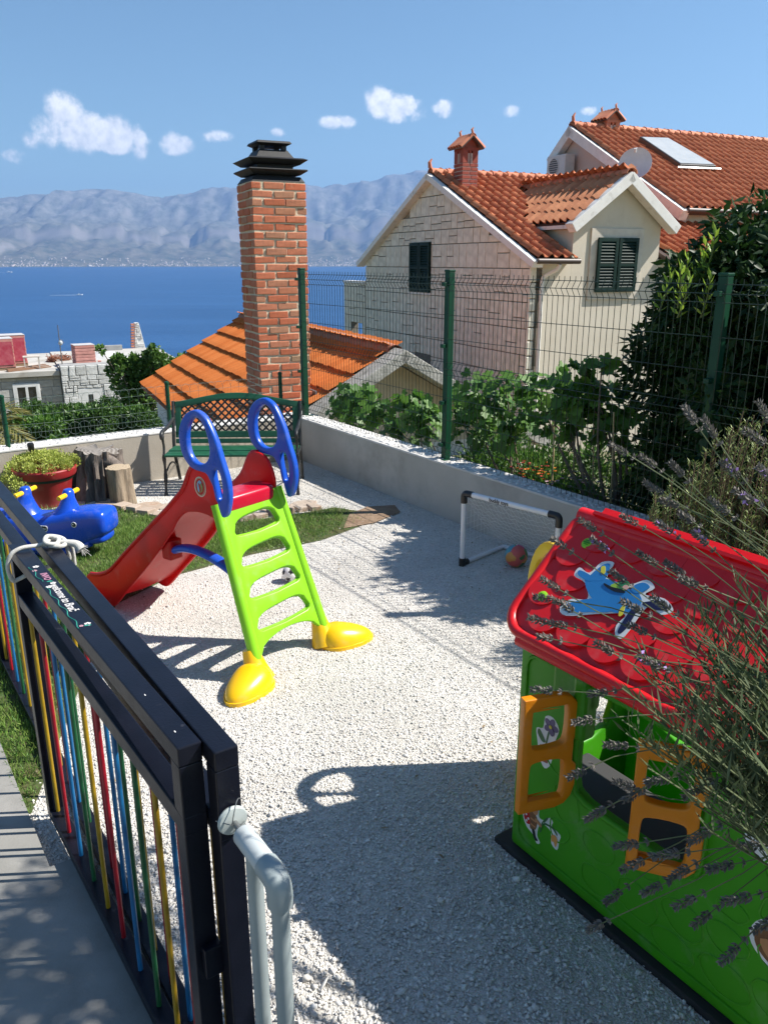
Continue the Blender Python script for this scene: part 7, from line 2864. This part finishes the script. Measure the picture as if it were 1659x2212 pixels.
def build_lavender():
    M_lf = mat('leaf_lavender', (.04, .07, .022), (.12, .155, .065), rough=.6, by='island', scale=4, coord='World', transl=.15)
    M_hd = mat('lavender_calyx', (.09, .085, .075), (.24, .215, .19), rough=.8, by='island', scale=10, transl=.15)
    M_fl = mat('lavender_petal', (.30, .17, .50), (.42, .28, .60), rough=.7, by='island', scale=10, transl=.2)
    M_st = mat('lavender_stem', (.07, .10, .035), (.12, .14, .06), rough=.7, scale=9)
    rr = random.Random(77)
    base = Vector((1.0, .88, BED_Z - .03))
    t = thing('lavender_bush', 'lavender bush leaning into view in front of the playhouse roof', 'lavender', base)
    # foliage: many fine leafy shoots
    parts = []
    tw = MB()
    for k in range(1650):
        a = rr.uniform(0, 6.3)
        s = rr.random() ** .5
        b = Vector((math.cos(a) * .12 * s, math.sin(a) * .12 * s, 0))
        L = rr.uniform(.30, .72)
        d = Vector((math.cos(a) * .95 * s - .38, math.sin(a) * .7 * s + .16, 1.05)).normalized()
        tip = b + d * L
        q = b + d * L * .5 + Vector((0, 0, .03))
        pts = smooth_path([b, q, tip], 6)
        tw.tube(pts[::4] + [pts[-1]], .0013, 4)
        n = 46
        idx = np.linspace(len(pts) * .2, len(pts) - 1.001, n)
        P = np.array([(pts[int(i)] + (pts[int(i) + 1] - pts[int(i)]) * (i - int(i)))[:] for i in idx])
        ang = rng.random(n) * 6.28
        D = np.stack([np.cos(ang) * .8, np.sin(ang) * .8, np.full(n, .9)], 1) + np.array(d[:]) * .5
        parts.append(leaf_arrays(P, D, .038 * (.6 + .7 * rng.random(n)), .0040, .1))
    tw.build('twigs', M_st, t)
    v, f = join_arrays(parts)
    o = link('foliage', mesh_np('foliage', v, f), M_lf, t)
    o['kind'] = 'stuff'

    # flower stems: head positions given as picture points with a distance, plus a random fan
    def spike(tipw, bw, hl, bend, fresh=0.):
        e, b = Vector(tipw) - base, Vector(bw) - base
        mid = (e + b) / 2 + bend
        q = mid + (e - mid) * .6 + Vector((rr.gauss(0, .012), rr.gauss(0, .012), rr.gauss(.008, .012)))
        pts = smooth_path([b, mid, q, e], 8)
        m = MB()
        m.tube(pts[::3] + [pts[-1]], .0011, 4)
        st = m.build('flower_stem', M_st, t)
        d = (pts[-1] - pts[-3]).normalized()
        x, y = perp(d)
        whorls = int(hl / .0042)
        vs = []
        for w in range(whorls):
            f_ = w / max(1, whorls - 1)
            c = e - d * (hl * (1 - f_))
            if w == 0:
                c = c - d * .010
            k = 9
            rad = .0048 * (1 - .45 * abs(f_ * 2 - .8) ** 2)
            ang = rng.random() * 6 + np.arange(k) * (2 * np.pi / k)
            O = np.array([(c + (x * math.cos(q) + y * math.sin(q)) * rad * .4)[:] for q in ang])
            D = np.array([(d * .75 + (x * math.cos(q) + y * math.sin(q)) * .75)[:] for q in ang])
            vs.append(leaf_arrays(O, D, .0085 * (.6 + .7 * rng.random(k)), .0042, .35))
        v_, f_ = join_arrays(vs)
        link('flower_head', mesh_np('flower_head', v_, f_), M_hd, st)
        if fresh:
            O = np.array([(e - d * hl * rr.random() + (x * rr.gauss(0, 1) + y * rr.gauss(0, 1)) * .004)[:] for _ in range(7)])
            v_, f_ = leaf_arrays(O, rand_dirs(7) + np.array([0, 0, .5]), .009, .006, .2)
            link('florets', mesh_np('florets', v_, f_), M_fl, st)
    heads = [  # picture x, y of the tip, distance, head length, fresh
        (1157, 1290, 1.45, .055, 0), (1172, 1252, 1.45, .055, 0), (1255, 1125, 1.5, .05, 0), (1195, 1165, 1.5, .045, 0), (1345, 1115, 1.55, .05, 0), (1205, 1300, 1.4, .05, 0), (1185, 1345, 1.42, .055, 0), (1145, 1335, 1.4, .045, 0),
        (1165, 1375, 1.35, .04, 0), (1320, 1235, 1.45, .05, 0), (1380, 1195, 1.5, .06, 0), (1420, 1130, 1.5, .05, 1), (1280, 1165, 1.5, .05, 1), (1345, 1300, 1.4, .06, 0), (1440, 1215, 1.45, .06, 0), (1500, 1150, 1.45, .05, 1),
        (1320, 960, 1.6, .055, 0), (1385, 985, 1.6, .055, 0), (1450, 1000, 1.5, .05, 0), (1480, 880, 1.55, .06, 0), (1520, 905, 1.5, .06, 0), (1560, 1000, 1.45, .06, 1), (1610, 930, 1.45, .06, 0), (1640, 870, 1.5, .06, 0), (1590, 1060, 1.4, .055, 1), (1535, 1080, 1.45, .06, 0),
        (1395, 1045, 1.5, .055, 0), (1430, 1080, 1.5, .05, 0), (1470, 1110, 1.5, .05, 0), (1640, 1010, 1.35, .05, 1), (1360, 1350, 1.35, .05, 0), (1410, 1290, 1.35, .055, 0), (1470, 1250, 1.35, .05, 0), (1380, 1420, 1.3, .06, 1), (1290, 1390, 1.3, .05, 0),
        # hanging ones
        (1152, 1490, 1.35, .055, 0), (1275, 1500, 1.35, .05, 0), (1240, 1560, 1.25, .05, 0), (1310, 1610, 1.2, .055, 0), (1230, 1680, 1.25, .05, 0), (1270, 1770, 1.2, .06, 0), (1330, 1830, 1.15, .06, 0), (1345, 1880, 1.15, .06, 0), (1420, 1850, 1.1, .055, 0),
        (1445, 1900, 1.1, .06, 0), (1310, 1950, 1.15, .05, 0), (1490, 1820, 1.05, .06, 0), (1530, 1880, 1.05, .06, 0), (1565, 1950, 1.0, .06, 0), (1390, 1930, 1.1, .05, 0), (1350, 1730, 1.15, .05, 0), (1400, 1690, 1.15, .055, 0), (1270, 2010, 1.2, .05, 0),
        (1460, 1960, 1.05, .055, 0), (1600, 1830, 1.0, .06, 0), (1560, 2080, 1.0, .055, 0), (1630, 2010, .95, .06, 0), (1330, 1690, 1.2, .05, 0), (1480, 1720, 1.1, .05, 0), (1500, 2000, 1.05, .05, 0)]
    for (px, py, d, hl, fr) in heads:
        tip = at_y(px, py, d * .86)
        down = py > 1440
        b = base + Vector((rr.uniform(-.10, .10), rr.uniform(-.10, .12), rr.uniform(.05, .22)))
        bend = Vector((rr.uniform(-.05, .05), rr.uniform(-.05, .06), (.14 if down else .03) + rr.uniform(-.02, .08)))
        if py > 1700:
            bend += Vector((-.02, 0, .06))
        spike(tip, b, hl * .68, bend, fr)
    for k in range(60):
        a = rr.uniform(0, 6.3)
        s = rr.uniform(.2, 1)
        tip = base + Vector((math.cos(a) * .55 * s + .05, math.sin(a) * .45 * s, rr.uniform(.5, .82) - .22 * s))
        b = base + Vector((math.cos(a) * .08, math.sin(a) * .08, rr.uniform(.05, .2)))
        spike(tip, b, rr.uniform(.03, .042), Vector((math.cos(a) * .03, math.sin(a) * .03, .05)), rr.random() < .25)


build_lavender()


# ------------------------------------------------------------------ beyond the rear wall, left
def shrub(px, py, d, w, h, label, n, mtl, seed, group='shrubs behind the rear wall', leaf=(.06, .026)):
    c = at_y(px, py, d)
    z0 = terrain_z(c.x, c.y)
    rnd = random.Random(seed)
    cl = [((0, 0, c.z - z0), (w * .6, w * .5, h * .6))]
    for _ in range(14):
        cl.append(((rnd.uniform(-w, w) * .8, rnd.uniform(-w, w) * .5, c.z - z0 + rnd.uniform(-h, h) * .7), (w * .28, w * .28, h * .3)))
    leafy('garden_shrub', label, 'shrub', (c.x, c.y, z0), cl, n, leaf[0], leaf[1], mtl, .02, seed, group, shell=.15)


M_h2 = mat('leaf_hedge_dark', (.03, .085, .014), (.09, .18, .03), rough=.45, by='island', scale=1.5, coord='World', transl=.25)
shrub(75, 930, 9.6, .48, .26, 'leafy green shrub behind the rear wall beside the green post', 6500, M_leaf_hedge, 41)
shrub(185, 915, 9.8, .50, .40, 'tallest leafy shrub behind the rear wall left of the stump', 8000, M_h2, 42)
shrub(262, 915, 10.2, .50, .30, 'light green shrub behind the rear wall above the stump', 6500, M_leaf_hedge, 43)
shrub(318, 925, 9.7, .30, .30, 'dark shrub behind the rear wall beside the white house wall', 4500, M_h2, 44)
shrub(120, 900, 12.5, .7, .25, 'lower shrub row in front of the white stone house', 4500, M_h2, 45)


def build_vine_tree():
    c = at_y(305, 850, 19.5)
    z0 = terrain_z(c.x, c.y)

    def rel(px, py, r, dy=0.):
        p = at_y(px, py, 19.5 + dy)
        r *= 1.15
        return ((p.x - c.x, p.y - c.y, p.z - z0), (r, r * .8, r))
    cl = [rel(300, 850, .36), rel(270, 830, .28), rel(330, 790, .30), rel(345, 830, .32, .3), rel(300, 800, .24), rel(255, 780, .16), rel(275, 880, .28), rel(310, 910, .30), rel(350, 780, .18), rel(375, 790, .16, .5), rel(325, 765, .14), rel(335, 750, .08), rel(290, 780, .16), rel(240, 795, .10), rel(395, 775, .12, .8), rel(345, 880, .25)]
    rnd = random.Random(3)
    for _ in range(30):
        q, r = rnd.choice(cl[:13])
        cl.append(((q[0] + rnd.gauss(0, r[0] * .7), q[1] + rnd.gauss(0, .15), q[2] + rnd.gauss(0, r[0] * .7)), (.10, .10, .09)))
    leafy('leafy_tree', 'bushy green tree between the white house and the orange roof', 'tree', (c.x, c.y, z0), cl, 7500, .10, .075, mat('leaf_tree', (.05, .13, .02), (.15, .26, .05), rough=.5, by='island', scale=1.2, coord='World', transl=.3), .06, 51, shell=.3)


build_vine_tree()


def build_palm():
    c = at_y(-30, 930, 9.2)
    z0 = terrain_z(c.x, c.y)
    t = thing('palm', 'palm with yellowing fronds at the left edge behind the rear wall', 'palm', (c.x, c.y, z0))
    zc = c.z - z0
    MB().tube([(0, 0, -.1), (0, 0, zc * .5), (0, 0, zc)], [.10, .09, .08], 10).build('trunk', M_bark, t, smooth=50)
    M_p = mat('frond', (.13, .17, .035), (.30, .24, .08), rough=.6, by='island', scale=3, transl=.25)
    rr = random.Random(6)
    for k in range(20):
        a = 2 * math.pi * k / 20 + rr.uniform(-.1, .1)
        el = rr.uniform(-.1, 1.1)
        L = rr.uniform(.5, .72)
        d = Vector((math.cos(a) * math.cos(el), math.sin(a) * math.cos(el), math.sin(el)))
        pts = smooth_path([(0, 0, zc), Vector((0, 0, zc)) + d * L * .5 + Vector((0, 0, .03)), Vector((0, 0, zc)) + d * L + Vector((0, 0, -.22))], 8)
        P, D = [], []
        side = d.cross(Vector((0, 0, 1))).normalized()
        for i in range(2, len(pts)):
            tg = (pts[min(i + 1, len(pts) - 1)] - pts[i - 1]).normalized()
            for s in (-1, 1):
                for j in range(3):
                    P.append((pts[i] - tg * .012 * j)[:])
                    D.append((tg * .75 + side * s * .7 + Vector((0, 0, -.1)))[:])
        v, f = leaf_arrays(np.array(P), np.array(D), .22, .012, .2)
        fr = link('frond', mesh_np('frond', v, f), M_p, t)


build_palm()
# pink flower at the left end of the rear wall
_p = thing('pink_flower', 'pink flower at the foot of the left green post', 'flower', G(1.1, 7.86, .475))
_a = np.arange(16) * 2.399
_v, _f = leaf_arrays(np.zeros((16, 3)) + np.array([0, 0, .06]), np.stack([np.cos(_a), np.sin(_a), .3 + .05 * np.arange(16)], 1), .045, .03, .25)
link('petals', mesh_np('petals', _v, _f), mat('petal_pink', (.55, .12, .2), rough=.6, by='island', scale=5), _p)
MB().tube([(0, 0, -.03), (0, 0, .06)], .004, 5).build('stem', M_stem_green, _p)


# ------------------------------------------------------------------ a tree just right of the view: its shade falls on the path
def build_shade_tree():
    base = Vector((3.0, .2, .0))
    rnd = random.Random(8)
    cl = [((-.2, .6, 2.6), (.4, .4, .3))]
    for _ in range(34):
        x, y = rnd.uniform(1.6, 2.35), rnd.uniform(1.75, 2.6)
        cl.append(((x - base.x, y - base.y, 3.25 + .5 * (x - 2.0) + rnd.uniform(-.2, .2)), (rnd.uniform(.10, .2),) * 3))
    leafy('olive_tree', 'tree standing right of the view, its dappled shade lies on the concrete path', 'tree', base, cl, 2700, .075, .022, mat('leaf_olive', (.06, .09, .035), (.14, .17, .09), rough=.5, by='island', scale=2, coord='World', transl=.15), .07, 61, shell=.1)


build_shade_tree()
# ================================================================== the air
def build_haze():
    m = bpy.data.materials.new('haze_air')
    m.use_nodes = True
    nt = m.node_tree
    for n in list(nt.nodes):
        nt.nodes.remove(n)
    out = nt.nodes.new('ShaderNodeOutputMaterial')
    pv = nt.nodes.new('ShaderNodeVolumePrincipled')
    pv.inputs['Color'].default_value = (.27, .51, 1.0, 1)
    pv.inputs['Density'].default_value = HAZE
    pv.inputs['Anisotropy'].default_value = .2
    nt.links.new(pv.outputs[0], out.inputs['Volume'])
    x, y0, y1, z0, z1 = 15600, -500, 16300, SEA_Z - 60, 1400
    o = MB().bx(-x, x, y0, y1, z0, z1).build('haze', m)
    o['kind'] = 'stuff'
    o['label'] = 'pale blue summer haze over the bay'
    o['category'] = 'haze'


HAZE = 7.5e-5
build_haze()
